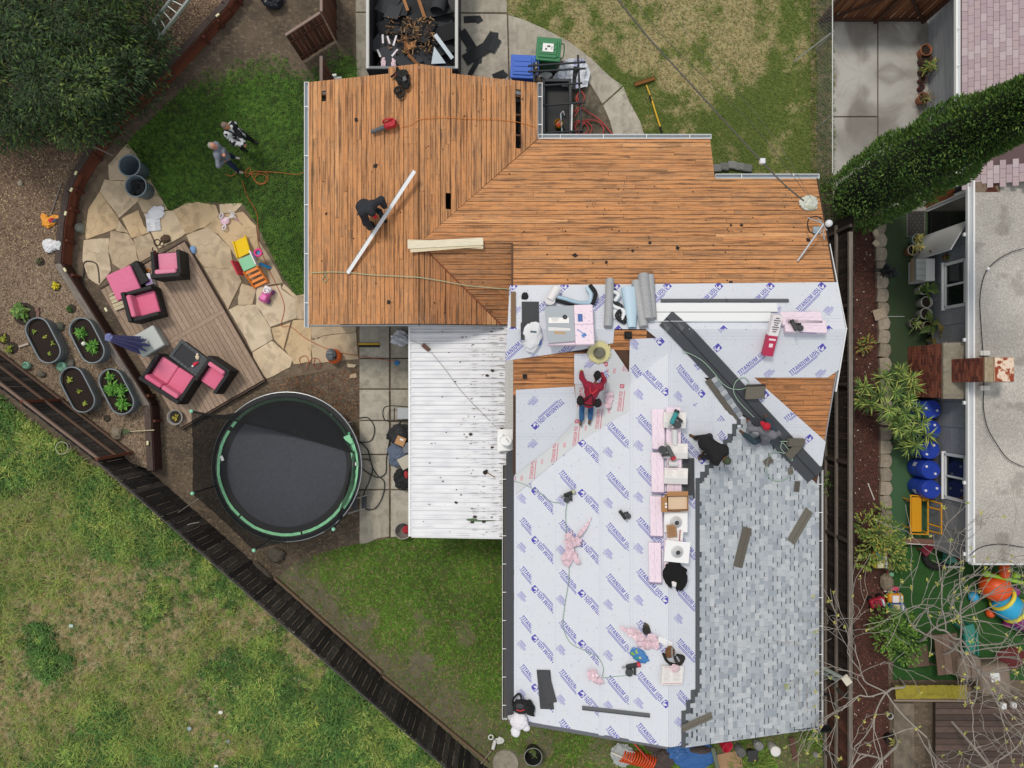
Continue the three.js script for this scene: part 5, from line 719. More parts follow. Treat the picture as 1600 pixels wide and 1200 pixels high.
const rk=thing('garden_rake','green headed rake with a pale handle lying across the terrace wall','rake',V(0,0,0));part('handle',bar(K(204,674,0.58),K(241,672,0.62),0.018),M('#c4ba9a'),rk);part('head',merge(Array.from({length:9},(_,i)=>bar(K(204,674,0.57),K(190,668 + i*1.6,0.5),0.006,4))),M('#5a7a52'),rk);
}
{
const c=V(-7.13,0,2.62),t=thing('trampoline','large black trampoline with a green padded ring and sagging black safety net','trampoline',c),H=0.9;
part('mat',tr(new THREE.CylinderGeometry(1.98,1.98,0.02,56),0,H - 0.02,0),M('#3a3e48',{roughness:0.6,map:T.grain}),t);
part('spring_cover',tr(new THREE.RingGeometry(1.9,2.36,64,2).rotateX(-Math.PI / 2),0,H + 0.01,0),M('#1d2024',{roughness:0.7}),t);
const pad=(a0,a1,r0,r1,y)=>{const g=new THREE.RingGeometry(r0,r1,40,2,a0,a1 - a0).rotateX(-Math.PI / 2),p=g.attributes.position;for (let i=0;i<p.count;i++){const a=Math.atan2(p.getZ(i),p.getX(i));p.setY(i,y + 0.012*Math.sin(a*40) + 0.02*Math.sin(a*13));} g.computeVertexNormals();return g;};
const gM=M('#8fdcaa',{roughness:0.6,map:T.grain});part('green_pad',pad(0.45,6.05,2.1,2.19,H + 0.035),gM,t);part('green_pad',pad(-0.62,0.42,2.08,2.28,H + 0.05),gM,t,'wide pale green pad on the right side');part('pad_label',box(0.14,0.01,0.1,2.16,H + 0.09,-0.1,0,0,0),M('#e4e6e6'),t);part('pad_flap',rbox(0.22,0.03,0.3,0.01,1.98,H + 0.1,-0.86,0,0.42),gM,t);
part('frame',merge([ring(2.36,0.03,0,H - 0.03,0,64),...[0.4,1.45,2.5,3.55,4.6,5.65].map((a)=>bar(V(Math.cos(a)*2.34,0,Math.sin(a)*2.34),V(Math.cos(a)*2.34,H,Math.sin(a)*2.34),0.028))]),M('#c3c8cc',{metalness:0.7,roughness:0.35}),t);
const tops=[[299,642.5],[300.5,771],[396.6,860],[521,827]].map(([a,b])=>K(a,b,2.35).sub(c)),R=K(551,706,1.05).sub(c),low=(p)=>{const a=Math.atan2(p.z,p.x);return V(Math.cos(a)*2.3,H,Math.sin(a)*2.3);};
for (const p of [...tops]){part('net_pole',bar(low(p).setY(0.1),p,0.024),M('#2c3034',{roughness:0.6}),t);part('pole_cap',ball(0.058,p.x,p.y,p.z),M('#8fd0b0',{roughness:0.4}),t);}
const fl2=[[511,640],[550,676]].map(([a,b])=>K(a,b,0.5).sub(c));part('net_pole',bar(K(525,641,0.6).sub(c),K(550,676,0.85).sub(c),0.022),M('#b9bec2',{metalness:0.6,roughness:0.4}),t,'loose net pole hanging outside the frame');part('pole_cap',ball(0.05,fl2[1].x,0.9,fl2[1].z),M('#5aa880'),t);part('pole_cap',ball(0.05,fl2[0].x,0.5,fl2[0].z),M('#c8d0d8'),t);
const netM=M('#15181c',{transparent:true,opacity:0.78,roughness:0.9});
const panel=(a,b,la,lb,sag,N=18)=>{const P=[],W2=10;const at=(s,u)=>{const top=a.clone().lerp(b,s);top.y -=sag*Math.sin(Math.PI*s);let bot;if (la&&lb){let aa=Math.atan2(la.z,la.x),bb=Math.atan2(lb.z,lb.x);while (bb - aa>Math.PI) bb -=6.2832;while (bb - aa<-Math.PI) bb +=6.2832;const g2=aa + (bb - aa)*s;bot=V(Math.cos(g2)*2.22,H + 0.06,Math.sin(g2)*2.22);} return top.lerp(bot,u);};for (let i=0;i<N;i++) for (let j=0;j<W2;j++){const q=[[i,j],[i + 1,j],[i + 1,j + 1],[i,j],[i + 1,j + 1],[i,j + 1]];for (const [m,n] of q){const p=at(m / N,n / W2);p.y +=0.02*Math.sin(m*1.7 + n);P.push(p.x,p.y,p.z);}} const g=new THREE.BufferGeometry();g.setAttribute('position',new THREE.Float32BufferAttribute(P,3));g.computeVertexNormals();return fix(g);};
for (let i=0;i<3;i++) part('safety_net',panel(tops[i],tops[i + 1],low(tops[i]),low(tops[i + 1]),0.06),netM,t);part('safety_net',panel(tops[3],R,low(tops[3]),R,0.35),netM,t);part('safety_net',panel(tops[0],R,low(tops[0]),R.clone().add(V(0.2,0,-0.9)),0.5),netM,t,'collapsed net panel sagging across the mat');part('net_hem',tube(Array.from({length:12},(_,i)=>{const s=i / 11,p=tops[0].clone().lerp(R,s);p.y -=Math.sin(Math.PI*s)*0.5;return p;}),0.03,60),M('#131518'),t);
part('tear_tag',box(0.09,0.01,0.16,-2.0,H + 0.1,-0.28,0,0.4),M('#e6e8ea'),t);
const L=thing('trampoline_ladder','short grey step ladder leaning on the trampoline edge','ladder',K(557,787,0.5).setY(0));for (const s of [-1,1]) part('rail',bar(V(-0.18,0.85,s*0.2 + 0.05),V(0.34,0.02,s*0.2 - 0.03),0.02),M('#c6c8cc',{metalness:0.6,roughness:0.4}),L);for (const x of [-0.03,0.2]) part('tread',rbox(0.16,0.03,0.38,0.01,x,0.62 - (x + 0.03)*1.5,0),M('#3c4046'),L);
}
{
const hose=(label,pts,r,c,cat='hose',nm='garden_hose',h=0.03)=>solo(nm,label,cat,tube(pts.map(([a,b,y])=>K(a,b,y??h)),r,pts.length*12),M(c,{roughness:0.6}));
hose('dark green hose looped on the concrete slabs beside the trampoline',[[560,653,0.06],[575,653,0.06],[585,668,0.06],[580,688,0.06],[566,691,0.06],[562,690,0.05],[574,702,0.06],[582,730,0.06],[590,743,0.06],[600,752,0.06],[598,775,0.06],[585,795,0.06],[571,795,0.06],[567,778,0.06],[577,752,0.07],[582,733,0.08],[578,720,0.06],[566,718,0.06],[564,728,0.06],[580,742,0.08],[592,746,0.06],[602,740,0.06],[604,715,0.06],[612,680,0.06],[628,656,0.06]],0.018,'#2e3430');
hose('dark hose curling over the flagstones at the left end of the deck',[[155,442,0.07],[154,425,0.07],[150,412,0.08],[140,408,0.09],[132,410,0.07],[131,425,0.04],[128,440,0.03]],0.018,'#34352c');
hose('tangled orange extension cord on the lawn by the two standing people',[[352,272],[362,275],[372,268],[385,270],[398,272],[408,268],[418,272],[417,284],[405,288],[398,280],[404,272],[416,276],[412,286],[400,284],[393,272],[390,262],[384,268],[386,276],[396,268],[412,268],[440,270],[468,272],[480,265]].map(([a,b])=>[a,b,0.1]),0.011,'#b0622c','extension cord','extension_cord');
hose('orange cord running from the lawn over the flagstones to the vacuum',[[378,282,0.1],[388,310,0.1],[400,330,0.07],[403,352,0.07],[404,380,0.07],[420,420,0.07],[444,478,0.07],[440,510,0.07],[452,510,0.07],[480,530,0.07],[520,548,0.07],[560,556,0.07],[620,565,0.07]],0.009,'#b8552c','extension cord','extension_cord');
hose('thin red cord coiled on the soil below the flagstones',[[470,570],[468,560],[478,556],[482,566],[478,578],[488,560],[498,562],[500,575],[490,572],[492,560]].map(([a,b])=>[a,b,0.07]),0.009,'#a04a38','cord','cord');
const v=thing('shop_vacuum','orange and grey shop vacuum standing on the flagstones','vacuum',K(523,557,0.2).setY(0.05));part('drum',lathe([[0.01,0],[0.2,0],[0.24,0.24],[0.01,0.26]],24),M('#c45a26',{roughness:0.5}),v);part('motor_head',merge([tr(lump(0.17,0.11,0.2,3,0.12),-0.08,0.22,-0.05)]),M('#5e6468',{roughness:0.5}),v);part('hose_port',cyl(0.05,0.06,0.12,0.04,0.36,0.05),M('#1f2224'),v);part('handle',beam(V(-0.2,0.46,-0.1),V(0,0.48,-0.1),0.04,0.03),M('#7c8286'),v);
const br=thing('broom_head','yellow and black broom head lying on the path under the eave','broom head',K(577,540,0.05).setY(0.035),0);part('block',rbox(0.7,0.06,0.06,0.015,0,0.05,-0.05),M('#c8a02c'),br);part('bristles',box(0.68,0.05,0.07,0,0.04,0.02),M('#24221e'),br);
const wb=thing('plastic_sack','crumpled white plastic sack under the corner of the patio cover','sack',K(625,529,0.2).setY(0.03));part('bag',lump(0.28,0.16,0.24,51,0.4,3),M('#d4d8e0',{roughness:0.4}),wb);
solo('blue_cloth','small bright blue cloth on the concrete path','cloth',lump(0.08,0.03,0.07,6,0.4,4),M('#2f7ec0'),K(620,567,0.05).setY(0.03));
const ht=thing('hand_truck','black framed folding cart with a grey panel under the patio cover edge','cart',K(626,646,0.3).setY(0.03));part('frame',tube([V(0.4,0.3,0.21),V(-0.5,0.3,0.21),V(-0.52,0.3,-0.19),V(0.4,0.3,-0.21)],0.018,40),M('#1c1e20'),ht);part('panel',rbox(0.6,0.03,0.36,0.01,0.2,0.3,0),M('#a9adb2',{metalness:0.4,roughness:0.4}),ht);part('cross_bar',beam(V(-0.2,0.3,-0.2),V(-0.2,0.3,0.2),0.03,0.02),M('#1c1e20'),ht);for (const z of [-0.2,0.2]) part('leg',bar(V(0.35,0,z),V(0.35,0.3,z),0.015),M('#1c1e20'),ht);
const pile=(name,label,cat,px,py,h,geo,c)=>solo(name,label,cat,geo,M(c,{roughness:0.7}),K(px,py,h).setY(0.03));
pile('rubbish_bag','black rubbish bag under the patio cover beside the cardboard box','bag',626,680,0.25,lump(0.42,0.24,0.34,61,0.25,2.4),'#26282c');pile('blue_tarp','blue grey tarp heaped beneath the black rubbish bag','tarp',622,708,0.2,lump(0.36,0.16,0.4,63,0.35,2.4),'#5c6a80');pile('rubbish_bag','black bag with red scraps at the lower end of the clutter pile','bag',630,749,0.2,lump(0.28,0.2,0.34,65,0.3,3),'#1c1e22');pile('red_scrap','red plastic scrap on the lower black bag','scrap',635,742,0.45,tr(lump(0.07,0.04,0.12,66,0.4),0,0.4,0),'#b03038');
pile('pale_board','pale cream board propped in the clutter pile','board',634,722,0.3,tr(rbox(0.42,0.04,0.4,0.01,0,0.33,0,0.2,0.5,0.1),0,0,0),'#c8c2b4');
const cb=thing('cardboard_box','small brown cardboard box on the black rubbish bag','box',K(626,689,0.5).setY(0.42),-0.4);part('box',box(0.3,0.14,0.28,0,0.07,0),M('#c09468'),cb);part('label',box(0.12,0.004,0.06,0.02,0.143,-0.06),M('#eeeeee'),cb);
const gb=thing('grey_case','grey tool case beside the small cardboard box','case',K(635,700,0.5).setY(0.38),0.2);part('shell',rbox(0.24,0.12,0.34,0.03,0,0.06,0),M('#7c838a'),gb);part('lid_edge',rbox(0.26,0.02,0.36,0.008,0,0.06,0),M('#4a4f55'),gb);
const bk=thing('tub','round grey metal tub holding red gloves at the corner of the patio cover','tub',K(630,829,0.25).setY(0.01));part('wall',lathe([[0.01,0.01],[0.2,0.01],[0.27,0.3],[0.255,0.3],[0.19,0.03],[0.01,0.03]],26),M('#8a8580',{map:T.grain}),bk);part('rim',ring(0.262,0.014,0,0.3,0),M('#a8a49e'),bk);part('gloves',tr(lump(0.1,0.05,0.12,9,0.45,3),0.06,0.05,0),M('#a82838'),bk);
const gr=thing('floor_grate','small rusty floor grate beside the corner of the concrete path','grate',K(551,837,0.02).setY(0.02));for (let i=0;i<6;i++) part('slat',box(0.3,0.015,0.02,0,0.01,(i - 2.5)*0.05),M('#6e685e',{metalness:0.4}),gr);
solo('log_section','old mossy tree stump in the soil beside the long fence','stump',lump(0.26,0.14,0.24,71,0.25),M('#5a544a',{map:T.granule}),K(432,866,0.05).setY(0));solo('log_section','weathered log half buried below the trampoline net','log',tr(lump(0.14,0.09,0.42,73,0.2),0,0,0,0,0.8,0),M('#544c42',{map:T.granule}),K(410,892,0.05).setY(0));
const wirePts=[[278,801,0.9],[300,786,0.5],[314,777,0.4]];solo('loose_wire','pale wire hanging over the long dark fence near the trampoline','wire',tube(wirePts.map(([a,b,y])=>K(a,b,y)),0.012,24),M('#8f8a84'));solo('loose_wire','short curved pale wire on the dark fence below the longer wire','wire',tube([[286,828,1.2],[294,820,1.1],[311,816,0.9]].map(([a,b,y])=>K(a,b,y)),0.013,24),M('#a8a49e'));
const fp2=thing('flower_pot','white wire basket lying in the weeds against the dark fence','basket',K(103,699,0.1).setY(0.02));part('hoop',ring(0.2,0.012,0,0.28,0),M('#b4b8a4'),fp2);part('hoop',ring(0.15,0.01,0,0.05,0),M('#9ca08c'),fp2);part('ribs',merge(Array.from({length:10},(_,i)=>bar(V(Math.cos(i*0.628)*0.15,0.05,Math.sin(i*0.628)*0.15),V(Math.cos(i*0.628)*0.2,0.28,Math.sin(i*0.628)*0.2),0.006,4))),M('#9ca08c'),fp2);
for (const [px,py,c,lb] of [[346,1112,'#dcdcd8','white scrap of litter in the field beside the dark fence'],[297,1137,'#a8c0cc','pale blue scrap of litter left of the white scrap'],[357,1157,'#8c9ca6','blue grey flattened litter low in the field'],[339,1196,'#e8e8e8','white litter at the bottom edge of the field'],[113,977,'#b8d4d0','tiny pale scrap in the tall weeds']]) solo('litter',lb,'litter',lump(0.065,0.012,0.05,px,0.5,3,3),M(c),K(px,py,0.05).setY(0.1));
}
// ---------- things lying on the roof ----------
rnd=rng(707);
const X=(name,label,cat,px,py,turn=0,dh=0.03,group)=>onRoof(thing(name,label,cat,null,0,group),px,py,turn,dh);
const white=M('#e6e8ea',{map:T.grain,roughness:0.6}),dgrey=M('#4a4c50',{map:T.granule,roughness:0.9}),browngrey=M('#6e6a62',{map:T.granule,roughness:0.95}),brownsh=['#6f6b62','#7b776d','#625f58'].map((c)=>M(c,{map:T.granule,roughness:0.95}));
const pinkWrap=canvasTex(256,128,(c,w,h)=>{c.fillStyle='#ecdcea';c.fillRect(0,0,w,h);c.fillStyle='#cdb6cc';for (let i=0;i<26;i++) c.fillRect(20 + (i*37) % 200,12 + (i*23) % 100,10 + (i*13) % 26,3);c.fillRect(0,60,w,3);});
const pinkW=M('#ffffff',{map:pinkWrap,roughness:0.4}),blueBand=M('#4a4a9c',{roughness:0.5}),pinkFilm=M('#f0d4e0',{roughness:0.3,map:T.grain});
const carton=canvasTex(256,192,(c,w,h)=>{c.fillStyle='#eceae8';c.fillRect(0,0,w,h);c.strokeStyle='#b8b4b4';c.lineWidth=2;c.strokeRect(10,10,w - 20,h - 20);c.beginPath();c.moveTo(w*0.48,10);c.lineTo(w*0.48,h - 10);c.stroke();c.fillStyle='#a8a4a6';for (let y=30;y<h - 40;y +=13){c.fillRect(20,y,50 + (y*7) % 40,3);c.fillRect(w*0.53,y,60 + (y*5) % 40,3);} c.fillStyle='#c4646c';c.fillRect(14,h - 20,w - 28,5);c.fillRect(14,12,w*0.5,4);});
const cartonM=M('#ffffff',{map:carton,roughness:0.6}),cardM=M('#b98a5c',{map:T.grain,roughness:0.85});
function topMap(g,w,d){return uvMap(g,(x,z)=>[x / w + 0.5,0.5 - z / d]);}
// stacks of wrapped shingle bundles along the ridge
const ridgeLabels=['pink wrapped shingle bundle at the top of the left ridge row','pink wrapped shingle bundle second from the top in the left ridge row','pink wrapped shingle bundle beside the open cardboard box, left ridge row','pink wrapped shingle bundle at the lower end of the left ridge row'];
[[1029,671],[1028,738],[1026,806],[1024,878]].forEach(([px,py],i)=>{const o=X('shingle_bundle',ridgeLabels[i],'shingle bundle',px,py,Math.PI / 2 + 0.02,0.03,'pink shingle bundles along the ridge');part('wrap',topMap(rbox(1.1,0.14,0.34,0.03,0,0.07,0),1.1,0.34),pinkW,o);part('band',box(0.45,0.03,0.006,0.12,0.1,0.172),blueBand,o);part('tape',box(0.04,0.145,0.345,-0.53,0.07,0),M('#8f84a4'),o);});
const rl2=['pink wrapped shingle bundle under the white carton with the teal nail gun','pink wrapped shingle bundle under the two middle cartons','pink wrapped shingle bundle under the open cardboard box','pink wrapped shingle bundle under the black jacket'];
[[1051,668],[1052,737],[1051,806],[1048,874]].forEach(([px,py],i)=>{const o=X('shingle_bundle',rl2[i],'shingle bundle',px,py,Math.PI / 2 - 0.01,0.03,'pink shingle bundles along the ridge');o.quaternion.setFromAxisAngle(V(0,1,0),Math.PI / 2);o.position.y=4.08;part('wrap',topMap(rbox(1.1,0.14,0.4,0.03,0,0.07,0),1.1,0.4),pinkW,o);part('band',box(0.45,0.03,0.006,-0.1,0.1,0.202),blueBand,o);});
const on=(name,label,cat,px,py,turn,h=4.23)=>{const o=thing(name,label,cat,K(px,py,h),turn);return o;};
const boxes=[[1053,656,0.6,0.42,'flat white printed carton holding the teal nail gun'],[1055,704,0.62,0.4,'flat white printed carton holding the grey and red nail gun'],[1055,743,0.62,0.42,'flat white printed carton, third from the top along the ridge, with grey scraps']];
boxes.forEach(([px,py,w,d,lb])=>{const o=on('carton',lb,'carton',px,py,-0.03);part('sleeve',topMap(rbox(w,0.12,d,0.012,0,0.06,0),w,d),cartonM,o);part('flap',box(w*0.94,0.008,d*0.3,0.01,0.124,d*0.28,0.05),white,o);});
for (const [px,py,l,lb] of [[1053,683,0.42,'white paper roll standing out between the upper two cartons'],[1050,724,0.24,'short white roll between the second and third cartons']]){const o=on('paper_roll',lb,'roll',px,py,l>0.3?Math.PI / 2:0);part('roll',tr(cyl(0.08,0.08,l,0,0,0,20),0,0.08,0,0,0,Math.PI / 2),white,o);part('core',tr(cyl(0.03,0.03,l + 0.004,0,0,0,12),0,0.08,0,0,0,Math.PI / 2),cardM,o);}
function nailGun(label,place,body,accent,s=1){const o=place('nail_gun',label,'nail gun');const g=(c)=>M(c,{roughness:0.45});part('body',tr(rbox(0.26*s,0.1*s,0.09*s,0.03*s),0,0.06,0),g(body),o);part('cap',tr(cyl(0.055*s,0.055*s,0.06*s,0,0,0,16),0.15*s,0.06,0,0,0,Math.PI / 2),g(accent),o);part('handle',beam(V(0.05*s,0.06,0.03),V(0.0,0.05,0.19*s),0.05*s,0.05*s),g('#2a2b2d'),o);part('magazine',merge([tr(cyl(0.08*s,0.08*s,0.07*s,0,0,0,18),-0.1*s,0.05,0.12*s)]),g('#3c3f42'),o);part('nose',bar(V(-0.12*s,0.05,0),V(-0.22*s,0.04,0),0.022*s,10),g('#9b9da0'),o);return o;}
nailGun('teal and black nail gun lying on the uppermost white carton',(n,l,c)=>on(n,l,c,1052,653,1.15,4.36),'#2b8d92','#1f3436',1.3);nailGun('grey nail gun with a red cap on the second white carton',(n,l,c)=>on(n,l,c,1046,705,-1.1,4.36),'#55585c','#b8283c',1.3);nailGun('black nail gun with a coiled green hose on the papered slope',(n,l,c)=>X(n,l,c,889,771,0.4,0.04),'#1e211e','#b6bc9a',1.1);nailGun('black, white and red nail gun near the colourful bag',(n,l,c)=>X(n,l,c,988,1039,0.3,0.04),'#26282a','#c23a4e',1.3);nailGun('small black tool lying alone in the middle of the papered slope',(n,l,c)=>X(n,l,c,974,805,2.2,0.04),'#1c1d1f','#2a2c2e',0.9);
{
const c=on('cardboard_box','open brown cardboard box on the ridge, halfway down the row','box',1055,784,0.02);const w=0.56,d=0.4,h=0.26;part('side',merge([box(w,h,0.012,0,h / 2,-d / 2),box(w,h,0.012,0,h / 2,d / 2),box(0.012,h,d,-w / 2,h / 2,0),box(0.012,h,d,w / 2,h / 2,0),box(w,0.012,d,0,0.01,0)]),cardM,c);part('flap',tr(box(0.16,0.01,d),-w / 2 - 0.08,h + 0.01,0.02),cardM,c);part('flap',tr(box(w,0.01,0.12),0,h + 0.01,-d / 2 - 0.06),cardM,c);part('packing',tr(box(w - 0.06,0.02,d - 0.06),0.02,h - 0.08,0),M('#d8c0a4'),c);part('cutout',merge([tr(cyl(0.03,0.03,0.01,0,0,0),-w / 2 - 0.03,h + 0.02,0.08),tr(cyl(0.03,0.03,0.01,0,0,0),-w / 2 - 0.03,h + 0.02,0.0)]),M('#eeeae4'),c);
for (const [px,py,lb,w2] of [[1055,815,'square white flashing plate with a grey pipe collar below the open box',0.62],[1057,861,'larger square white flashing plate with a round pipe collar above the black jacket',0.66]]){const o=on('flashing_plate',lb,'flashing',px,py,w2>0.64?-0.1:0.0);part('plate',rbox(w2,0.012,w2*0.86,0.004,0,0.08,0),M('#eef0f2',{roughness:0.4}),o);part('collar',lathe([[0.17,0.086],[0.11,0.11],[0.075,0.2],[0.06,0.2],[0.06,0.1]],28),M('#c9ccd0',{roughness:0.4}),o);part('pipe_hole',cyl(0.062,0.062,0.02,0.01,0.17,0,20),M('#3c4044'),o);}
const bd=on('cardboard_disc','round brown cardboard piece on the small white carton','cardboard',1049,829,0.1,4.34);part('disc',tr(rbox(0.26,0.03,0.34,0.12),0,0.05,0),M('#b08a66',{map:T.grain}),bd);part('ridges',merge([-0.06,0,0.06].map((x)=>box(0.012,0.03,0.24,x,0.066,0))),M('#96714f'),bd);
const sc=on('carton','small white printed carton between the two flashing plates','carton',1054,835,-0.05);part('sleeve',topMap(rbox(0.42,0.09,0.3,0.01,0,0.045,0),0.42,0.3),cartonM,sc);part('tape',box(0.03,0.092,0.3,0.12,0.046,0),M('#9a4850'),sc);
const jk=on('jacket','black jacket dropped over the lower end of the ridge row','jacket',1053,893,0.2,4.2);part('body',merge([lump(0.3,0.08,0.28,81,0.35,2.8),tr(lump(0.14,0.06,0.24,83,0.35,3),0.14,0,0.28,0,-0.4,0)]),M('#0d0d0f',{roughness:0.95}),jk);part('sleeve',tr(lump(0.09,0.05,0.24,85,0.3,3),-0.22,0,0.14,0,0.2,0),M('#0d0d0f',{roughness:0.95}),jk);part('lining',tr(lump(0.1,0.05,0.12,86,0.3),-0.05,-0.02,0.28),M('#e8e6e8'),jk);
const gs=X('shingle_stack','stack of new grey shingles beside the ridge row','shingles',1075,748,Math.PI / 2,0.04);for (let i=0;i<3;i++) part('shingle',rbox(1.0,0.02,0.33,0.004,rr(-0.06,0.06),0.012 + i*0.021,rr(-0.03,0.03),0,rr(-0.04,0.04)),[dgrey,M('#8e98a2',{map:T.granule}),dgrey][i],gs);
}
// loose shingles
const shp=(label,px,py,a,w=1.0,d=0.33,m=0,extra=0.034)=>{const o=X('loose_shingle',label,'shingle',px,py,a,extra);part('strip',rbox(w,0.014,d,0.003,0,0.01,0),brownsh[m],o);part('seal_line',box(w*0.98,0.004,0.012,0,0.018,d*0.1),M('#514e48'),o);return o;};
shp('brown grey loose shingle slanting across the middle of the finished slope',1160,855,ANG(0,62,18,0),1.12,0.3,0,0.06);shp('brown grey loose shingle near the right eave of the finished slope',1250,822,ANG(0,50,36,0),1.08,0.3,1,0.06);shp('small square shingle offcut below the seated roofer',1200,721,ANG(0,10,16,0),0.28,0.2,0,0.06);shp('small square shingle offcut near the end of the valley flashing',1235,736,0.1,0.17,0.19,1,0.06);shp('pale square shingle offcut below the coiled hose on the finished slope',1245,760,1.45,0.3,0.18,2,0.06);shp('loose shingle lying askew at the bottom corner of the finished slope',1089,1128,ANG(0,14,54,0),0.95,0.2,1,0.07);shp('cut grey shingle end bent over the lower gable edge',1083,1150,0.25,0.55,0.22,0,0.06);
{
const p=X('shingle_pack','thick pack of brown grey shingles lying across the valley flashing','shingles',1179,611,0.03,0.09);for (let i=0;i<5;i++) part('shingle',rbox(0.5,0.022,0.36,0.004,rr(-0.02,0.02),0.012 + i*0.023,rr(-0.02,0.02)),brownsh[i % 3],p);part('edge_strip',box(0.5,0.1,0.02,0,0.06,-0.19),M('#33312e'),p);
const q=X('shingle_pack','opened pack of brown grey shingles tilted beside the lower valley flashing','shingles',1241,694,0.1,0.07);for (let i=0;i<4;i++) part('shingle',rbox(0.46,0.022,0.22,0.004,i*0.01,0.02 + i*0.024,-0.08,0,-0.1),brownsh[i % 3],q);for (let i=0;i<3;i++) part('shingle',rbox(0.55,0.022,0.24,0.004,0,0.02 + i*0.024,0.14,0,0.85),brownsh[(i + 1) % 3],q);
const s=X('shingle_run','run of new grey shingles laid along the valley flashing','shingles',1133,622,ANG(0,0,48,62),0.05);part('head_strip',rbox(1.5,0.012,0.16,0.003,0,0.008,0.1),browngrey,s);for (let i=0;i<9;i++) part('tab',rbox(0.15,0.014,0.15 + (i % 2)*0.02,0.003,(i - 4)*0.158,0.02,-0.06),M(['#c2c9cf','#a9b1ba','#8f99a4'][i*2 % 3],{map:T.granule}),s);
const sw=X('shingle_offcut','two dark shingle offcuts lying crossed near the lower left of the papered slope','shingles',852,1076,ANG(0,0,6,60),0.04);part('piece',rbox(1.1,0.014,0.4,0.003,0.02,0.01,0),M('#4c4e53',{map:T.granule,roughness:0.95}),sw);part('piece',rbox(0.9,0.014,0.3,0.003,-0.06,0.024,-0.08,0,0.18),M('#505257',{map:T.granule,roughness:0.95}),sw);
const st=X('metal_strip','narrow dark grey metal strip on the lower papered slope','metal strip',962,1111,ANG(0,1,40,0),0.04);part('strip',rbox(1.86,0.02,0.1,0.004,0,0.02,0),M('#5d6064',{roughness:0.5}),st);part('lip',box(1.86,0.04,0.012,0,0.03,0.05),M('#505357'),st);
const dk=X('metal_strip','long dark grey metal edge lying along the papered main ridge','metal strip',1132,470,0,0.04);part('strip',rbox(3.45,0.03,0.09,0.004,0,0.02,0),M('#54585d',{roughness:0.5}),dk);part('joint',box(0.02,0.034,0.094,0.05,0.022,0),M('#2f3236'),dk);
for (const [px,py,l,lb] of [[1118,481,3.3,'upper of two long white metal flashings on the main ridge'],[1108,496,3.3,'lower of two long white metal flashings on the main ridge']]){const o=X('white_flashing',lb,'flashing',px,py,0,0.04);part('sheet',rbox(l,0.02,0.27,0.004,0,0.02,0),M('#e9edf0',{roughness:0.35}),o);part('fold',box(l,0.035,0.012,0,0.03,0.13),M('#dfe4e8',{roughness:0.35}),o);}
const bx=X('sealant_box','tall white and crimson printed box standing near the right end of the main ridge','box',1204,522,Math.PI / 2 - 0.12,0.05);part('white_half',rbox(0.56,0.2,0.26,0.012,0.28,0.1,0),M('#e8e4e8'),bx);part('crimson_half',rbox(0.56,0.2,0.26,0.012,-0.28,0.1,0),M('#b82a54',{roughness:0.5}),bx);part('print',merge(Array.from({length:7},(_,i)=>box(0.03,0.004,0.1 + (i % 3)*0.04,0.12 + i*0.06,0.202,0.0))),M('#6a6670'),bx);part('print',merge([box(0.05,0.004,0.18,-0.1,0.202,0),box(0.1,0.004,0.1,-0.26,0.202,0)]),M('#f0dce4'),bx);
for (const [px,py,lb,a] of [[1250,500,'pink shingle bundle lying behind, nearest the long white flashings',0.02],[1256,512,'pink shingle bundle carrying a black tool near the right gable',-0.04]]){const o=X('shingle_bundle',lb,'shingle bundle',px,py,a,0.05,'pink shingle bundles by the right gable');part('wrap',topMap(rbox(1.1,0.14,0.38,0.03,0,0.07,0),1.1,0.38),pinkW,o);part('band',box(0.45,0.03,0.006,0.05,0.1,py>505?0.192:-0.192),blueBand,o);}
nailGun('black nail gun on the pink bundle near the right gable',(n,l,c)=>X(n,l,c,1240,511,1.9,0.22),'#3a3d40','#202224',1.0);
}
// rolls and scraps by the main ridge
function roll(label,px0,py0,px1,py1,r,c,m){const a=RP(px0,py0,r + 0.03),b=RP(px1,py1,r + 0.03),o=thing('paper_roll',label,'roll',V(0,0,0));part('roll',bar(a,b,r,24),M(c,{map:T.grain,roughness:0.6}),o);const d=b.clone().sub(a).normalize();for (const [q,s] of [[a,-1],[b,1]]) part('core',bar(q.clone(),q.clone().addScaledVector(d,s*0.006),r*0.45,16),M('#9fa4aa'),o);if (m) part('label',along(new THREE.CylinderGeometry(r + 0.003,r + 0.003,a.distanceTo(b)*0.4,16,1,true,0.2,1.4),a,b),M('#eef0f2'),o);return o;}
roll('grey paper roll standing apart left of the black and white scraps',953,437,950,511,0.115,'#b4b8bc');roll('grey paper roll with a white label, left of the two large rolls',993,440,1006,511,0.12,'#b8bcc0',true);roll('large grey paper roll, thickest of the group',1005,430,1013,500,0.155,'#b0b4b8');roll('grey paper roll lying furthest right with a white label',1015,431,1019,498,0.12,'#b6babf',true);
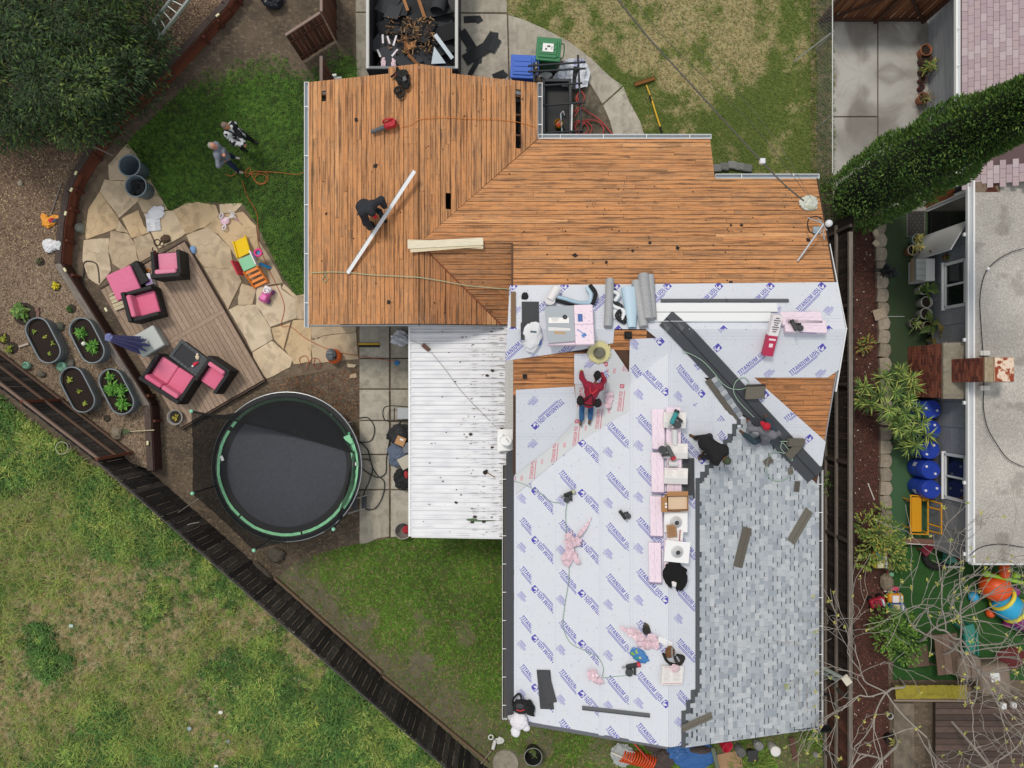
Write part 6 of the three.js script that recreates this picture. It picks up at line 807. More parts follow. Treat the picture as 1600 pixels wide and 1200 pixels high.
{
const bl=X('paper_scrap','pale blue half rolled paper between the grey rolls','paper',985,483,Math.PI / 2,0.05);part('sheet',tr(new THREE.CylinderGeometry(0.11,0.24,1.15,20,1,true),0,0.1,0,0,0,Math.PI / 2).scale(1,0.6,1),M('#b4cfe0',{roughness:0.5}),bl);
const bw=X('paper_scrap','crumpled black and white backing strips between the rolls','paper',964,480,0.2,0.04);part('white_strip',merge([tube([V(-0.1,0.05,-0.5),V(0.1,0.12,-0.3),V(-0.1,0.06,-0.05),V(0.12,0.1,0.2),V(0,0.05,0.45)],0.06,40,5),tr(lump(0.1,0.05,0.14,4,0.4),-0.08,0,0.2)]),M('#dfe6ea',{roughness:0.4}),bw);part('black_strip',merge([tube([V(0.06,0.06,-0.48),V(-0.14,0.1,-0.2),V(0.1,0.08,0.05),V(-0.1,0.1,0.3),V(0.06,0.05,0.5)],0.055,40,5),tr(lump(0.12,0.06,0.16,6,0.4),0.06,0,0.35)]),M('#121316',{roughness:0.5}),bw);
const cu=X('paper_scrap','curled blue and black paper scraps above the shingle stack','paper',898,471,-0.15,0.05);part('blue_strip',tube([V(-0.7,0.05,-0.05),V(-0.3,0.08,0.0),V(0.1,0.06,0.06),V(0.42,0.06,0.02)],0.06,30,5),M('#a9c8dc',{roughness:0.5}),cu);part('black_strip',merge([tube([V(-0.75,0.04,0.02),V(-0.3,0.05,0.1),V(0.2,0.05,0.14)],0.045,24,5),tube([V(0.35,0.08,-0.5),V(0.52,0.12,-0.25),V(0.48,0.08,0.05)],0.06,24,5)]),M('#1a1c20'),cu);part('blue_strip',tube([V(0.26,0.1,-0.42),V(0.4,0.12,-0.2),V(0.4,0.08,0.02)],0.06,24,5),M('#b9d2e2'),cu);
const wb=X('bucket_lid','white plastic pail lying on its side above the shingle stack','pail',864,463,ANG(0,22,12,0),0.08);part('pail',tr(cyl(0.11,0.14,0.4,0,0,0,22),0,0.1,0,0,0,Math.PI / 2),M('#e4e4e6',{roughness:0.4}),wb);part('band',tr(cyl(0.145,0.145,0.04,-0.19,0.1,0,22),0,0,0),M('#d6d6da'),wb);
const st=X('shingle_bundle','stacked pink shingle bundles topped with grey sheets and white papers','shingle bundle',889,513,0.02,0.04);part('wrap',topMap(rbox(1.2,0.16,1.0,0.03,0.02,0.08,0),1.2,1.0),pinkW,st);part('wrap',topMap(rbox(0.5,0.12,1.1,0.03,0.38,0.2,-0.02),0.5,1.1),pinkW,st);for (let i=0;i<4;i++) part('grey_sheet',rbox(0.72,0.012,0.98,0.003,-0.2 - i*0.02,0.18 + i*0.016,-0.08 + i*0.012,0,i*0.02),M(['#b4bcc4','#a6aeb6','#bcc3ca','#aab2ba'][i]),st);part('grey_patch',box(0.12,0.02,0.2,0.28,0.268,-0.2),M('#4f6fae'),st);part('blue_print',merge([box(0.02,0.01,0.28,0.3,0.268,0.2,0,0.9),box(0.12,0.01,0.08,0.36,0.268,0.28,0,0.5)]),M('#5f8fce'),st);
const w1=X('paper_sheet','white instruction sheet with a black ring on the shingle stack','paper',873,496,0.0,0.3);part('sheet',rbox(0.54,0.012,0.34,0.003,0,0.006,0),M('#f0f0f0'),w1);part('ring',tr(new THREE.TorusGeometry(0.04,0.02,8,20),0.16,0.03,0,Math.PI / 2),M('#1b1c1e'),w1);part('print_lines',merge([0,1,2].map((i)=>box(0.2 - i*0.03,0.003,0.012,-0.1,0.014,0.04 + i*0.035))),M('#b4b4b8'),w1);
const w2=X('opened_carton','opened white carton with brown cardboard flap on the shingle stack','carton',873,525,-0.06,0.3);part('sheet',rbox(0.58,0.012,0.46,0.003,0,0.006,0),M('#ebebeb'),w2);part('flap',tr(box(0.56,0.01,0.2),0.02,0.03,0.16,-0.15,0.06),cardM,w2);part('box',tr(rbox(0.3,0.05,0.2,0.008),0.02,0.04,-0.03),M('#c4a684'),w2);
const mt=X('rubber_mat','dark grey mat partly under a white plastic bag left of the shingle stack','mat',827,502,Math.PI / 2,0.035);part('mat',rbox(0.95,0.014,0.46,0.003,0.1,0.01,0.03),M('#474a4e',{map:T.granule}),mt);part('edge',rbox(0.5,0.016,0.1,0.003,-0.3,0.022,-0.18),M('#3c3e42'),mt);
const wp=X('plastic_bag','white plastic bag printed with a small dark logo on the grey mat','bag',831,525,Math.PI / 2 - 0.1,0.05);part('bag',lump(0.4,0.08,0.25,91,0.22,2.4),M('#e2e5ea',{roughness:0.35}),wp);part('print',tr(box(0.04,0.006,0.16,0,0,0),0.16,0.155,0.02),M('#46606c'),wp);part('blue_edge',tr(lump(0.2,0.04,0.05,93,0.3),-0.05,0,0.22),M('#3f68b4'),wp);
solo('timber_offcut','brown timber offcut lying upright at the left end of the ridge paper','timber',beam(RP(802,456,0.05),RP(802,511,0.05),0.13,0.04),M('#8c6e54',{map:T.plank}));solo('pipe_collar','small black rubber collar on the paper near the timber offcut','collar',tr(lump(0.09,0.03,0.1,4,0.3),0,0,0),M('#17181a'),RP(820,463,0.03));
const h=X('straw_hat','frayed cream straw hat with a dull centre by the kneeling roofer','hat',936,550,0.3,0.05),L=[];for (let i=0;i<46;i++){const a=i / 46*6.283;L.push(beam(V(Math.cos(a)*0.16,0.05,Math.sin(a)*0.16),V(Math.cos(a)*rr(0.29,0.34),0.03,Math.sin(a)*rr(0.29,0.34)),0.035,0.01));} part('brim',merge([tr(new THREE.RingGeometry(0.13,0.29,36,2).rotateX(-Math.PI / 2),0,0.055,0),...L]),M('#d6d09c',{roughness:0.9}),h);part('crown',lathe([[0.16,0.05],[0.14,0.14],[0.1,0.16],[0.0,0.15]],24),M('#7c7c6e',{map:T.granule}),h);part('band',ring(0.155,0.014,0,0.07,0),M('#a8a478'),h);
}
// lower papered slope: wraps, bag, pouch, cartons
{
const wrap=(label,px,py,list,seed)=>{const o=X('pink_wrap',label,'plastic wrap',px,py,0,0.03);list.forEach(([x,z,sx,sz,a],i)=>{const P=[];for (let k=0;k<22;k++){const t=k / 22*6.283,m=0.62 + 0.75*vnoise(k*0.9,seed + i*7.3,5);P.push([Math.cos(t)*sx*m,Math.sin(t)*sz*m]);} part('film',tr(sheet(P,seed + i,0.11,0.035),x,i*0.012,z,0,a,0),pinkFilm,o);});};
wrap('torn pink plastic wrap trailing down the middle of the papered slope',893,848,[[-0.05,-0.05,0.14,0.34,0.1],[0.28,-0.3,0.06,0.5,-0.6],[-0.1,0.42,0.16,0.24,-0.3],[0.1,0.3,0.08,0.3,0.5],[0.12,-0.02,0.2,0.1,0.3]],111);wrap('crumpled pink plastic wrap by the colourful bag',1005,999,[[-0.2,-0.12,0.36,0.15,-0.4],[0.12,0.12,0.3,0.12,0.0],[0.26,-0.06,0.14,0.2,0.6]],121);wrap('small pink plastic wrap at the loop of the green hose',930,1052,[[-0.05,0,0.16,0.22,0.2],[0.12,0.16,0.12,0.1,0]],131);
wrap('loose pink paper curl beside the kneeling roofer',951,625,[[0,-0.08,0.13,0.2,0.2]],141);const pr=X('pink_roll','small roll of pink film standing beside the kneeling roofer','roll',951,633,0,0.05);part('roll',cyl(0.085,0.085,0.12,0,0.06,0,22),M('#edd3e0',{roughness:0.4}),pr);part('spiral',merge([0.03,0.05,0.07].map((r)=>ring(r,0.004,0,0.122,0,24,5))),M('#b48ca0'),pr);
const cb=X('snack_bag','blue, green and yellow printed bag below the pink wrap','bag',999,1023,-0.5,0.03);part('bag',lump(0.26,0.06,0.16,151,0.3,2.5),M('#3f7ab8',{roughness:0.4}),cb);for (const [x,z,c] of [[-0.1,-0.06,'#a8cc4e'],[0.06,0.02,'#d8d85a'],[-0.02,0.08,'#2f9a9a'],[-0.16,0.04,'#86b83c']]) part('print',tr(lump(0.07,0.07,0.04,x*100 + 5,0.3),x,0.0,z,0,z*9,0),M(c,{roughness:0.4}),cb);
const cp=X('small_scrap','dark pointed plastic scrap above the pink wrap','scrap',1010,984,0.6,0.03);part('scrap',lump(0.1,0.06,0.12,161,0.5,3),M('#2e2a26'),cp);part('flap',tr(lump(0.05,0.03,0.1,163,0.4),0.08,0.02,-0.08),M('#4a4036'),cp);
solo('white_card','small white card on the paper beside the tool pouch','card',tr(rbox(0.4,0.01,0.16,0.003),0,0,0,0,-0.45,0),M('#e8eaec'),RP(1039,1003,0.05));
const tp=X('tool_pouch','brown leather tool pouch with a black belt by the lower carton','tool pouch',1050,1022,-0.3,0.04);part('pouch',merge([tr(lump(0.13,0.09,0.15,171,0.3),-0.12,0,-0.06)]),M('#6e4a2a',{roughness:0.7}),tp);part('pouch',merge([tr(lump(0.14,0.09,0.12,173,0.3),0.2,0,0.08)]),M('#2c2622',{roughness:0.7}),tp);part('belt',tube([V(-0.3,0.05,0.02),V(-0.12,0.05,0.2),V(0.06,0.06,0.24),V(0.3,0.05,0.18),V(0.34,0.05,0.0),V(0.1,0.08,-0.02)],0.04,40,6),M('#191818',{roughness:0.7}),tp);part('tools',merge([bar(V(-0.16,0.16,-0.2),V(-0.1,0.18,0.02),0.018),bar(V(0.06,0.14,0),V(0.16,0.16,0.1),0.03)]),M('#a8adb2',{metalness:0.6,roughness:0.35}),tp);
const lc=X('carton','white printed carton tied with pink film, lowest on the papered slope','carton',1048,1053,-0.1,0.04);part('sleeve',topMap(rbox(0.64,0.12,0.5,0.012,0,0.06,0),0.64,0.5),cartonM,lc);part('film',tr(lump(0.12,0.05,0.1,181,0.4,3),0.04,0.1,-0.2),pinkFilm,lc);
const tb=X('tool_bag','black tool bag and harness at the lower left corner of the roof','tool bag',817,1101,0.1,0.04);part('bag',merge([lump(0.28,0.14,0.2,191,0.3,2.6),tr(lump(0.14,0.1,0.22,193,0.3),0.22,0,0.06)]),M('#17181b',{roughness:0.8}),tb);part('strap',tube([V(-0.26,0.1,0.02),V(-0.2,0.2,-0.24),V(-0.04,0.12,-0.36),V(0.08,0.2,-0.12),V(0.3,0.22,0.0),V(0.32,0.1,0.26)],0.03,50,6),M('#101113'),tb);part('buckle',merge([tube([V(-0.12,0.26,0.03),V(0.0,0.28,0.05),V(0.12,0.26,0.02)],0.018)]),M('#b83a3e'),tb);part('inner_pocket',tr(lump(0.12,0.05,0.08,195,0.2),-0.02,0.2,-0.06),M('#3a3d42'),tb);
const ws=X('white_sack','bulging white cloth sack hanging over the lower left roof corner','sack',812,1128,0.1,0.03);part('sack',merge([tr(lump(0.26,0.14,0.24,201,0.16,2),0.03,0,-0.08),tr(lump(0.14,0.11,0.15,203,0.16,2),-0.12,0,0.24),tr(lump(0.1,0.08,0.1,205,0.2),0.2,0,0.12)]),M('#e4e4ec',{roughness:0.8}),ws);part('neck',tr(lump(0.1,0.06,0.07,207,0.3),-0.22,0.05,-0.16),M('#c0bcc4'),ws);
}
// things on the bare boards
{
const a=RP(648,267,0.42),b=RP(543,427,0.1),de=thing('metal_edge','long white metal edge strip held by the roofer in black','metal edge',V(0,0,0));part('face',beam(a,b,0.1,0.012),M('#eef1f4',{roughness:0.3}),de);part('lip',beam(a.clone().add(V(-0.05,-0.03,-0.03)),b.clone().add(V(-0.05,-0.03,-0.03)),0.012,0.07),M('#8f969c',{roughness:0.35,metalness:0.4}),de);
const pl=['#f8eecf','#f2e5c4','#faf2d8'];[['uppermost pale new plank of three lying over the ridge of the bare boards',637,380,755,383],['middle pale new plank of three on the bare boards',641,389,752,380],['lowest pale new plank of three on the bare boards, skewed',637,383,755,377]].forEach(([lb,x0,y0,x1,y1],i)=>{const o=thing('new_plank',lb,'plank',V(0,0,0),0,'new planks on the bare boards');part('plank',beam(K(x0,y0,3.52 + i*0.026),K(x1,y1,3.52 + i*0.026),0.2,0.022),M(pl[i],{map:T.plank}),o);});
const lb=X('leaf_blower','red leaf blower with a grey tube lying on the bare boards','leaf blower',607,199,ANG(0,8,40,0),0.04);part('tube',merge([bar(V(-0.52,0.07,0),V(-0.06,0.09,0),0.05,14,0.07)]),M('#5e6468',{roughness:0.5}),lb);part('motor',merge([tr(rbox(0.36,0.2,0.22,0.08),0.12,0.12,0),tr(cyl(0.12,0.12,0.14,0,0,0),0.22,0.16,0)]),M('#b3202e',{roughness:0.4}),lb);part('handle',tube([V(-0.06,0.18,-0.08),V(0.02,0.28,-0.09),V(0.2,0.3,-0.08),V(0.3,0.2,-0.06)],0.025,24),M('#c22a38',{roughness:0.4}),lb);part('intake',cyl(0.06,0.06,0.02,0.3,0.2,0.02),M('#1c1c1c'),lb);
const hb=X('tool_belt','heap of black tool belts and harness near the top of the timber ridge','tool belt',627,128,0.3,0.04);part('pouch',merge([tr(lump(0.2,0.12,0.18,211,0.35,3),0.1,0,-0.06),tr(lump(0.14,0.1,0.14,213,0.35,3),0.14,0,0.16)]),M('#0f1012',{roughness:0.75}),hb);part('coil',merge([tr(new THREE.TorusGeometry(0.1,0.04,8,20),-0.1,0.06,0.34,1.4),tr(new THREE.TorusGeometry(0.09,0.035,8,20),-0.16,0.06,0.2,1.3)]),M('#141517',{roughness:0.6}),hb);part('belt',tube([V(-0.24,0.05,-0.24),V(-0.05,0.06,-0.28),V(0.02,0.07,-0.4),V(0.08,0.12,-0.18)],0.03,30,6),M('#101113'),hb);part('buckle',box(0.1,0.03,0.12,0.2,0.22,0.1),M('#5e6266',{metalness:0.5,roughness:0.4}),hb);part('red_tag',tr(lump(0.05,0.04,0.05,3,0.3),-0.02,0.1,-0.16),M('#8c1e28'),hb);
const line=(nm,label,cat,pts,r,c,dh=0.03)=>solo(nm,label,cat,tube(pts.map(([x,y,e])=>RP(x,y,e??dh)),r,pts.length*14),M(c,{roughness:0.6}));
line('extension_cord','thin orange cord running from the leaf blower across the ridge to the gutter','extension cord',[[628,198],[640,196],[652,188],[680,184],[710,184],[740,186],[780,187],[815,192],[836,198]],0.008,'#d8863c');line('rope','pale green rope stretched across the lower bare boards to the ridge paper','rope',[[486,426],[520,425],[545,426],[575,429],[610,431],[650,433],[690,439],[730,446],[770,450],[798,452]],0.013,'#b4be9c',0.06);line('rope','loop of pale green rope left of the white metal edge','rope',[[508,428],[512,436],[508,441],[504,437],[508,430],[511,427]],0.01,'#9fac88');
line('air_hose','thin green air hose running down the left papered slope to the lower nail gun','air hose',[[889,775],[884,800],[886,840],[889,900],[882,950],[880,980],[892,1005],[915,1017],[935,1028],[943,1045],[942,1058],[960,1057],[982,1054],[989,1046]],0.011,'#8fa898',0.045);line('air_hose','green air hose crossing from the patio cover to the nail gun on the slope','air hose',[[803,752],[815,755],[840,768],[862,784],[876,786]],0.01,'#8fa898',0.045);line('air_hose','pale green air hose trailing down the valley flashing into a coil','air hose',[[1066,548,0.1],[1085,556,0.1],[1100,566,0.1],[1115,582,0.1],[1130,600,0.1],[1145,608,0.08],[1165,606,0.08],[1170,597,0.06],[1162,590,0.06],[1150,596,0.08],[1146,610,0.1],[1152,624,0.1],[1170,644,0.08],[1178,652,0.1]],0.012,'#9db8a6');line('air_hose','coiled pale green air hose by the lower end of the valley flashing','air hose',[[1219,690,0.12],[1230,690,0.12],[1240,696,0.12],[1240,706,0.1],[1228,708,0.1],[1220,700,0.12],[1222,692,0.12],[1234,706,0.1],[1238,720,0.08],[1224,708,0.08],[1206,708,0.07],[1198,726,0.07],[1202,746,0.07],[1218,752,0.07],[1236,744,0.07]],0.012,'#9db8a6',0.07);line('wire','thin wire hanging across the white patio cover to the pipe hood','wire',[[644,533],[662,540],[690,570],[720,610],[750,642],[780,672],[795,690]],0.008,'#8c8c88',0.05);
const bk=thing('brick','brown brick resting on the wire over the white patio cover','brick',V(0,0,0),0);onRoof(bk,666,543,-0.7,0.02);part('body',rbox(0.26,0.09,0.12,0.012,0,0.045,0),M('#7c5a50',{map:T.granule}),bk);part('core_hole',merge([-0.07,0,0.07].map((x)=>cyl(0.02,0.02,0.004,x,0.091,0,12))),M('#4a342e'),bk);
const hm=thing('hammer','small black hammer lying on the white patio cover','hammer',V(0,0,0));onRoof(hm,764,740,-0.5,0.02);part('head',merge([rbox(0.06,0.06,0.16,0.015,-0.1,0.04,0),lump(0.06,0.03,0.06,3,0.3).translate(-0.12,0,0.02)]),M('#1d1c1b'),hm);part('handle',bar(V(-0.1,0.04,0),V(0.2,0.03,0),0.015),M('#8a6a44'),hm);
solo('green_streak','long strip of green moss on a rib of the patio cover','moss',tr(lump(0.42,0.012,0.045,5,0.35,3),0,0,0),M('#5f7a58',{map:T.granule}),RP(752,812,0.02));
}

{
rnd=rng(4242);const L=[],put=(x,z,g)=>{const n=roofN(x,z),q=new THREE.Quaternion().setFromUnitVectors(V(0,1,0),n);g.applyQuaternion(q);g.translate(x,roofH(x,z) + 0.012,z);L.push(g);};
for (let i=0;i<150;i++){const m=i % 3,x=m?rr(0.9,8.5):rr(-5.8,0.4),z=m?rr(-5.7,-2.7):rr(-8.4,-2);if (m&&x<2&&z<-6) continue;const s=rnd()<0.07?rr(0.04,0.08):rr(0.01,0.026);put(x,z,tr(prism([[-s,-s*0.6],[s*0.5,-s],[s,s*0.3],[-s*0.2,s*0.7]],0.006,0.006),0,0,0,0,rr(0,6),0));}
const o=solo('felt_scraps','small black scraps of old felt left on the bare roof boards','scraps',merge(L),M('#2a2623',{roughness:0.95}));o.userData.kind='stuff';
}
// ---------- top of the picture: container, bins, rack ----------
rnd=rng(808);
{
const D=thing('debris_container','open steel debris container heaped with torn roofing at the top edge','skip',V(0,0,0)),h=1.55,a=K(572,108,h),b=K(716,108,h),z0=-15.5,steel=M('#2e3033',{roughness:0.6});
part('side_wall',box(0.05,h - 0.1,a.z - z0,a.x + 0.05,h / 2,(a.z + z0) / 2),steel,D);part('side_wall',box(0.05,h - 0.1,a.z - z0,b.x - 0.05,h / 2,(a.z + z0) / 2),steel,D);part('front_wall',box(b.x - a.x,h - 0.1,0.05,(a.x + b.x) / 2,h / 2,a.z - 0.03),M('#3a3d40'),D);part('floor',box(b.x - a.x - 0.1,0.05,a.z - z0,(a.x + b.x) / 2,0.12,(a.z + z0) / 2),steel,D);
part('top_rail',rbox(0.1,0.09,a.z - z0,0.02,a.x + 0.05,h,(a.z + z0) / 2),M('#d2d4d2',{map:T.grain,roughness:0.5}),D);part('top_rail',rbox(0.1,0.09,a.z - z0,0.02,b.x - 0.05,h,(a.z + z0) / 2),M('#d2d4d2',{map:T.grain,roughness:0.5}),D);part('top_rail',rbox(b.x - a.x,0.08,0.09,0.02,(a.x + b.x) / 2,h - 0.005,a.z - 0.04),M('#6d7176',{roughness:0.5}),D);part('door_bar',box(b.x - a.x,0.1,0.1,(a.x + b.x) / 2,0.9,a.z + 0.06),M('#26282b'),D);
const c=(a.x + b.x) / 2,felt=(s,k)=>M(['#34373b','#3d4045','#2a2c30','#45484d'][k % 4],{map:T.granule,roughness:0.9}),heap=thing('roofing_debris','torn grey roofing felt and shingles heaped in the steel container','debris',V(c,0,0));
for (let i=0;i<26;i++){const w=rr(0.5,1.2),d=rr(0.4,1.0);part('felt_piece',tr(rbox(w,0.02,d,0.004),rr(-0.95,0.95),0.62 + i*0.012,rr(-12.2,-9.6),rr(-0.35,0.35),rr(0,3),rr(-0.35,0.35)),felt(0,i),heap);}
part('bulk',tr(lump(1.3,0.32,1.9,221,0.2,2),0,0.12,-10.9),M('#33363a',{map:T.granule,roughness:0.9}),heap);part('felt_roll',tr(new THREE.CylinderGeometry(0.24,0.24,0.6,24,1,true),0.78,0.98,-12.0,1.45,0,0.2),felt(0,1),heap);
{const L=[];for (let i=0;i<240;i++) L.push(box(rr(0.04,0.2),0.014,rr(0.01,0.04),rr(-0.35,0.6) + (i % 3?0:-0.5),0.98 + rr(0,0.16),rr(-11.5,-10.4),rr(-0.5,0.5),rr(0,3.1),rr(-0.5,0.5)));part('splinters',merge(L.map((g)=>paint(g,C(pick(['#5c4634','#7a5c3e','#3c3028','#9a7a52']))))),M('#ffffff',{vertexColors:true,roughness:0.9}),heap).userData.kind='stuff';}
part('dark_sheet',tr(rbox(0.5,0.02,0.8,0.005),-0.82,1.0,-10.2,0.05,0.1,0),M('#3a3d45'),heap);for (const [x,z,l,r] of [[-1.0,-10.85,0.28,0.05],[-0.82,-10.82,0.26,0.3],[-0.62,-10.8,0.34,-0.3],[-1.12,-10.4,0.26,0.4],[-0.62,-10.42,0.3,-0.7]]) part('white_flake',tr(rbox(0.06,0.012,l,0.004),x,1.03,z,0,r,0),M('#e4e0e6'),heap);for (const [x,z] of [[-0.98,-10.05],[-0.66,-10.02]]) part('pink_scrap',tr(lump(0.07,0.04,0.22,x*50,0.4,3),x,1.0,z),pinkFilm,heap);
for (const [x0,z0b,x1,z1,y,col2,w] of [[-0.42,-12.3,-0.2,-11.7,1.15,'#b98250',0.09],[0.02,-12.4,0.32,-11.5,1.15,'#a87446',0.1],[-0.3,-10.9,-0.22,-10.4,1.05,'#a06a3c',0.12],[-0.2,-10.35,0.1,-10.05,1.05,'#8e6036',0.1]]) part('timber_piece',beam(V(x0,y,z0b),V(x1,y - 0.05,z1),w,0.04),M(col2,{map:T.plank}),heap);part('timber_piece',box(0.26,0.02,0.2,-0.1,1.08,-10.62,0.1,0.3,0),M('#b88250',{map:T.plank}),heap);
part('metal_sheet',tr(prism([[0,0],[0.36,0.5],[-0.1,0.52]],0.02,0.02),0.62,1.05,-10.6,0.15),M('#a9b7c2',{metalness:0.4,roughness:0.4}),heap);part('metal_sheet',beam(V(0.66,1.2,-10.9),V(1.2,1.1,-10.2),0.12,0.015),M('#b4c2cc',{metalness:0.4,roughness:0.4}),heap);
}
function cart(label,px,py,turn,c1,c2,withLabel){
const o=thing('wheelie_bin',label,'wheelie bin',K(px,py,1.05).setY(0.03),turn),pm=M(c1,{roughness:0.5}),pd=M(c2,{roughness:0.55});
const g=new THREE.BoxGeometry(0.66,0.98,0.7,1,1,1),p=g.attributes.position;for (let i=0;i<p.count;i++) if (p.getY(i)<0){p.setX(i,p.getX(i)*0.8);p.setZ(i,p.getZ(i)*0.78);} g.computeVertexNormals();part('body',tr(fix(g),0,0.52,0),pd,o);
part('lid',merge([rbox(0.74,0.07,0.78,0.03,0,1.04,0),rbox(0.56,0.05,0.58,0.022,0,1.085,0.02),rbox(0.5,0.03,0.05,0.012,0,1.1,-0.3)]),pm,o);for (const x of [-0.16,0,0.16]) part('lid_rib',rbox(0.05,0.03,0.5,0.012,x,1.112,0.02),pm,o);part('handle',tube([V(-0.22,1.0,-0.38),V(-0.22,1.03,-0.46),V(0.22,1.03,-0.46),V(0.22,1.0,-0.38)],0.02,20),pd,o);
for (const x of [-0.28,0.28]) part('wheel',tr(cyl(0.12,0.12,0.06,0,0,0,20),x,0.12,-0.3,0,0,Math.PI / 2),M('#1b1b1c'),o);if (withLabel){part('sticker',box(0.26,0.004,0.34,-0.02,1.13,0.02),M('#eef0ee'),o);part('sticker_mark',merge([box(0.05,0.004,0.1,-0.06,1.134,0.0),box(0.06,0.004,0.05,0.03,1.134,0.08),box(0.1,0.004,0.02,-0.02,1.134,-0.1)]),M('#3c4440'),o);} return o;
}
cart('green lidded wheelie bin with a white sticker on the walkway',857,78,-Math.PI / 2 - 0.08,'#2f7d50','#1f5a3a',true);cart('blue wheelie bin beside the corner of the bare timber roof',817,105,-Math.PI / 2 - 0.05,'#3566c8','#244a9c',false);
{
const R=thing('ladder_rack','black steel pipe rack standing above the dark tub by the walkway','rack',V(0,0,0)),h=1.7,bk=M('#34383c',{metalness:0.4,roughness:0.5}),P=(x,y,hh=h)=>K(x,y,hh);
for (const [x0,y0,x1,y1] of [[825,103,915,97],[825,112,915,107],[840,134,910,130],[846,165,914,160],[850,208,912,204]]) part('cross_bar',bar(P(x0,y0),P(x1,y1),0.032),bk,R);part('side_bar',bar(P(834,98,h - 0.07),P(836,214,h - 0.07),0.034),bk,R);part('side_bar',bar(P(903,86,h - 0.07),P(909,214,h - 0.07),0.034),bk,R);for (const [x,y] of [[835,104],[904,100],[836,206],[908,204]]){const p=P(x,y);part('upright',bar(p.clone().setY(0.03),p,0.03),bk,R);}
part('dark_board',beam(P(899,104,1.4),P(896,140,1.4),0.12,0.03),M('#24262a'),R);
const t=thing('plastic_tub','large black plastic tub under the pipe rack','tub',K(870,172,0.5).setY(0.03)),w=0.86,L=1.9;part('floor',rbox(w,0.05,L,0.02,0,0.12,0),M('#26292c',{roughness:0.6}),t);for (const s of [-1,1]){part('side',rbox(0.05,0.4,L,0.02,s*w / 2,0.3,0),M('#2d3033',{roughness:0.6}),t);part('end',rbox(w,0.4,0.05,0.02,0,0.3,s*L / 2),M('#2d3033',{roughness:0.6}),t);} part('rim',merge([rbox(0.09,0.04,L + 0.1,0.015,-w / 2,0.5,0),rbox(0.09,0.04,L + 0.1,0.015,w / 2,0.5,0),rbox(w,0.04,0.09,0.015,0,0.5,-L / 2)]),M('#3c4044',{roughness:0.6}),t);
const yb=thing('yellow_bucket','small yellow bucket holding a red tool in the black tub','bucket',K(873,192,0.5).setY(0.18));part('bucket',lathe([[0.01,0.01],[0.11,0.01],[0.14,0.3],[0.13,0.3],[0.1,0.03],[0.01,0.03]],24),M('#e0b018',{roughness:0.4}),yb);part('contents',tr(lump(0.08,0.05,0.08,3,0.4),0,0.16,0),M('#c0512c'),yb);part('handle',tr(new THREE.TorusGeometry(0.13,0.008,6,20,Math.PI),0,0.3,0,0,0.7,0),M('#c8c8c8'),yb);
const wh=thing('white_hook','white bent tool handle hooked over the yellow bucket','tool',V(0,0,0));part('rod',tube([[876,178,0.3],[877,190,0.4],[878,204,0.4],[879,212,0.3]].map(([a,b,y])=>K(a,b,y)),0.02),M('#b8ccd4'),wh);part('hook',tube([[876,178,0.3],[880,174,0.35],[882,180,0.3]].map(([a,b,y])=>K(a,b,y)),0.016),M('#d4dce0'),wh);
solo('white_pipe','thin white pipe lying along the right rim of the black tub','pipe',bar(K(894,163,0.55),K(893,205,0.55),0.03),M('#e4e6e8',{roughness:0.4}));
const sh=thing('plastic_sheet','crumpled pale grey printed roofing paper spread under the pipe rack','paper',K(893,115,0.2).setY(0.06)),g=sheet([[-0.75,0.35],[-0.35,-0.3],[-0.1,-0.5],[0.45,-0.45],[0.62,-0.05],[0.52,0.42],[0.2,0.5],[-0.3,0.42]],31,0.2,0.06);part('paper',uvMap(g,(x,z)=>[x / 1.22 + 0.1,z / 2.8]),M('#ffffff',{map:udl,roughness:0.5}),sh);solo('white_scrap','small white plastic scrap beside the crumpled paper','scrap',lump(0.2,0.05,0.1,12,0.45,3),M('#d8dcdc'),K(853,118,0.05).setY(0.04));
const rh=(label,pts)=>solo('red_hose',label,'hose',tube(pts.map(([a,b])=>K(a,b,0.12)),0.022,pts.length*12),M('#b04440',{roughness:0.6}));
rh('red hose coiled on the soil under the pipe rack',[[905,205],[915,190],[925,200],[918,212],[904,212],[898,202],[903,192],[915,194],[919,204],[910,210],[902,204],[897,192],[915,188],[935,190],[943,202],[940,214]]);rh('red hose running straight from the rack down to the gutter corner',[[896,175],[905,168],[920,176],[940,190],[955,208],[962,214]]);rh('red hose looped around the upper part of the rack',[[903,146],[900,155],[906,164],[912,158],[912,147],[906,143],[902,150],[907,166],[904,172],[897,182]]);
const br=thing('push_broom','push broom with a yellow handle and brown head lying on the front lawn','broom',V(0,0,0));part('handle',bar(K(1010,133,0.1),K(1022,166,0.09),0.024),M('#d9b13c'),br);part('handle',bar(K(1017,152,0.1),K(1033,203,0.07),0.028),M('#e2b63c'),br);part('ferrule',bar(K(1015,149,0.1),K(1018,158,0.1),0.034),M('#1e1e1e'),br);part('grip',bar(K(1031,198,0.08),K(1034,207,0.07),0.034),M('#1c1c1c'),br);part('block',beam(K(992,133,0.1),K(1023,123,0.1),0.08,0.06),M('#8a5a1e',{map:T.plank}),br);part('bristles',beam(K(992,131,0.06),K(1023,121,0.06),0.1,0.07),M('#5c4216'),br);
const bits=[['dark offcut of roofing felt on the drive near the top',738,30,0.55,0.22,0.05],['long dark roofing felt strip lying slantwise on the drive',751,80,1.2,0.38,0.55],['dark felt strip crossing behind the long slanted strip',731,64,0.8,0.3,-1.0],['hooked dark felt scrap at the upper end of the slanted strip',766,62,0.5,0.3,1.0],['narrow dark felt scrap below the slanted strip',742,103,0.7,0.16,1.05],['dark felt scrap at the edge of the timber roof',780,118,0.42,0.26,0.4]];
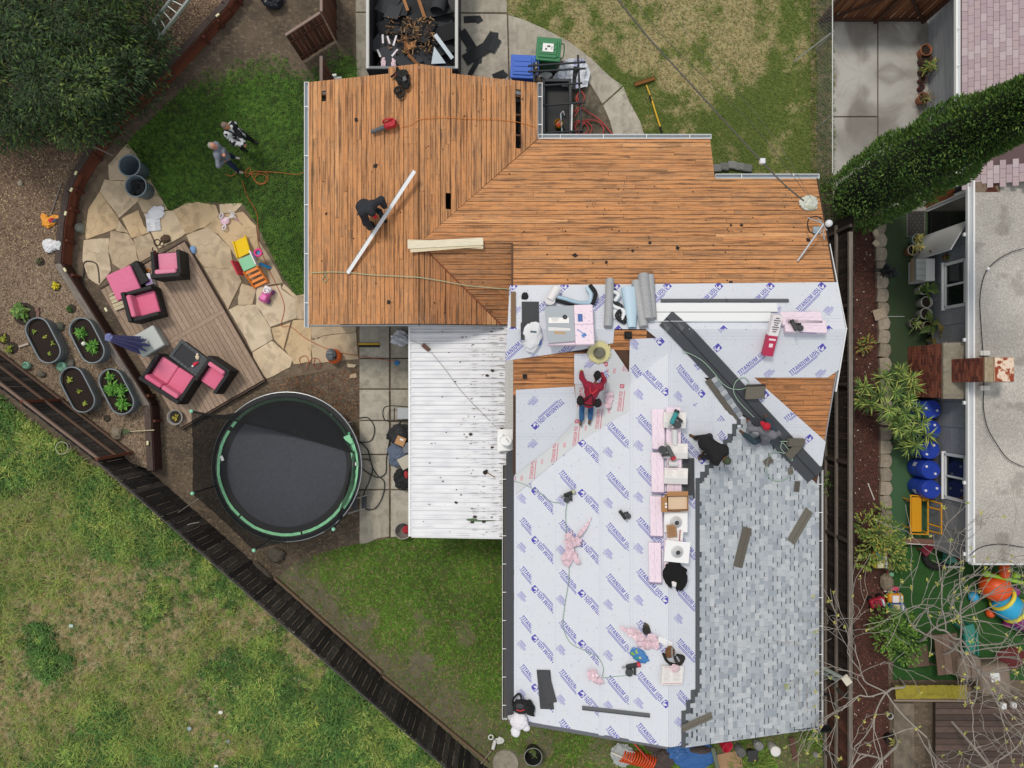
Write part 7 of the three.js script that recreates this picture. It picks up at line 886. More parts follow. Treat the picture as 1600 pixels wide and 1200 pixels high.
bits.forEach(([lb,px,py,w,d,a],i)=>{const o=thing('felt_scrap',lb,'felt scrap',K(px,py,0.05).setY(0.045 + (i===1?0.03:0)),a);part('felt',rbox(w,0.02,d,0.004),M('#2f3236',{map:T.granule,roughness:0.95}),o);part('felt',tr(rbox(w*0.4,0.018,d*0.7,0.004),w*0.4,0.012,d*0.2,0,0.5,0),M('#383b40',{map:T.granule,roughness:0.95}),o);});
solo('trash_bag','black rubbish bag at the top edge of the lawn','bag',lump(0.36,0.26,0.34,231,0.22,2.6),M('#20252e',{roughness:0.35}),K(428,1,0.1).setY(0));
const pv=thing('plastic_pipe','pair of white plastic pipes lying behind the corner of the timber roof','pipe',V(0,0,0));part('pipe',bar(K(504,120,0.4),K(526,118,0.4),0.06),M('#d8e2e0',{roughness:0.4}),pv);part('pipe',bar(K(510,124,0.35),K(534,122,0.35),0.05),M('#c0c8c8',{roughness:0.4}),pv);part('cap',bar(K(505,125,0.35),K(510,124.5,0.35),0.07),M('#2a2c2c'),pv);
const ld=thing('aluminium_ladder','aluminium ladder leaning in the corner evergreen at the top edge','ladder',V(0,0,0)),A0=K(247,62,2.2),A1=K(312,-22,2.9),B0=K(239,36,2.2),B1=K(284,-22,2.9),al=M('#b4bcba',{metalness:0.5,roughness:0.4});part('rail',beam(A0,A1,0.06,0.09),al,ld);part('rail',beam(B0,B1,0.06,0.09),al,ld);for (let i=0;i<7;i++){const t=(i + 0.4) / 7;part('rung',bar(A0.clone().lerp(A1,t),B0.clone().lerp(B1,t),0.022),al,ld);}
const es=thing('stone_edging','scalloped grey stone edging beside the upper gutter','edging',V(0,0,0));for (let i=0;i<5;i++) part('edging_stone',tr(rbox(0.32,0.14,0.26,0.05),K(1120 + i*12,258 + Math.abs(i - 2)*1.5,0.1).x,0.08,K(1120 + i*12,258 + Math.abs(i - 2)*2.4,0.1).z,0,rr(-0.2,0.2),0),M(['#8e9296','#7f8387','#989ca0'][i % 3],{map:T.concrete}),es);
}
{
const cab=(label,pts,r,c)=>solo('overhead_cable',label,'cable',tube(pts.map(([a,b,y])=>K(a,b,y)),r,60),M(c,{roughness:0.7}));
cab('thick grey overhead cable crossing the front lawn to the corner of the house',[[955,-14,5.6],[1010,55,5.3],[1080,132,5.0],[1140,198,4.7],[1190,252,4.5],[1225,288,4.4],[1256,314,4.3]],0.02,'#5e5e58');cab('thin dark overhead cable left beside the thick cable',[[985,-10,5.6],[1030,50,5.2],[1100,120,4.9],[1180,200,4.5],[1258,300,4.2]],0.007,'#55554e');cab('thin overhead wire furthest right over the front lawn',[[1030,-10,5.6],[1080,60,5.2],[1150,140,4.9],[1220,230,4.5],[1268,312,4.2]],0.005,'#6a6a60');
const ins=thing('cable_clamp','small white clamp box hanging on the thick overhead cable','clamp',K(1191,252,4.5));part('box',rbox(0.14,0.12,0.14,0.02),M('#dfe2ea'),ins);part('clip',rbox(0.05,0.06,0.16,0.01,0.06,0,0),M('#6c7076'),ins);
const pt=thing('bag_of_fittings','crumpled clear and white plastic at the right corner of the timber roof','plastic',RP(1262,318,0.04));part('plastic',lump(0.24,0.07,0.2,241,0.4,3),M('#ccd2c8',{roughness:0.3}),pt);part('flap',tr(lump(0.16,0.04,0.1,243,0.4),0.05,0.05,0.1),M('#b4bca8',{roughness:0.3}),pt);
const an=thing('antenna','grey television antenna mast lying across the right edge of the timber roof','antenna',V(0,0,0)),al=M('#b9bfc6',{metalness:0.5,roughness:0.4}),top=K(1287,350,3.95),foot=RP(1246,408,0.06);part('mast',bar(top,foot,0.028,10),al,an);part('cap',ball(0.1,K(1295,349,4.0).x,4.0,K(1295,349,4.0).z),M('#dce2ea',{roughness:0.4}),an);part('bracket',merge([bar(top,K(1262,340,3.7),0.014),bar(K(1284,345,3.9),K(1288,374,3.7),0.018),bar(K(1278,342,3.9),K(1292,360,3.9),0.018)]),al,an);part('box',rbox(0.22,0.1,0.2,0.03,RP(1276,360,0.06).x,RP(1276,360).y + 0.07,RP(1276,360,0.06).z),M('#9cb0bc',{roughness:0.4}),an);part('cable',tube([[1273,366],[1265,362],[1262,352],[1264,342],[1275,338],[1286,343]].map(([a,b])=>K(a,b,3.6)),0.016,40),M('#2a2826'),an);
}
// ---------- right-hand yards ----------
rnd=rng(909);
{
const drum=thing('plastic_drum','blue plastic drum tucked beside the brick chimney base','drum',V(0,0,0),0,'blue drums along the grey wall'),bl=M('#2744ae',{roughness:0.42}),wc=M('#e4e6ea',{roughness:0.4});
part('body',lathe([[0.01,0.01],[0.28,0.01],[0.3,0.06],[0.3,0.26],[0.315,0.29],[0.3,0.32],[0.3,0.58],[0.315,0.61],[0.3,0.64],[0.3,0.8],[0.275,0.85],[0.25,0.835],[0.01,0.835]],32),bl,drum);part('rim',ring(0.275,0.016,0,0.85,0),bl,drum);for (const a of [0.2,3.34]) part('bung',cyl(0.038,0.038,0.03,Math.cos(a)*0.18,0.85,Math.sin(a)*0.18,16),wc,drum);part('label',tr(new THREE.CylinderGeometry(0.317,0.317,0.18,10,1,true,4.5,0.45),0,0.45,0),M('#b8c0d0'),drum);
[[1455,639.6,0],[1455,671.5,1.2,'blue plastic drum half covered by the spiky shrub, second from the chimney'],[1453,702.7,1.1,'blue plastic drum in the middle of the row, third from the chimney'],[1454,734.4,-0.5,'blue plastic drum above the one touching the yellow bench'],[1454.6,764.6,0.4,'blue plastic drum touching the yellow bench']].forEach(([x,y,a,lb],i)=>{const o=i?copyOf(drum,lb):drum;o.position.copy(K(x,y,0.85).setY(0.02));o.rotation.y=a;});
const b=thing('metal_bench','yellow metal tube bench with an open back standing against the grey wall','bench',V(0,0,0)),ye=M('#d79a1c',{roughness:0.45}),T2=(l,h,c=false)=>{const p=l.map(([x,y,hh])=>K(x,y,hh??h)),g=p.map((q)=>ball(0.026,q.x,q.y,q.z));for (let i=0;i + (c?0:1)<p.length;i++) g.push(bar(p[i],p[(i + 1) % p.length],0.024));return merge(g);};
part('seat',(()=>{const q=PL([[1425,777],[1440,777],[1440,831],[1425,831]],0.5);return prism(q,0.5,0.03,{bevel:0.006});})(),ye,b);part('seat_slat',prism(PL([[1441.5,777],[1448,777],[1448,783],[1441.5,783]],0.5),0.495,0.03),ye,b);part('seat_frame',T2([[1423,774],[1450,776],[1450,835],[1423,834]],0.52,true),ye,b);part('back_frame',T2([[1450,781,0.5],[1471,787,1.0],[1471,834,1.0],[1450,829,0.5]],0.5),ye,b);part('back_bar',T2([[1450,792,0.55],[1470,797,0.95]]),ye,b);part('back_bar',T2([[1450,818,0.55],[1470,824,0.95]]),ye,b);for (const [x,y] of [[1424,782],[1424,826],[1448,778],[1448,832]]){const p=K(x,y,0.5);part('leg',bar(p.clone().setY(0.02),p,0.022),ye,b);} part('wooden_foot',beam(K(1415,783,0.05),K(1424,782,0.05),0.06,0.05),M('#9a7a50',{map:T.plank}),b);
}
function pot(label,px,py,r,h,c,rimc,pl,y0=0.02){const o=thing('flower_pot',label,'plant pot',K(px,py,h).setY(y0));part('pot',lathe([[0.01,0.005],[r*0.7,0.005],[r*0.95,h*0.86],[r,h*0.87],[r,h],[r*0.88,h],[r*0.84,h*0.8],[0.01,h*0.78]],24),M(c,{map:T.grain,roughness:0.75}),o);part('rim',ring(r*0.95,r*0.07,0,h,0,28,6),M(rimc||c,{map:T.grain}),o);part('soil',cyl(r*0.85,r*0.85,0.02,0,h*0.8,0),M('#33261f',{map:T.granule}),o);if (pl){const Lv=new Leaves();for (let i=0;i<pl[0];i++) rosette(Lv,V(rr(-0.05,0.05),h*0.85 + rr(0,pl[4]||0.1),rr(-0.05,0.05)),pl[1],pl[2],pl[3],pl[5],0.7,0.3);part('plant',Lv.geo(),leafM,o);} return o;}
const gv=['#5f7a34','#4c6a2a','#78904a'],pale=['#c2b472','#a8a35a','#8a8c48'];
pot('terracotta pot with bare soil, topmost of the row by the grey garage wall',1447,78,0.19,0.34,'#b06a48','#c0805a');pot('dark brown pot beneath the terracotta pot by the garage wall',1447,92,0.2,0.3,'#5a3c2e');pot('pot full of broad yellow green leaves in the garage wall row',1446,108,0.17,0.3,'#5c3e30',null,[5,9,0.34,0.07,0.25,pale.concat(gv)]);pot('small brown pot below the leafy pot by the garage wall',1442,124,0.11,0.24,'#6a4030');pot('small dark red pot in the garage wall row',1440,137,0.1,0.2,'#6c2a26');pot('terracotta pot with spiky leaves, lowest by the garage wall',1443,153,0.18,0.3,'#b4704e',null,[2,12,0.4,0.035,0.1,['#7c8a4a','#6a7240','#8c6a4a']]);
pot('teal glazed pot with yellowing leaves by the white door',1434,374,0.19,0.36,'#8fa8a4','#a8c0bc',[3,8,0.26,0.08,0.1,pale]);pot('white rimmed terracotta pot below the teal pot',1426,391,0.17,0.36,'#b87a58','#d8d2c6',[1,7,0.2,0.06,0.1,pale]);pot('small green rimmed pot with pale yellow leaves between the teal and terracotta pots',1437,385,0.12,0.34,'#a8a878','#c8c488',[3,8,0.22,0.07,0.1,['#d4cc8a','#c0b86a']]);pot('small brown pot standing on the white grill cabinet',1453,409,0.1,0.2,'#8c6a3e','#a8844e',[1,6,0.12,0.03,0.05,gv],0.92);
pot('white pot of tall green leaves below the grill cabinet',1444,452,0.17,0.4,'#cfd0cc','#e4e6e4',[3,6,0.55,0.1,0.3,gv]);pot('white pot with bare brown soil, upper of two side by side',1448,472,0.19,0.44,'#c8c6c0','#d8d6d0');pot('white pot with bare brown soil, just below its twin',1447,490,0.19,0.44,'#c8c6c0','#d4d2cc',[1,3,0.4,0.12,0.3,gv]);pot('grey pot with a spiky aloe at the edge of the green mat',1429,505,0.16,0.34,'#9a968c',null,[2,12,0.36,0.05,0.1,['#7c9052','#96a060','#5c7238']]);pot('beige pot with large round leaves beside the brick chimney base',1450,510,0.18,0.42,'#b8ae8e','#c8c0a2',[2,3,0.5,0.22,0.5,['#5c6a34','#4a5c2a']]);pot('dark glazed pot with large brown green leaves against the chimney',1464,526,0.16,0.36,'#2c2a2c','#c8cccc',[2,4,0.5,0.24,0.6,['#7a7038','#5c5a2c']]);
{
const m=thing('door_mat','dark grey ribbed door mat in front of the white door','mat',K(1430.5,350,0.03).setY(0.03));part('mat',rbox(0.58,0.02,0.84,0.006,0,0.01,0),M('#4a4a48',{map:T.weave}),m);part('border',merge([box(0.6,0.024,0.03,0,0.012,-0.42),box(0.6,0.024,0.03,0,0.012,0.42),box(0.03,0.024,0.84,-0.29,0.012,0),box(0.03,0.024,0.84,0.29,0.012,0)]),M('#6a6a68'),m);
const g=thing('grill_cabinet','pale grey grill cabinet with wooden side shelf against the neighbouring house','cabinet',K(1442,422,0.7).setY(0.02));part('cabinet',rbox(0.42,0.78,0.72,0.03,0.12,0.4,0),M('#d6d8d8',{roughness:0.45}),g);part('lid',rbox(0.3,0.16,0.7,0.05,-0.14,0.76,0),M('#a3a8a6',{roughness:0.45}),g);part('shelf',rbox(0.06,0.04,0.74,0.01,-0.34,0.66,0),M('#8a6a44',{map:T.plank}),g);part('lid_ribs',merge([-0.2,0,0.2].map((z)=>box(0.28,0.012,0.02,-0.14,0.846,z))),M('#8b9090'),g);
const o=thing('black_ornament','black spiky leafed ornament with a long thin stake over the stone edging','ornament',V(0,0,0)),Lv=new Leaves();for (const [x,y,h] of [[1379,424,0.6],[1391,428,0.9],[1385,421,0.7],[1395,424,1.0]]) rosette(Lv,K(x,y,h),18,0.3,0.06,['#0f1114','#1b1f24','#242a30'],0.5,0.2);part('leaves',Lv.geo(),leafM,o);part('core',tr(lump(0.22,0.12,0.14,251,0.35,3),K(1388,425,0.8).x,0.7,K(1388,425,0.8).z),M('#121416'),o);part('stake',bar(K(1332,425,0.06),K(1380,424,0.6),0.012),M('#2a1c1c'),o);
const E=thing('stone_edging','row of scalloped pale concrete edging blocks along the dark red mulch bed','edging',V(0,0,0)),gs=[0,1,2].map((i)=>prism([[-0.18,-0.22],[0.12,-0.22],[0.17,-0.15],[0.2 + i*0.01,0],[0.17,0.15],[0.12,0.22],[-0.18,0.22]],0.14,0.14,{bevel:0.02,scale:0.8,ox:i*0.3}));let k=0;
for (let y=333;y<830;y +=21.5){const x=y<400?1373 + (y - 333)*0.04:y<600?1376 + (y - 400)*0.035:1383;const m=part('edging_block',gs[k % 3],M(['#b5aca0','#a8a094','#bfb6aa'][k % 3],{map:T.concrete}),E),p=K(x,y,0.08);m.position.set(p.x,0.02,p.z);m.rotation.y=rr(-0.15,0.15);k++;}
for (const [x,y,lb,a] of [[1371,350,'cream square brick, uppermost of three on the mulch edging',0],[1368,363.5,'cream square brick, middle of three on the mulch edging',0.4],[1368.5,380,'cream square brick turned cornerwise, lowest of three on the mulch edging',0.8]]) solo('cream_brick',lb,'brick',rbox(0.17,0.08,0.2,0.012),M('#d6ccae',{map:T.grain}),K(x,y,0.15).setY(0.14),a);
solo('flat_stone','pale square stone laid askew on the edging row','stone',rbox(0.42,0.06,0.36,0.02),M('#c0b2a2',{map:T.concrete}),K(1373,491,0.1).setY(0.17),0.3);
solo('white_stake','thin white stake lying on the dark mulch bed','stake',beam(K(1356,755,0.06),K(1366,781,0.06),0.03,0.02),M('#d2cec8'));const fn=bush('small_fern','small yellow green fern growing from the dark mulch bed',[[1348,540,0.25,0.2],[1356,536,0.25,0.18]],['#6a8838','#8a9a40','#a07a3a'],0.16,0.03,300);
solo('white_line','thin white joint strip across the green mat','strip',box(0.6,0.006,0.02),M('#b8bcb8'),K(1399,494.5,0.03).setY(0.028));bush('alley_weed','small green weed growing in the dark passage beside the roof',[[1292,760,0.3,0.22],[1298,750,0.3,0.2]],gv,0.16,0.04,260);
}
{
const L=[['pale weathered board lying along the passage below the shingled slope',1295,797,1296,845,0.12,'#98948c'],['grey stick leaning in the passage above the pale board',1297,776,1300,796,0.06,'#7c766e'],['second grey stick leaning in the passage',1304,778,1307,798,0.05,'#68625a'],['long thin batten lying in the passage near the white gutter',1289,690,1294,728,0.05,'#76695a'],['brown batten lying across the passage by the fence',1301,664,1330,667,0.05,'#8a6a4a'],['weathered batten lying across the upper passage',1300,975,1330,990,0.1,'#6e6660'],['dark grey beam lying across the lower passage',1290,982,1334,1005,0.14,'#5e6264']];for (const [lb,a,b,c,d,w,co] of L) solo('batten',lb,'batten',beam(K(a,b,0.15),K(c,d,0.18),w,0.04),M(co,{map:T.plank}));
const cbk=thing('cinder_block','grey hollow cinder block in the passage beside the shingled roof','block',K(1293,970,0.2).setY(0.02),-0.1);part('web',merge([box(0.4,0.2,0.03,0,0.1,-0.085),box(0.4,0.2,0.03,0,0.1,0.085),...[-0.185,0,0.185].map((x)=>box(0.03,0.2,0.2,x,0.1,0))]),M('#a5a29a',{map:T.concrete}),cbk);part('web',merge([box(0.36,0.012,0.14,0,0.02,0)]),M('#4a4844'),cbk);
const ld=thing('folded_ladder','grey green ladder with a pale square end leaning out from under the eave','ladder',V(0,0,0)),A=K(1280,1040,1.6),B=K(1322,1062,1.9);part('rail',beam(A,B,0.1,0.1),M('#79857f',{roughness:0.5}),ld);part('rail',beam(A.clone().add(V(-0.12,-0.3,0.16)),B.clone().add(V(-0.12,-0.3,0.16)),0.08,0.08),M('#66726c',{roughness:0.5}),ld);part('rung',merge(Array.from({length:5},(_,i)=>{const p=A.clone().lerp(B,(i + 0.4) / 5);return bar(p,p.clone().add(V(-0.12,-0.3,0.16)),0.03);})),M('#8c9892',{roughness:0.5}),ld);part('end_pad',tr(rbox(0.3,0.05,0.22,0.015),B.x,B.y + 0.03,B.z,0,-0.95,0),M('#d8d4c4'),ld);
const bt=thing('black_tub','large round black tub under the corner of the shingled roof','tub',K(1288,1112,0.4).setY(0.01));part('wall',lathe([[0.01,0.02],[0.5,0.02],[0.62,0.5],[0.58,0.5],[0.48,0.05],[0.01,0.05]],30),M('#191b1f',{roughness:0.5}),bt);const lv=new Leaves();rosette(lv,V(0.0,0.1,0),12,0.2,0.05,gv);part('weed',lv.geo(),leafM,bt);part('rim',ring(0.6,0.025,0,0.5,0),M('#24272b',{roughness:0.5}),bt);
solo('pale_batten','thin pinkish batten standing along the fence beside the black tub','batten',beam(K(1314,1106,0.9),K(1312,1146,0.9),0.07,0.05),M('#a88c80',{map:T.plank}));
}
{
const G=(name,label,cat,px,py,geo,c,y=0.01,o={})=>solo(name,label,cat,geo,M(c,{roughness:0.7,...o}),K(px,py,0.2).setY(y));
G('blue_tarp','rumpled bright blue tarp on the grass below the lower gable','tarp',1085,1184,merge([lump(0.75,0.12,0.42,271,0.3,2.6),tr(lump(0.4,0.14,0.3,273,0.35,3),-0.55,0,-0.1)]),'#2b5f9e',0.01,{roughness:0.45});G('brown_cloth','crumpled dark brown cloth between the blue tarp and the orange coil','cloth',1036,1188,merge([lump(0.36,0.16,0.34,275,0.35,3),tr(lump(0.3,0.14,0.24,277,0.35,3),-0.3,0,-0.5)]),'#463c38');G('brown_cloth','folded dark brown cloth lying on the upper edge of the blue tarp','cloth',1094,1170,lump(0.34,0.14,0.1,278,0.3,3),'#4a403c',0.14);G('grey_plastic','crumpled grey plastic left of the orange coil','plastic',974,1182,lump(0.36,0.16,0.36,279,0.35,3),'#a8aeb0',0.01,{roughness:0.35});
const oc=thing('orange_mesh','coil of bright orange safety mesh on the grass below the gable','mesh',K(996,1186,0.2).setY(0.02),-0.25);for (let i=0;i<13;i++) part('coil',tr(new THREE.TorusGeometry(0.2,0.03,6,20),(i - 6)*0.085,0.16,0,0,Math.PI / 2 - 0.3,0),M('#d2501e',{roughness:0.5}),oc);part('stake',beam(V(-0.3,0.3,-0.55),V(0.5,0.34,0.0),0.05,0.04),M('#b03a34'),oc);part('rod',beam(V(-0.9,0.3,-0.06),V(-0.2,0.34,0.05),0.04,0.03),M('#d8d0c0'),oc);
const rp2=thing('red_bucket','red plastic bucket below the shingled gable edge','bucket',K(1131,1163,0.3).setY(0.02),0.2);part('bucket',tr(lathe([[0.01,0.01],[0.14,0.01],[0.19,0.34],[0.17,0.34],[0.13,0.03],[0.01,0.03]],22),0,0,0,0.35,0,-0.3),M('#b8203c',{roughness:0.45}),rp2);part('rim',tr(ring(0.185,0.014,0,0.34,0),0,0,0,0.35,0,-0.3),M('#c8304a'),rp2);
solo('green_post','grey green post standing beside the blue tarp','post',beam(K(1113,1168,0.2),K(1122,1204,0.2),0.12,0.1),M('#6f7c6c',{map:T.plank}));solo('cardboard_sheet','flat tan cardboard sheet on the grass right of the blue tarp','cardboard',tr(rbox(0.8,0.03,0.6,0.006),0,0,0,0,0.2,0),M('#b2906e',{map:T.grain}),K(1140,1190,0.05).setY(0.04));
for (const [px,py,h,lb,c,fill] of [[1158,1176,0.4,'grey plastic bucket with a residue, left of the dark lid','#8a8e90',1],[1186,1166,0.3,'pale grey plastic bucket lying behind the dark lid','#a4a8aa',0],[1212,1174,0.42,'white bucket with a closed white lid on the grass','#d8d8d6',2]]){const o=thing('plastic_bucket',lb,'bucket',K(px,py,h).setY(0.01));part('bucket',lathe([[0.01,0.01],[0.13,0.01],[0.155,h],[0.14,h],[0.12,0.03],[0.01,0.03]],24),M(c,{roughness:0.5}),o);if (fill===1) part('residue',cyl(0.135,0.135,0.01,0,h - 0.06,0),M('#6c6e6e',{map:T.granule}),o);if (fill===2) part('lid',lathe([[0.0,h + 0.03],[0.13,h + 0.03],[0.14,h + 0.012],[0.165,h + 0.012],[0.165,h - 0.02]],24),M('#e8e8e6',{roughness:0.4}),o);part('handle',tr(new THREE.TorusGeometry(0.15,0.006,6,18,Math.PI),0,h - 0.05,0,1.3,0,0),M('#b8b8b8'),o);}
const dl=thing('dark_lid','dark grey rounded lid with a small yellow dot between the buckets','lid',K(1176,1181,0.3).setY(0.3),0.1);part('lid',rbox(0.36,0.06,0.36,0.14,0,0,0),M('#303234',{roughness:0.5}),dl);part('dot',cyl(0.02,0.02,0.01,0.05,0.036,0.13),M('#e0b83a'),dl);part('body',cyl(0.14,0.12,0.28,0,-0.15,0),M('#2a2c2e'),dl);
solo('brown_plank','reddish brown plank lying upright in the grass by the corner of the roof','plank',beam(K(1236,1152,0.08),K(1243,1188,0.08),0.16,0.05),M('#6e4e44',{map:T.plank}));solo('grey_rock','small grey rock in the grass near the brown plank','stone',lump(0.1,0.07,0.09,281,0.3),M('#8c8e90'),K(1275,1179,0.05).setY(0.01));bush('grass_tuft','tuft of long grass below the shingled gable edge',[[1158,1194,0.15,0.25],[1175,1198,0.15,0.25],[1192,1190,0.15,0.22]],['#6a8434','#86983e','#54702a'],0.24,0.025,200);
const ph=thing('black_pot','large round black plant pot with a pale rim below the papered roof','plant pot',K(833,1182,0.4).setY(0.01));part('wall',lathe([[0.01,0.02],[0.22,0.02],[0.3,0.42],[0.28,0.42],[0.2,0.05],[0.01,0.05]],28),M('#1b1d1c',{roughness:0.5}),ph);part('rim',ring(0.285,0.014,0,0.42,0),M('#8a8e8c'),ph);const lv=new Leaves();for (let i=0;i<5;i++) rosette(lv,V(rr(-0.12,0.12),0.1,rr(-0.12,0.12)),8,0.16,0.03,['#4c6a2c','#6c7a3c']);part('weeds',lv.geo(),leafM,ph);part('stick',bar(V(0.02,0.1,0.1),V(0.05,0.34,0.0),0.01),M('#b8b4a4'),ph);
solo('concrete_disc','round grey concrete slab at the bottom edge beside the fence','slab',cyl(0.42,0.44,0.08,0,0.04,0,28),M('#b0aca2',{map:T.concrete}),K(790,1192,0.05).setY(0.01));const wp=thing('white_fitting','white pipe fitting with a ring and a stake near the bottom of the fence','fitting',V(0,0,0));part('ring',tr(ring(0.075,0.02,0,0,0),K(767,1152,0.2).x,0.2,K(767,1152,0.2).z),M('#dcdedc'),wp);part('pipe',bar(K(774,1156,0.15),K(770,1170,0.15),0.06),M('#d8dad8'),wp);part('splash',lump(0.14,0.03,0.1,3,0.5,3).translate(K(780,1157,0.1).x,0.08,K(780,1157,0.1).z),M('#d0d4d0'),wp);part('stake',beam(K(768,1173,0.1),K(744,1202,0.1),0.035,0.03),M('#8a8274'),wp);
}
{
const P=(c)=>M(c,{roughness:0.45}),toy=(name,label,px,py,parts,h=0.3,turn=0)=>{const o=thing(name,label,'toy',K(px,py,h).setY(0.04),turn);for (const [nm,g,c] of parts) part(nm,g,P(c),o);return o;};
const car=(c,c2)=>[['body',rbox(0.5,0.22,0.3,0.08,0,0.2,0),c],['seat',rbox(0.22,0.1,0.24,0.04,-0.06,0.33,0),c2],['windscreen',rbox(0.06,0.14,0.24,0.02,0.12,0.34,0),'#d8e0e4'],['wheels',merge([-0.16,0.16].flatMap((x)=>[-0.16,0.16].map((z)=>cyl(0.09,0.09,0.06,x,0.09,z,14,Math.PI / 2)))),'#1d1d1f']];
toy('toy_car','orange ride-on toy with a bright blue seat among the leaves by the fence',1375,868,car('#c98a3c','#38a8cc'));toy('toy_car','bright yellow ride-on toy below the orange one by the fence',1376,881,car('#d2c02c','#e8e4b8'));toy('toy_truck','yellow and white toy truck by the fence under the bare branches',1400,935,car('#e09a2a','#e8e2e0'));toy('toy_car','red toy car lying at the fence left of the yellow truck',1372,942,car('#b02a40','#8c2238'),0.3,0.3);toy('toy_truck','blue toy with a pale front below the yellow truck',1402,949,car('#2f62a8','#c8b898'));toy('toy_blocks','pink, white and blue toy blocks above the yellow truck',1399,922,[['block',rbox(0.26,0.14,0.14,0.04,0.06,0.08,0),'#c03a5c'],['block',rbox(0.2,0.12,0.16,0.04,-0.18,0.07,0.04),'#e6dcde'],['block',rbox(0.24,0.12,0.12,0.04,0.08,0.07,0.16),'#2f56a0']]);solo('garden_stone','grey boulder standing by the fence beside the toy row','stone',lump(0.22,0.14,0.28,291,0.15),M('#8f8b82',{map:T.stone}),K(1384,909,0.1).setY(0.03));toy('toy_spade','small red and green toy beside the grey boulder',1394,903,[['shaft',rbox(0.05,0.06,0.3,0.02,-0.04,0.06,0),'#c03030'],['blade',rbox(0.16,0.08,0.14,0.03,0.08,0.06,-0.06),'#7ab890']]);
const bd=thing('timber_border','brown timber board with a pale edge dividing the two green mats','board',V(0,0,0));part('board',beam(K(1414,844,0.3),K(1476,848,0.3),0.16,0.05),M('#8a6658',{map:T.plank}),bd);part('pale_edge',beam(K(1414,848.5,0.3),K(1474,852,0.3),0.05,0.05),M('#cfc8c2'),bd);part('riser',beam(K(1414,845,0.15),K(1476,849,0.15),0.06,0.26),M('#5c4034',{map:T.plank}),bd);
const ch=(label,px,py,c,t,s=1)=>{const o=thing('child_chair',label,'chair',K(px,py,0.3).setY(0.03),t);part('seat',rbox(0.34*s,0.05,0.36*s,0.02,0,0.28,0),P(c),o);for (let i=0;i<4;i++) part('slat',rbox(0.07*s,0.4,0.03,0.012,(i - 1.5)*0.085*s,0.5,-0.18*s),P(c),o);for (const x of [-1,1]) for (const z of [-1,1]) part('leg',rbox(0.04,0.28,0.04,0.012,x*0.14*s,0.14,z*0.14*s),P(c),o);return o;};
ch('small green plastic chair beside the corner of the neighbouring roof',1484,868,'#3f8a78',1.5,1.3);ch('small crimson plastic chair under the eave of the neighbouring house',1502,868,'#a02a4c',1.2);ch('tilted crimson plastic chair beside the timber board',1447,860,'#8c2440',0.7,0.8);const ty=thing('play_ring','black rubber ring lying on the dark green mat beside the green chair','ring',K(1462,868,0.1).setY(0.03));part('tube',ring(0.36,0.1,0,0.1,0,32,12),M('#1a1a1a',{roughness:0.85}),ty);part('tread',merge(Array.from({length:24},(_,i)=>tr(box(0.03,0.16,0.03),Math.cos(i*0.262)*0.455,0.1,Math.sin(i*0.262)*0.455))),M('#222222'),ty);solo('white_board','white narrow board lying below the tyre and green chair','board',beam(K(1468,885,0.06),K(1504,886,0.06),0.06,0.05),M('#d8d6d0'));
const cp=thing('play_caterpillar','large colourful segmented play figure with an orange, blue and purple body on the green mat','play figure',K(1556,932,0.5).setY(0.02)),bl=(c,x,z,r,y=0.5)=>[ball(r,x,y,z,1,1,1,20),c];for (const [nm,[g,c]] of [['head',bl('#e2551e',-0.04,-0.32,0.46)],['body_segment',bl('#2aa6d6',0.36,0.3,0.44)],['body_segment',bl('#8a2a80',0.86,0.62,0.46)],['body_segment',bl('#8a2a80',1.3,0.95,0.42)],['cap',[rbox(0.3,0.3,0.5,0.14,-0.02,0.9,-0.95),'#e2551e']],['antenna_ball',bl('#9ad03c',-0.6,-0.86,0.12,0.9)],['antenna_ball',bl('#9ad03c',0.34,-0.8,0.12,0.9)],['foot',bl('#38a0d0',-0.5,0.12,0.16,0.16)],['foot',bl('#e2551e',0.06,0.66,0.14,0.14)],['foot',bl('#8a2a80',0.72,-0.1,0.17,0.3)],['foot',bl('#a0307c',0.62,0.98,0.14,0.14)],['foot',bl('#2aa6d6',0.9,1.02,0.15,0.15)]]) part(nm,g,P(c),cp);part('collar',tube([V(-0.62,0.75,-0.82),V(-0.2,0.8,-0.74),V(0.3,0.8,-0.62),V(0.8,0.7,-0.48)],0.07,30),P('#9ad03c'),cp);part('stripe',tr(new THREE.TorusGeometry(0.4,0.06,8,28),0.2,0.5,0.06,0,0.9,0),P('#e4d84c'),cp);part('stripe',tr(new THREE.TorusGeometry(0.4,0.06,8,28),0.6,0.5,0.46,0,0.9,0),P('#e4d84c'),cp);
const sl=thing('toy_slide','teal plastic slide on the dark green mat under the bare branches','slide',K(1511,1002,0.3).setY(0.02),ANG(0,0,14,46));part('chute',merge([rbox(1.0,0.05,0.34,0.02,0.05,0.4,0,0,0,-0.35),rbox(1.0,0.14,0.05,0.02,0.05,0.45,-0.19,0,0,-0.35),rbox(1.0,0.14,0.05,0.02,0.05,0.45,0.19,0,0,-0.35)]),P('#3a9484'),sl);part('platform',rbox(0.3,0.08,0.36,0.03,-0.52,0.6,0),P('#2f7f72'),sl);for (const z of [-0.15,0.15]) part('leg',rbox(0.08,0.6,0.06,0.02,-0.56,0.3,z),P('#2f7f72'),sl);
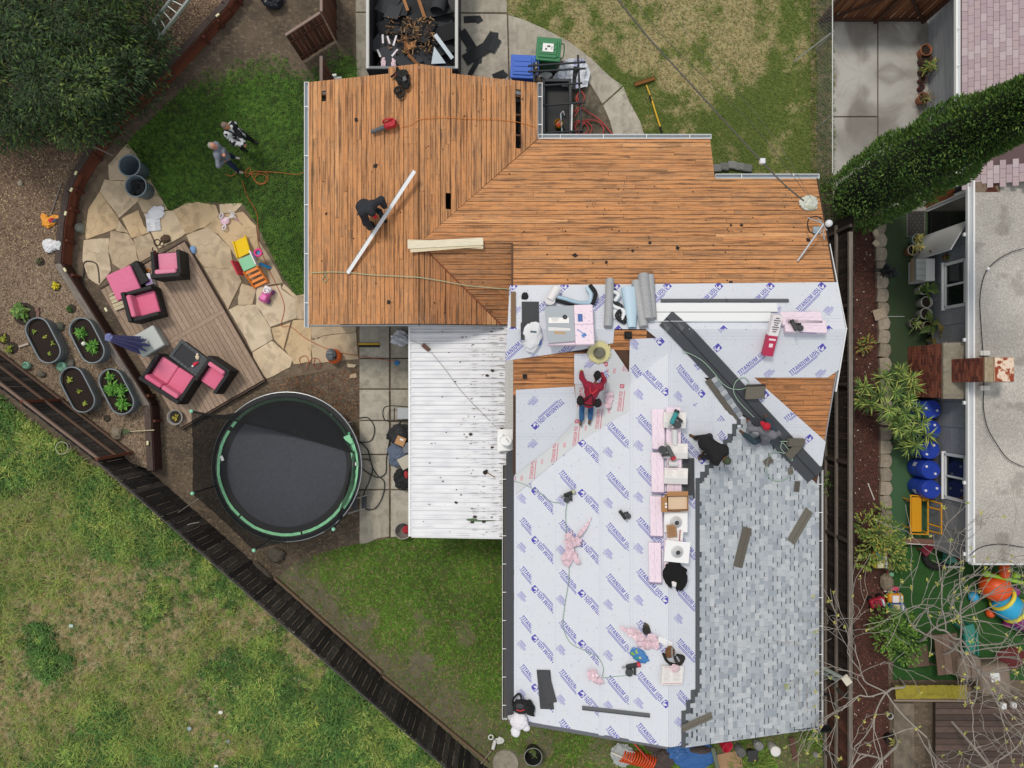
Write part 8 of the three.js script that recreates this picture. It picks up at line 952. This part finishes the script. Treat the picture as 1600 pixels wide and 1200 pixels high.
const dk=thing('timber_deck','weathered brown plank deck in the lower right corner under the bare branches','deck',V(0,0,0));for (let i=0,y=1098;y<1215;y +=9.5,i++) part('deck_board',prism(PL([[1462,y],[1680,y],[1680,y + 8.8],[1462,y + 8.8]],0.25),0.25,0.04,{bevel:0.005,scale:3,ox:rnd()*3,oz:rnd()}),M(['#5f4e46','#6a5850','#54453e'][i % 3],{map:T.plank}),dk);part('fascia',beam(K(1461,1098,0.12),K(1461,1215,0.12),0.04,0.2),M('#4a3c36'),dk);
const pb=thing('moss_planter','long low planter box covered in yellow moss along the deck edge','planter',V(0,0,0));part('box',beam(K(1396,1081,0.2),K(1512,1082,0.2),0.5,0.3),M('#7c6a54',{map:T.plank}),pb);part('moss',(()=>{const c=K(1453,1081,0.35),g=sheet(rect(-1.16,-0.24,1.16,0.2),301,0.09,0.06);return g.translate(c.x,0.34,c.z);})(),M('#a89c34',{map:T.granule}),pb);part('rim',beam(K(1396,1094,0.34),K(1512,1095,0.34),0.05,0.05),M('#a09080',{map:T.plank}),pb);
const tb=thing('picnic_table','small worn brown wooden table under the bare branches','table',K(1480,1022,0.6).setY(0.02),0.1);for (let i=0;i<3;i++) part('plank',rbox(0.24,0.04,1.3,0.008,(i - 1)*0.25,0.58,0),M(['#7a6252','#8a7264','#6c584a'][i],{map:T.plank}),tb);for (const z of [-0.5,0.5]) part('leg',beam(V(-0.3,0.02,z),V(0.3,0.56,z),0.06,0.06),M('#5c4a40'),tb);part('bench',rbox(0.7,0.04,0.7,0.02,-0.8,0.3,0.1),M('#6c5648',{map:T.plank}),tb);
for (const [px,py,s,lb,lab] of [[1512,1042,0.6,'brown plastic play seat left of the larger one with a white sticker',0],[1551,1060,0.78,'large brown plastic play house roof with a white sticker by the deck',1]]){const o=thing('play_house',lb,'play house',K(px,py,0.6).setY(0.02),0.1);part('roof',tr(rbox(1.3*s,0.5,1.3*s,0.2),0,0.55,0),M('#8a7a6c',{map:T.grain,roughness:0.6}),o);part('wall',rbox(1.1*s,0.4,1.1*s,0.08,0,0.22,0),M('#6c5e52',{roughness:0.6}),o);if (lab) part('sticker',tr(rbox(0.28,0.01,0.3,0.004),-0.06,0.806,-0.15,0,0.1,0),M('#d8dcdc'),o);else part('ridge',rbox(0.1,0.06,0.7,0.02,0,0.82,0),M('#7a6a5e'),o);}
solo('red_tarp','dark red tarp behind the brown play house at the right edge','tarp',lump(0.5,0.14,0.34,311,0.3,2.6),M('#5c1e1e'),K(1580,1030,0.2).setY(0.03));for (const [x,y,lb,c] of [[1568,1103,'small white box, left of a pair on the weathered deck','#e2e4e6'],[1584,1102,'small white box, right of a pair on the weathered deck','#dadcde']]) solo('white_box',lb,'box',rbox(0.16,0.14,0.2,0.03),M(c),K(x,y,0.35).setY(0.33));pot('small white pot with a dark centre beside the mulch bed fence',1391,1119,0.1,0.24,'#d4d8d8');pot('dark pot almost hidden under the bare branches by the deck',1394,1157,0.2,0.3,'#26282c',null,[2,8,0.24,0.06,0.1,pale]);
region('stone_step',PL([[1395,1098],[1427,1098],[1427,1240],[1395,1240]]),0.05,(x,z)=>mix3([92,84,74],[142,132,116],fbm(x*5,z*5,321,4) + (hash(x*40,z*40,4) - 0.5)*0.3),36,0.05);
}
// ---------- people ----------
function surfaceNets(f,lo,hi,cell){
const nx=Math.ceil((hi.x - lo.x) / cell) + 1,ny=Math.ceil((hi.y - lo.y) / cell) + 1,nz=Math.ceil((hi.z - lo.z) / cell) + 1,D=new Float32Array(nx*ny*nz),id=(i,j,k)=>(k*ny + j)*nx + i;
for (let k=0;k<nz;k++) for (let j=0;j<ny;j++) for (let i=0;i<nx;i++) D[id(i,j,k)]=f(lo.x + i*cell,lo.y + j*cell,lo.z + k*cell);
const vid=new Int32Array(nx*ny*nz).fill(-1),P=[],I=[];
for (let k=0;k<nz - 1;k++) for (let j=0;j<ny - 1;j++) for (let i=0;i<nx - 1;i++){
let n=0,x=0,y=0,z=0;const v=[];for (let c=0;c<8;c++) v.push(D[id(i + (c&1),j + ((c>>1)&1),k + (c>>2))]);
for (let a=0;a<8;a++) for (const b of [a|1,a|2,a|4]) if (b !==a&&(v[a]<0) !==(v[b]<0)){const t=v[a] / (v[a] - v[b]);n++;x +=(a&1) + t*((b&1) - (a&1));y +=((a>>1)&1) + t*(((b>>1)&1) - ((a>>1)&1));z +=(a>>2) + t*((b>>2) - (a>>2));}
if (n){vid[id(i,j,k)]=P.length / 3;P.push(lo.x + (i + x / n)*cell,lo.y + (j + y / n)*cell,lo.z + (k + z / n)*cell);}
}
for (let k=1;k<nz - 1;k++) for (let j=1;j<ny - 1;j++) for (let i=1;i<nx - 1;i++){
const a=D[id(i,j,k)]<0,q=(w,x,y,z,s)=>{if (w<0||x<0||y<0||z<0) return;s?I.push(w,x,y,w,y,z):I.push(w,y,x,w,z,y);};
if (a !==D[id(i + 1,j,k)]<0) q(vid[id(i,j - 1,k - 1)],vid[id(i,j,k - 1)],vid[id(i,j,k)],vid[id(i,j - 1,k)],a);
if (a !==D[id(i,j + 1,k)]<0) q(vid[id(i - 1,j,k - 1)],vid[id(i - 1,j,k)],vid[id(i,j,k)],vid[id(i,j,k - 1)],a);
if (a !==D[id(i,j,k + 1)]<0) q(vid[id(i - 1,j - 1,k)],vid[id(i,j - 1,k)],vid[id(i,j,k)],vid[id(i - 1,j,k)],a);
}
const g=new THREE.BufferGeometry();g.setAttribute('position',new THREE.Float32BufferAttribute(P,3));g.setIndex(I);g.computeVertexNormals();return fix(g);
}
function sdf(bones,k=0.03,grow=0,wob=0){
const B=bones.map(([a,b,ra,rb])=>{const d=b.clone().sub(a);return [a,d,Math.max(1e-6,d.lengthSq()),ra + grow,(rb??ra) + grow];});
const f=(x,y,z)=>{let s=1e3;for (const [a,d,l,ra,rb] of B){const px=x - a.x,py=y - a.y,pz=z - a.z,t=clamp((px*d.x + py*d.y + pz*d.z) / l),q=Math.hypot(px - d.x*t,py - d.y*t,pz - d.z*t) - (ra + (rb - ra)*t);const h=Math.max(k - Math.abs(s - q),0) / k;s=Math.min(s,q) - h*h*k*0.25;} return wob?s + wob*(n3(x*9,y*9,z*9,3) - 0.5) + wob*0.6*(n3(x*22,y*16,z*22,8) - 0.5):s;};
const lo=V(1e3,1e3,1e3),hi=V(-1e3,-1e3,-1e3);for (const [a,d,,ra,rb] of B) for (const q of [a,a.clone().add(d)]){const r=Math.max(ra,rb) + 0.05;lo.min(q.clone().addScalar(-r));hi.max(q.clone().addScalar(r));}
return [f,lo,hi];
}
const mesh3=(bones,cell,k,grow,wob)=>{const [f,lo,hi]=sdf(bones,k,grow,wob);return surfaceNets(f,lo,hi,cell);};
function ik(a,b,l1,l2,pole){const d=b.clone().sub(a),L=Math.min(d.length(),(l1 + l2)*0.999),u=d.clone().normalize(),x=(l1*l1 - l2*l2 + L*L) / (2*L),h=Math.sqrt(Math.max(0,l1*l1 - x*x)),p=pole.clone().addScaledVector(u,-pole.dot(u)).normalize();return a.clone().addScaledVector(u,x).addScaledVector(p,h);}
function person(label,o){
const root=thing('person',label,'person',o.P.clone()),W=(v)=>v.clone().sub(o.P);
const P=V(0,0,0),C2=W(o.C),up=C2.clone().normalize(),S=o.side.clone().normalize(),fw=S.clone().cross(up).normalize();
const sh=[1,-1].map((s)=>C2.clone().addScaledVector(S,s*0.175).addScaledVector(up,0.0)),hp=[1,-1].map((s)=>P.clone().addScaledVector(S,s*0.095).addScaledVector(up,-0.03));
const hands=o.hands.map(W),feet=o.feet.map(W),el=[0,1].map((i)=>ik(sh[i],hands[i],0.3,0.27,o.elbow[i])),kn=[0,1].map((i)=>ik(hp[i],feet[i],0.44,0.43,o.knee[i]));
const H=W(o.H),hu=o.hUp.clone().normalize(),hf=o.hF.clone().addScaledVector(hu,-o.hF.dot(hu)).normalize(),hs=hu.clone().cross(hf);
const at=(x,y,z)=>H.clone().addScaledVector(hs,x).addScaledVector(hu,y).addScaledVector(hf,z),skin=o.skin;
const arm=(i)=>[[sh[i],el[i],0.052,0.042],[el[i],hands[i],0.042,0.029]],leg=(i)=>[[hp[i],kn[i],0.085,0.056],[kn[i],feet[i].clone().add(V(0,0.07,0)),0.056,0.038]];
const torso=[[P.clone().addScaledVector(S,0.06),P.clone().addScaledVector(S,-0.06),0.118],[P,C2.clone().multiplyScalar(0.55),0.13,0.138],[C2.clone().multiplyScalar(0.6).addScaledVector(S,0.05),sh[0].clone().lerp(C2,0.3),0.125,0.1],[C2.clone().multiplyScalar(0.6).addScaledVector(S,-0.05),sh[1].clone().lerp(C2,0.3),0.125,0.1],[sh[0],sh[1],0.072]];
if (o.belly) torso.push([C2.clone().multiplyScalar(0.3).addScaledVector(fw,o.bellyDir*0.05),C2.clone().multiplyScalar(0.5).addScaledVector(fw,o.bellyDir*0.05),0.13]);
const body=mesh3([...torso,...arm(0),...arm(1),...leg(0),...leg(1),[C2.clone().addScaledVector(up,0.03),at(0,-0.08,-0.01),0.05,0.048]],0.024,0.04,-0.012);
const head=mesh3([[at(0,0.03,-0.02),at(0,0.02,-0.02),0.098],[at(0,0.045,0.015),at(0,-0.02,0.03),0.082,0.07],[at(0,-0.075,0.06),at(0,-0.05,0.0),0.042,0.06],[at(0,-0.005,0.105),at(0,0.03,0.092),0.015,0.009],[at(0.088,0.0,-0.01),at(0.09,0.03,-0.015),0.018],[at(-0.088,0.0,-0.01),at(-0.09,0.03,-0.015),0.018],[at(-0.03,-0.052,0.094),at(0.03,-0.052,0.094),0.009],[at(-0.045,0.045,0.088),at(0.045,0.045,0.088),0.012]],0.012,0.022,0);
const hg=[0,1].map((i)=>{const w=hands[i],d=w.clone().sub(el[i]).normalize(),n=(o.palm?.[i]||V(0,1,0)).clone(),s=d.clone().cross(n).normalize(),m=s.clone().cross(d).normalize(),g=o.grip?.[i]??0.5,q=(a,b,c)=>w.clone().addScaledVector(d,a).addScaledVector(s,b).addScaledVector(m,-c),B=[];for (const b of [-0.03,-0.01,0.01,0.03]) B.push([q(0.01,b*0.8,0),q(0.085,b,0),0.016,0.014]);[-0.031,-0.011,0.01,0.03].forEach((b,j)=>{const L=[0.036,0.044,0.042,0.033][j],c1=Math.cos(g),s1=Math.sin(g),k1=q(0.09,b,0),k2=q(0.09 + L*c1,b*1.1,L*s1),k3=q(0.09 + L*c1 + L*0.7*Math.cos(g*2),b*1.12,L*s1 + L*0.7*Math.sin(g*2)),k4=q(0.09 + L*c1 + L*0.7*Math.cos(g*2) + L*0.5*Math.cos(g*2.6),b*1.12,L*s1 + L*0.7*Math.sin(g*2) + L*0.5*Math.sin(g*2.6));B.push([k1,k2,0.0095,0.009],[k2,k3,0.009,0.0085],[k3,k4,0.0085,0.0075]);});const sg=i?1:-1;B.push([q(0.025,sg*0.03,0.004),q(0.06,sg*0.058,0.018),0.014,0.011],[q(0.06,sg*0.058,0.018),q(0.092,sg*0.056,0.034),0.011,0.009]);return mesh3(B,0.006,0.012,0);});
part('body',merge([body,head,...hg]),M(skin,{roughness:0.65}),root);
for (const s of [-1,1]) part('eye',tr(ball(0.011,0,0,0),...at(s*0.034,0.02,0.092).toArray()),M('#1c1614',{roughness:0.3}),root);
const sleeve=(i)=>{const e=o.shortSleeve?el[i].clone().lerp(sh[i],0.35):hands[i].clone().lerp(el[i],0.06);return o.shortSleeve?[[sh[i],e,0.062,0.058]]:[[sh[i],el[i],0.066,0.056],[el[i],e,0.056,0.043]];};
const shirt=mesh3([...torso.map(([a,b,r,q])=>[a,b,r,q]),...sleeve(0),...sleeve(1),[P.clone().addScaledVector(up,-0.05),P.clone().addScaledVector(up,0.1),0.13,0.12],...(o.hood?[[C2.clone().addScaledVector(up,0.05),at(0,-0.02,-0.06),0.075,0.07]]:[])],0.022,0.05,o.loose||0.014,0.034);if (o.pattern){const p=shirt.attributes.position,n=p.count,c=new Float32Array(n*3);for (let i=0;i<n;i++){const k=o.pattern(p.getX(i),p.getY(i),p.getZ(i)),q=C(k);c.set([q.r,q.g,q.b],i*3);} shirt.setAttribute('color',new THREE.BufferAttribute(c,3));}
part(o.shirtName||'shirt',shirt,o.pattern?M('#ffffff',{vertexColors:true,roughness:0.85}):M(o.shirt,{roughness:0.88}),root);
part('trousers',mesh3([[P.clone().addScaledVector(S,0.06),P.clone().addScaledVector(S,-0.06),0.108],...[0,1].flatMap((i)=>[[hp[i],kn[i],0.092,0.068],[kn[i],feet[i].clone().add(V(0,0.08,0)),0.068,0.056]])],0.022,0.045,0.008,0.026),M(o.trousers,{roughness:0.9}),root);
[0,1].forEach((i)=>{const t=(o.toes?.[i]||o.toe).clone().normalize(),a=feet[i].clone().add(V(0,0.045,0)).addScaledVector(t,-0.05);part('shoe',mesh3([[a,a.clone().addScaledVector(t,0.2),0.045,0.04],[a.clone().add(V(0,0.04,0)),a.clone().addScaledVector(t,0.07).add(V(0,0.03,0)),0.046,0.04]],0.014,0.03,0),M(o.shoe,{roughness:0.7}),root);});
if (o.hair) part('hair',mesh3([[at(0,0.05,-0.03),at(0,0.045,-0.02),0.1],[at(0,0.0,-0.05),at(0,-0.04,-0.06),0.085,0.06],...(o.bald?[]:[[at(0,0.075,0.02),at(0,0.07,-0.02),0.075]])],0.014,0.03,0,0.016),M(o.hair,{roughness:0.9}),root);
if (o.cap){part('cap',mesh3([[at(0,0.06,-0.02),at(0,0.05,-0.02),0.108,0.106]],0.014,0.02,0),M(o.cap,{roughness:0.85}),root);const dir=o.capBack?-1:1;const brim=mesh3([[at(-0.05,0.06,dir*0.09),at(-0.03,0.05,dir*0.16),0.02,0.012],[at(0.05,0.06,dir*0.09),at(0.03,0.05,dir*0.16),0.02,0.012],[at(0,0.066,dir*0.09),at(0,0.056,dir*0.175),0.022,0.012]],0.01,0.03,0);part('cap_brim',brim,M(o.brim||o.cap,{roughness:0.85}),root);}
return{root,sh,hp,C2,up,S,fw,hands,P,at};
}
const hr=(x,z)=>roofH(x,z) + 0.02,R3=(x,z,h=0)=>V(x,hr(x,z) + h,z);
// grey haired man on the lawn, looking up
person('person with grey hair in a grey jumper and jeans standing on the lawn, looking up',{P:V(-9.08,0.92,-7.2),C:V(-9.12,1.42,-7.22),side:V(0.1,0,1),H:V(-9.13,1.64,-7.27),hUp:V(-0.5,1,-0.1),hF:V(1,0.5,0.15),hands:[V(-8.93,1.36,-7.14),V(-9.05,1.12,-6.95)].reverse().map((v)=>v),elbow:[V(0,-0.6,1),V(0,-1,-0.3)],feet:[V(-8.99,0.02,-6.98),V(-9.12,0.02,-7.44)],toe:V(1,0,0.2),knee:[V(1,0,0.2),V(1,0,0)],skin:'#c98f78',shirt:'#7d8491',shirtName:'jumper',trousers:'#1f2f52',shoe:'#b4b0aa',hair:'#a39a92',bald:true,belly:true,bellyDir:1,grip:[0.6,0.9]});
person('person in a black and white patterned jacket standing on the lawn',{P:V(-8.62,0.92,-7.86),C:V(-8.7,1.42,-7.86),side:V(-0.55,0,0.83),H:V(-8.74,1.62,-7.88),hUp:V(-0.45,1,-0.2),hF:V(0.85,0.35,0.5),hands:[V(-8.46,1.08,-7.5),V(-8.42,1.06,-7.58)],elbow:[V(-0.5,-0.6,0.8),V(0.6,-0.6,-0.8)],feet:[V(-8.86,0.02,-7.74),V(-8.5,0.02,-7.98)],toe:V(0.8,0,0.5),knee:[V(0.8,0,0.5),V(0.8,0,0.5)],skin:'#b9805c',pattern:(x,y,z)=>{const front=x*0.85 + z*0.5;return Math.abs(x*-0.5 + z*0.85)<0.06&&front>0.05?'#191b24':n3(x*17,y*9,z*17,77)>0.49?'#14161a':'#d0d4d8';},shirtName:'jacket',trousers:'#1b1c20',shoe:'#141416',hair:'#7c6b62',loose:0.03,grip:[1,1]});
// roofer with the metal edge
{const f=V(0.6,0,0.8);
person('person in a black top and red cap bending over a white metal edge',{P:R3(-4.12,-4.93,0.62),C:R3(-3.92,-4.76,0.96),side:V(-0.8,0,0.6),H:R3(-3.78,-4.62,1.02),hUp:V(0.35,0.8,0.45),hF:V(0.6,-0.75,0.75),hands:[R3(-3.98,-4.38,0.34),R3(-3.54,-4.92,0.44)],elbow:[V(-0.8,0.4,0.3),V(0.5,0.5,-0.9)],feet:[R3(-3.98,-4.55),R3(-3.66,-4.72)],toe:f,knee:[f.clone().add(V(-0.5,0.4,0.4)),f.clone().add(V(0.4,0.4,-0.3))],skin:'#8a5c44',shirt:'#2a2e36',shirtName:'hooded_top',trousers:'#1c2027',shoe:'#17181a',cap:'#22242a',brim:'#c4182e',hood:true,loose:0.045,grip:[1.1,1.1]});}
// kneeling roofer in red
{const p=person('person in a red shirt and black harness kneeling on the paper',{P:R3(2.08,0.48,0.42),C:R3(2.16,0.06,0.58),side:V(-1,0.05,-0.12),H:R3(2.24,-0.2,0.62),hUp:V(0.2,0.35,-1),hF:V(0,-1,-0.35),hands:[R3(1.88,-0.34,0.06),R3(2.43,-0.28,0.06)],elbow:[V(-1,0.35,-0.1),V(1,0.35,0.1)],feet:[R3(1.92,0.98,0.06),R3(2.16,0.94,0.06)],toe:V(-0.15,0.0,1),knee:[V(-0.1,-1,-0.3),V(0.1,-1,-0.3)],skin:'#7a4a3a',shirt:'#8e1a34',trousers:'#2d5a88',shoe:'#5c4a3e',hair:'#121214',grip:[0.3,0.3]});
const Q=(s,t,o)=>p.C2.clone().multiplyScalar(t).addScaledVector(p.S,s).addScaledVector(V(0.0,1,0.2).normalize(),o),bk=M('#141416',{roughness:0.8});part('harness',merge([tube([Q(0.1,0.85,0.125),Q(0.02,0.55,0.155),Q(-0.08,0.15,0.15),Q(-0.1,-0.05,0.14)],0.02,20,6),tube([Q(0.02,0.55,0.155),Q(0.12,0.2,0.15),Q(0.2,0.05,0.1)],0.02,20,6)]),bk,p.root);part('brace_strap',merge([tube([Q(0.1,1.05,0.085),Q(0.09,0.85,0.128),Q(0.03,0.6,0.155)],0.022,14,6),tube([Q(-0.1,1.05,0.085),Q(-0.09,0.85,0.128),Q(0.0,0.6,0.155)],0.022,14,6)]),M('#c8323c'),p.root);part('tool_belt',merge([tr(lump(0.1,0.08,0.13,401,0.3),0,0,0).translate(...p.P.clone().addScaledVector(p.S,0.24).toArray()),lump(0.1,0.08,0.12,403,0.3).translate(...p.P.clone().addScaledVector(p.S,-0.22).toArray()),tube([Q(0.22,-0.05,0.02),Q(0.1,-0.12,0.13),Q(-0.1,-0.12,0.13),Q(-0.22,-0.05,0.02)],0.03,24,6)]),bk,p.root);part('glove',ball(0.05,...p.hands[0].toArray()),M('#8c9a3c'),p.root);}
// roofer in black with the green cap
person('person in a black jacket and green cap crouching by the new shingles',{P:R3(5.2,1.58,0.42),C:R3(5.5,1.86,0.66),side:V(-0.62,0,0.78),H:R3(5.68,2.02,0.66),hUp:V(0.55,0.7,0.45),hF:V(0.6,-0.8,0.6),hands:[R3(5.6,2.16,0.1),R3(5.88,1.9,0.1)],elbow:[V(-0.5,0.3,0.8),V(0.8,0.4,-0.5)],feet:[R3(5.14,1.98),R3(4.98,1.46)],toe:V(0.6,0,0.6),toes:[V(0.5,0,-0.6),V(-0.4,0,-0.2)],knee:[V(0.8,0.6,0.4),V(1,0.5,0)],skin:'#a86e50',shirt:'#15161a',shirtName:'jacket',trousers:'#1a1d22',shoe:'#5c4026',cap:'#3f4d38',loose:0.05,grip:[0.5,0.5]});
// roofer in grey with the red cap
person('person in a grey shirt and red cap sitting at the valley flashing',{P:R3(7.02,1.56,0.2),C:R3(6.94,1.32,0.6),side:V(0.9,0,0.42),H:R3(6.82,1.14,0.76),hUp:V(-0.45,0.85,-0.3),hF:V(-0.6,-0.5,-0.6),hands:[R3(7.3,1.26,0.12),R3(6.56,1.06,0.14)],elbow:[V(0.8,0.2,0.3),V(-0.7,0.3,0.5)],feet:[R3(7.06,0.98),R3(6.46,1.4)],toe:V(-0.3,0,-0.9),toes:[V(-0.2,0,-0.9),V(-0.7,0,-0.6)],knee:[V(0.4,0.9,-0.2),V(-0.3,0.9,0.3)],skin:'#8a5a46',shirt:'#74757d',trousers:'#2c3f4a',shoe:'#5a3a2c',cap:'#b81a30',grip:[0.9,0.9]});
renderer.render(scene,camera);
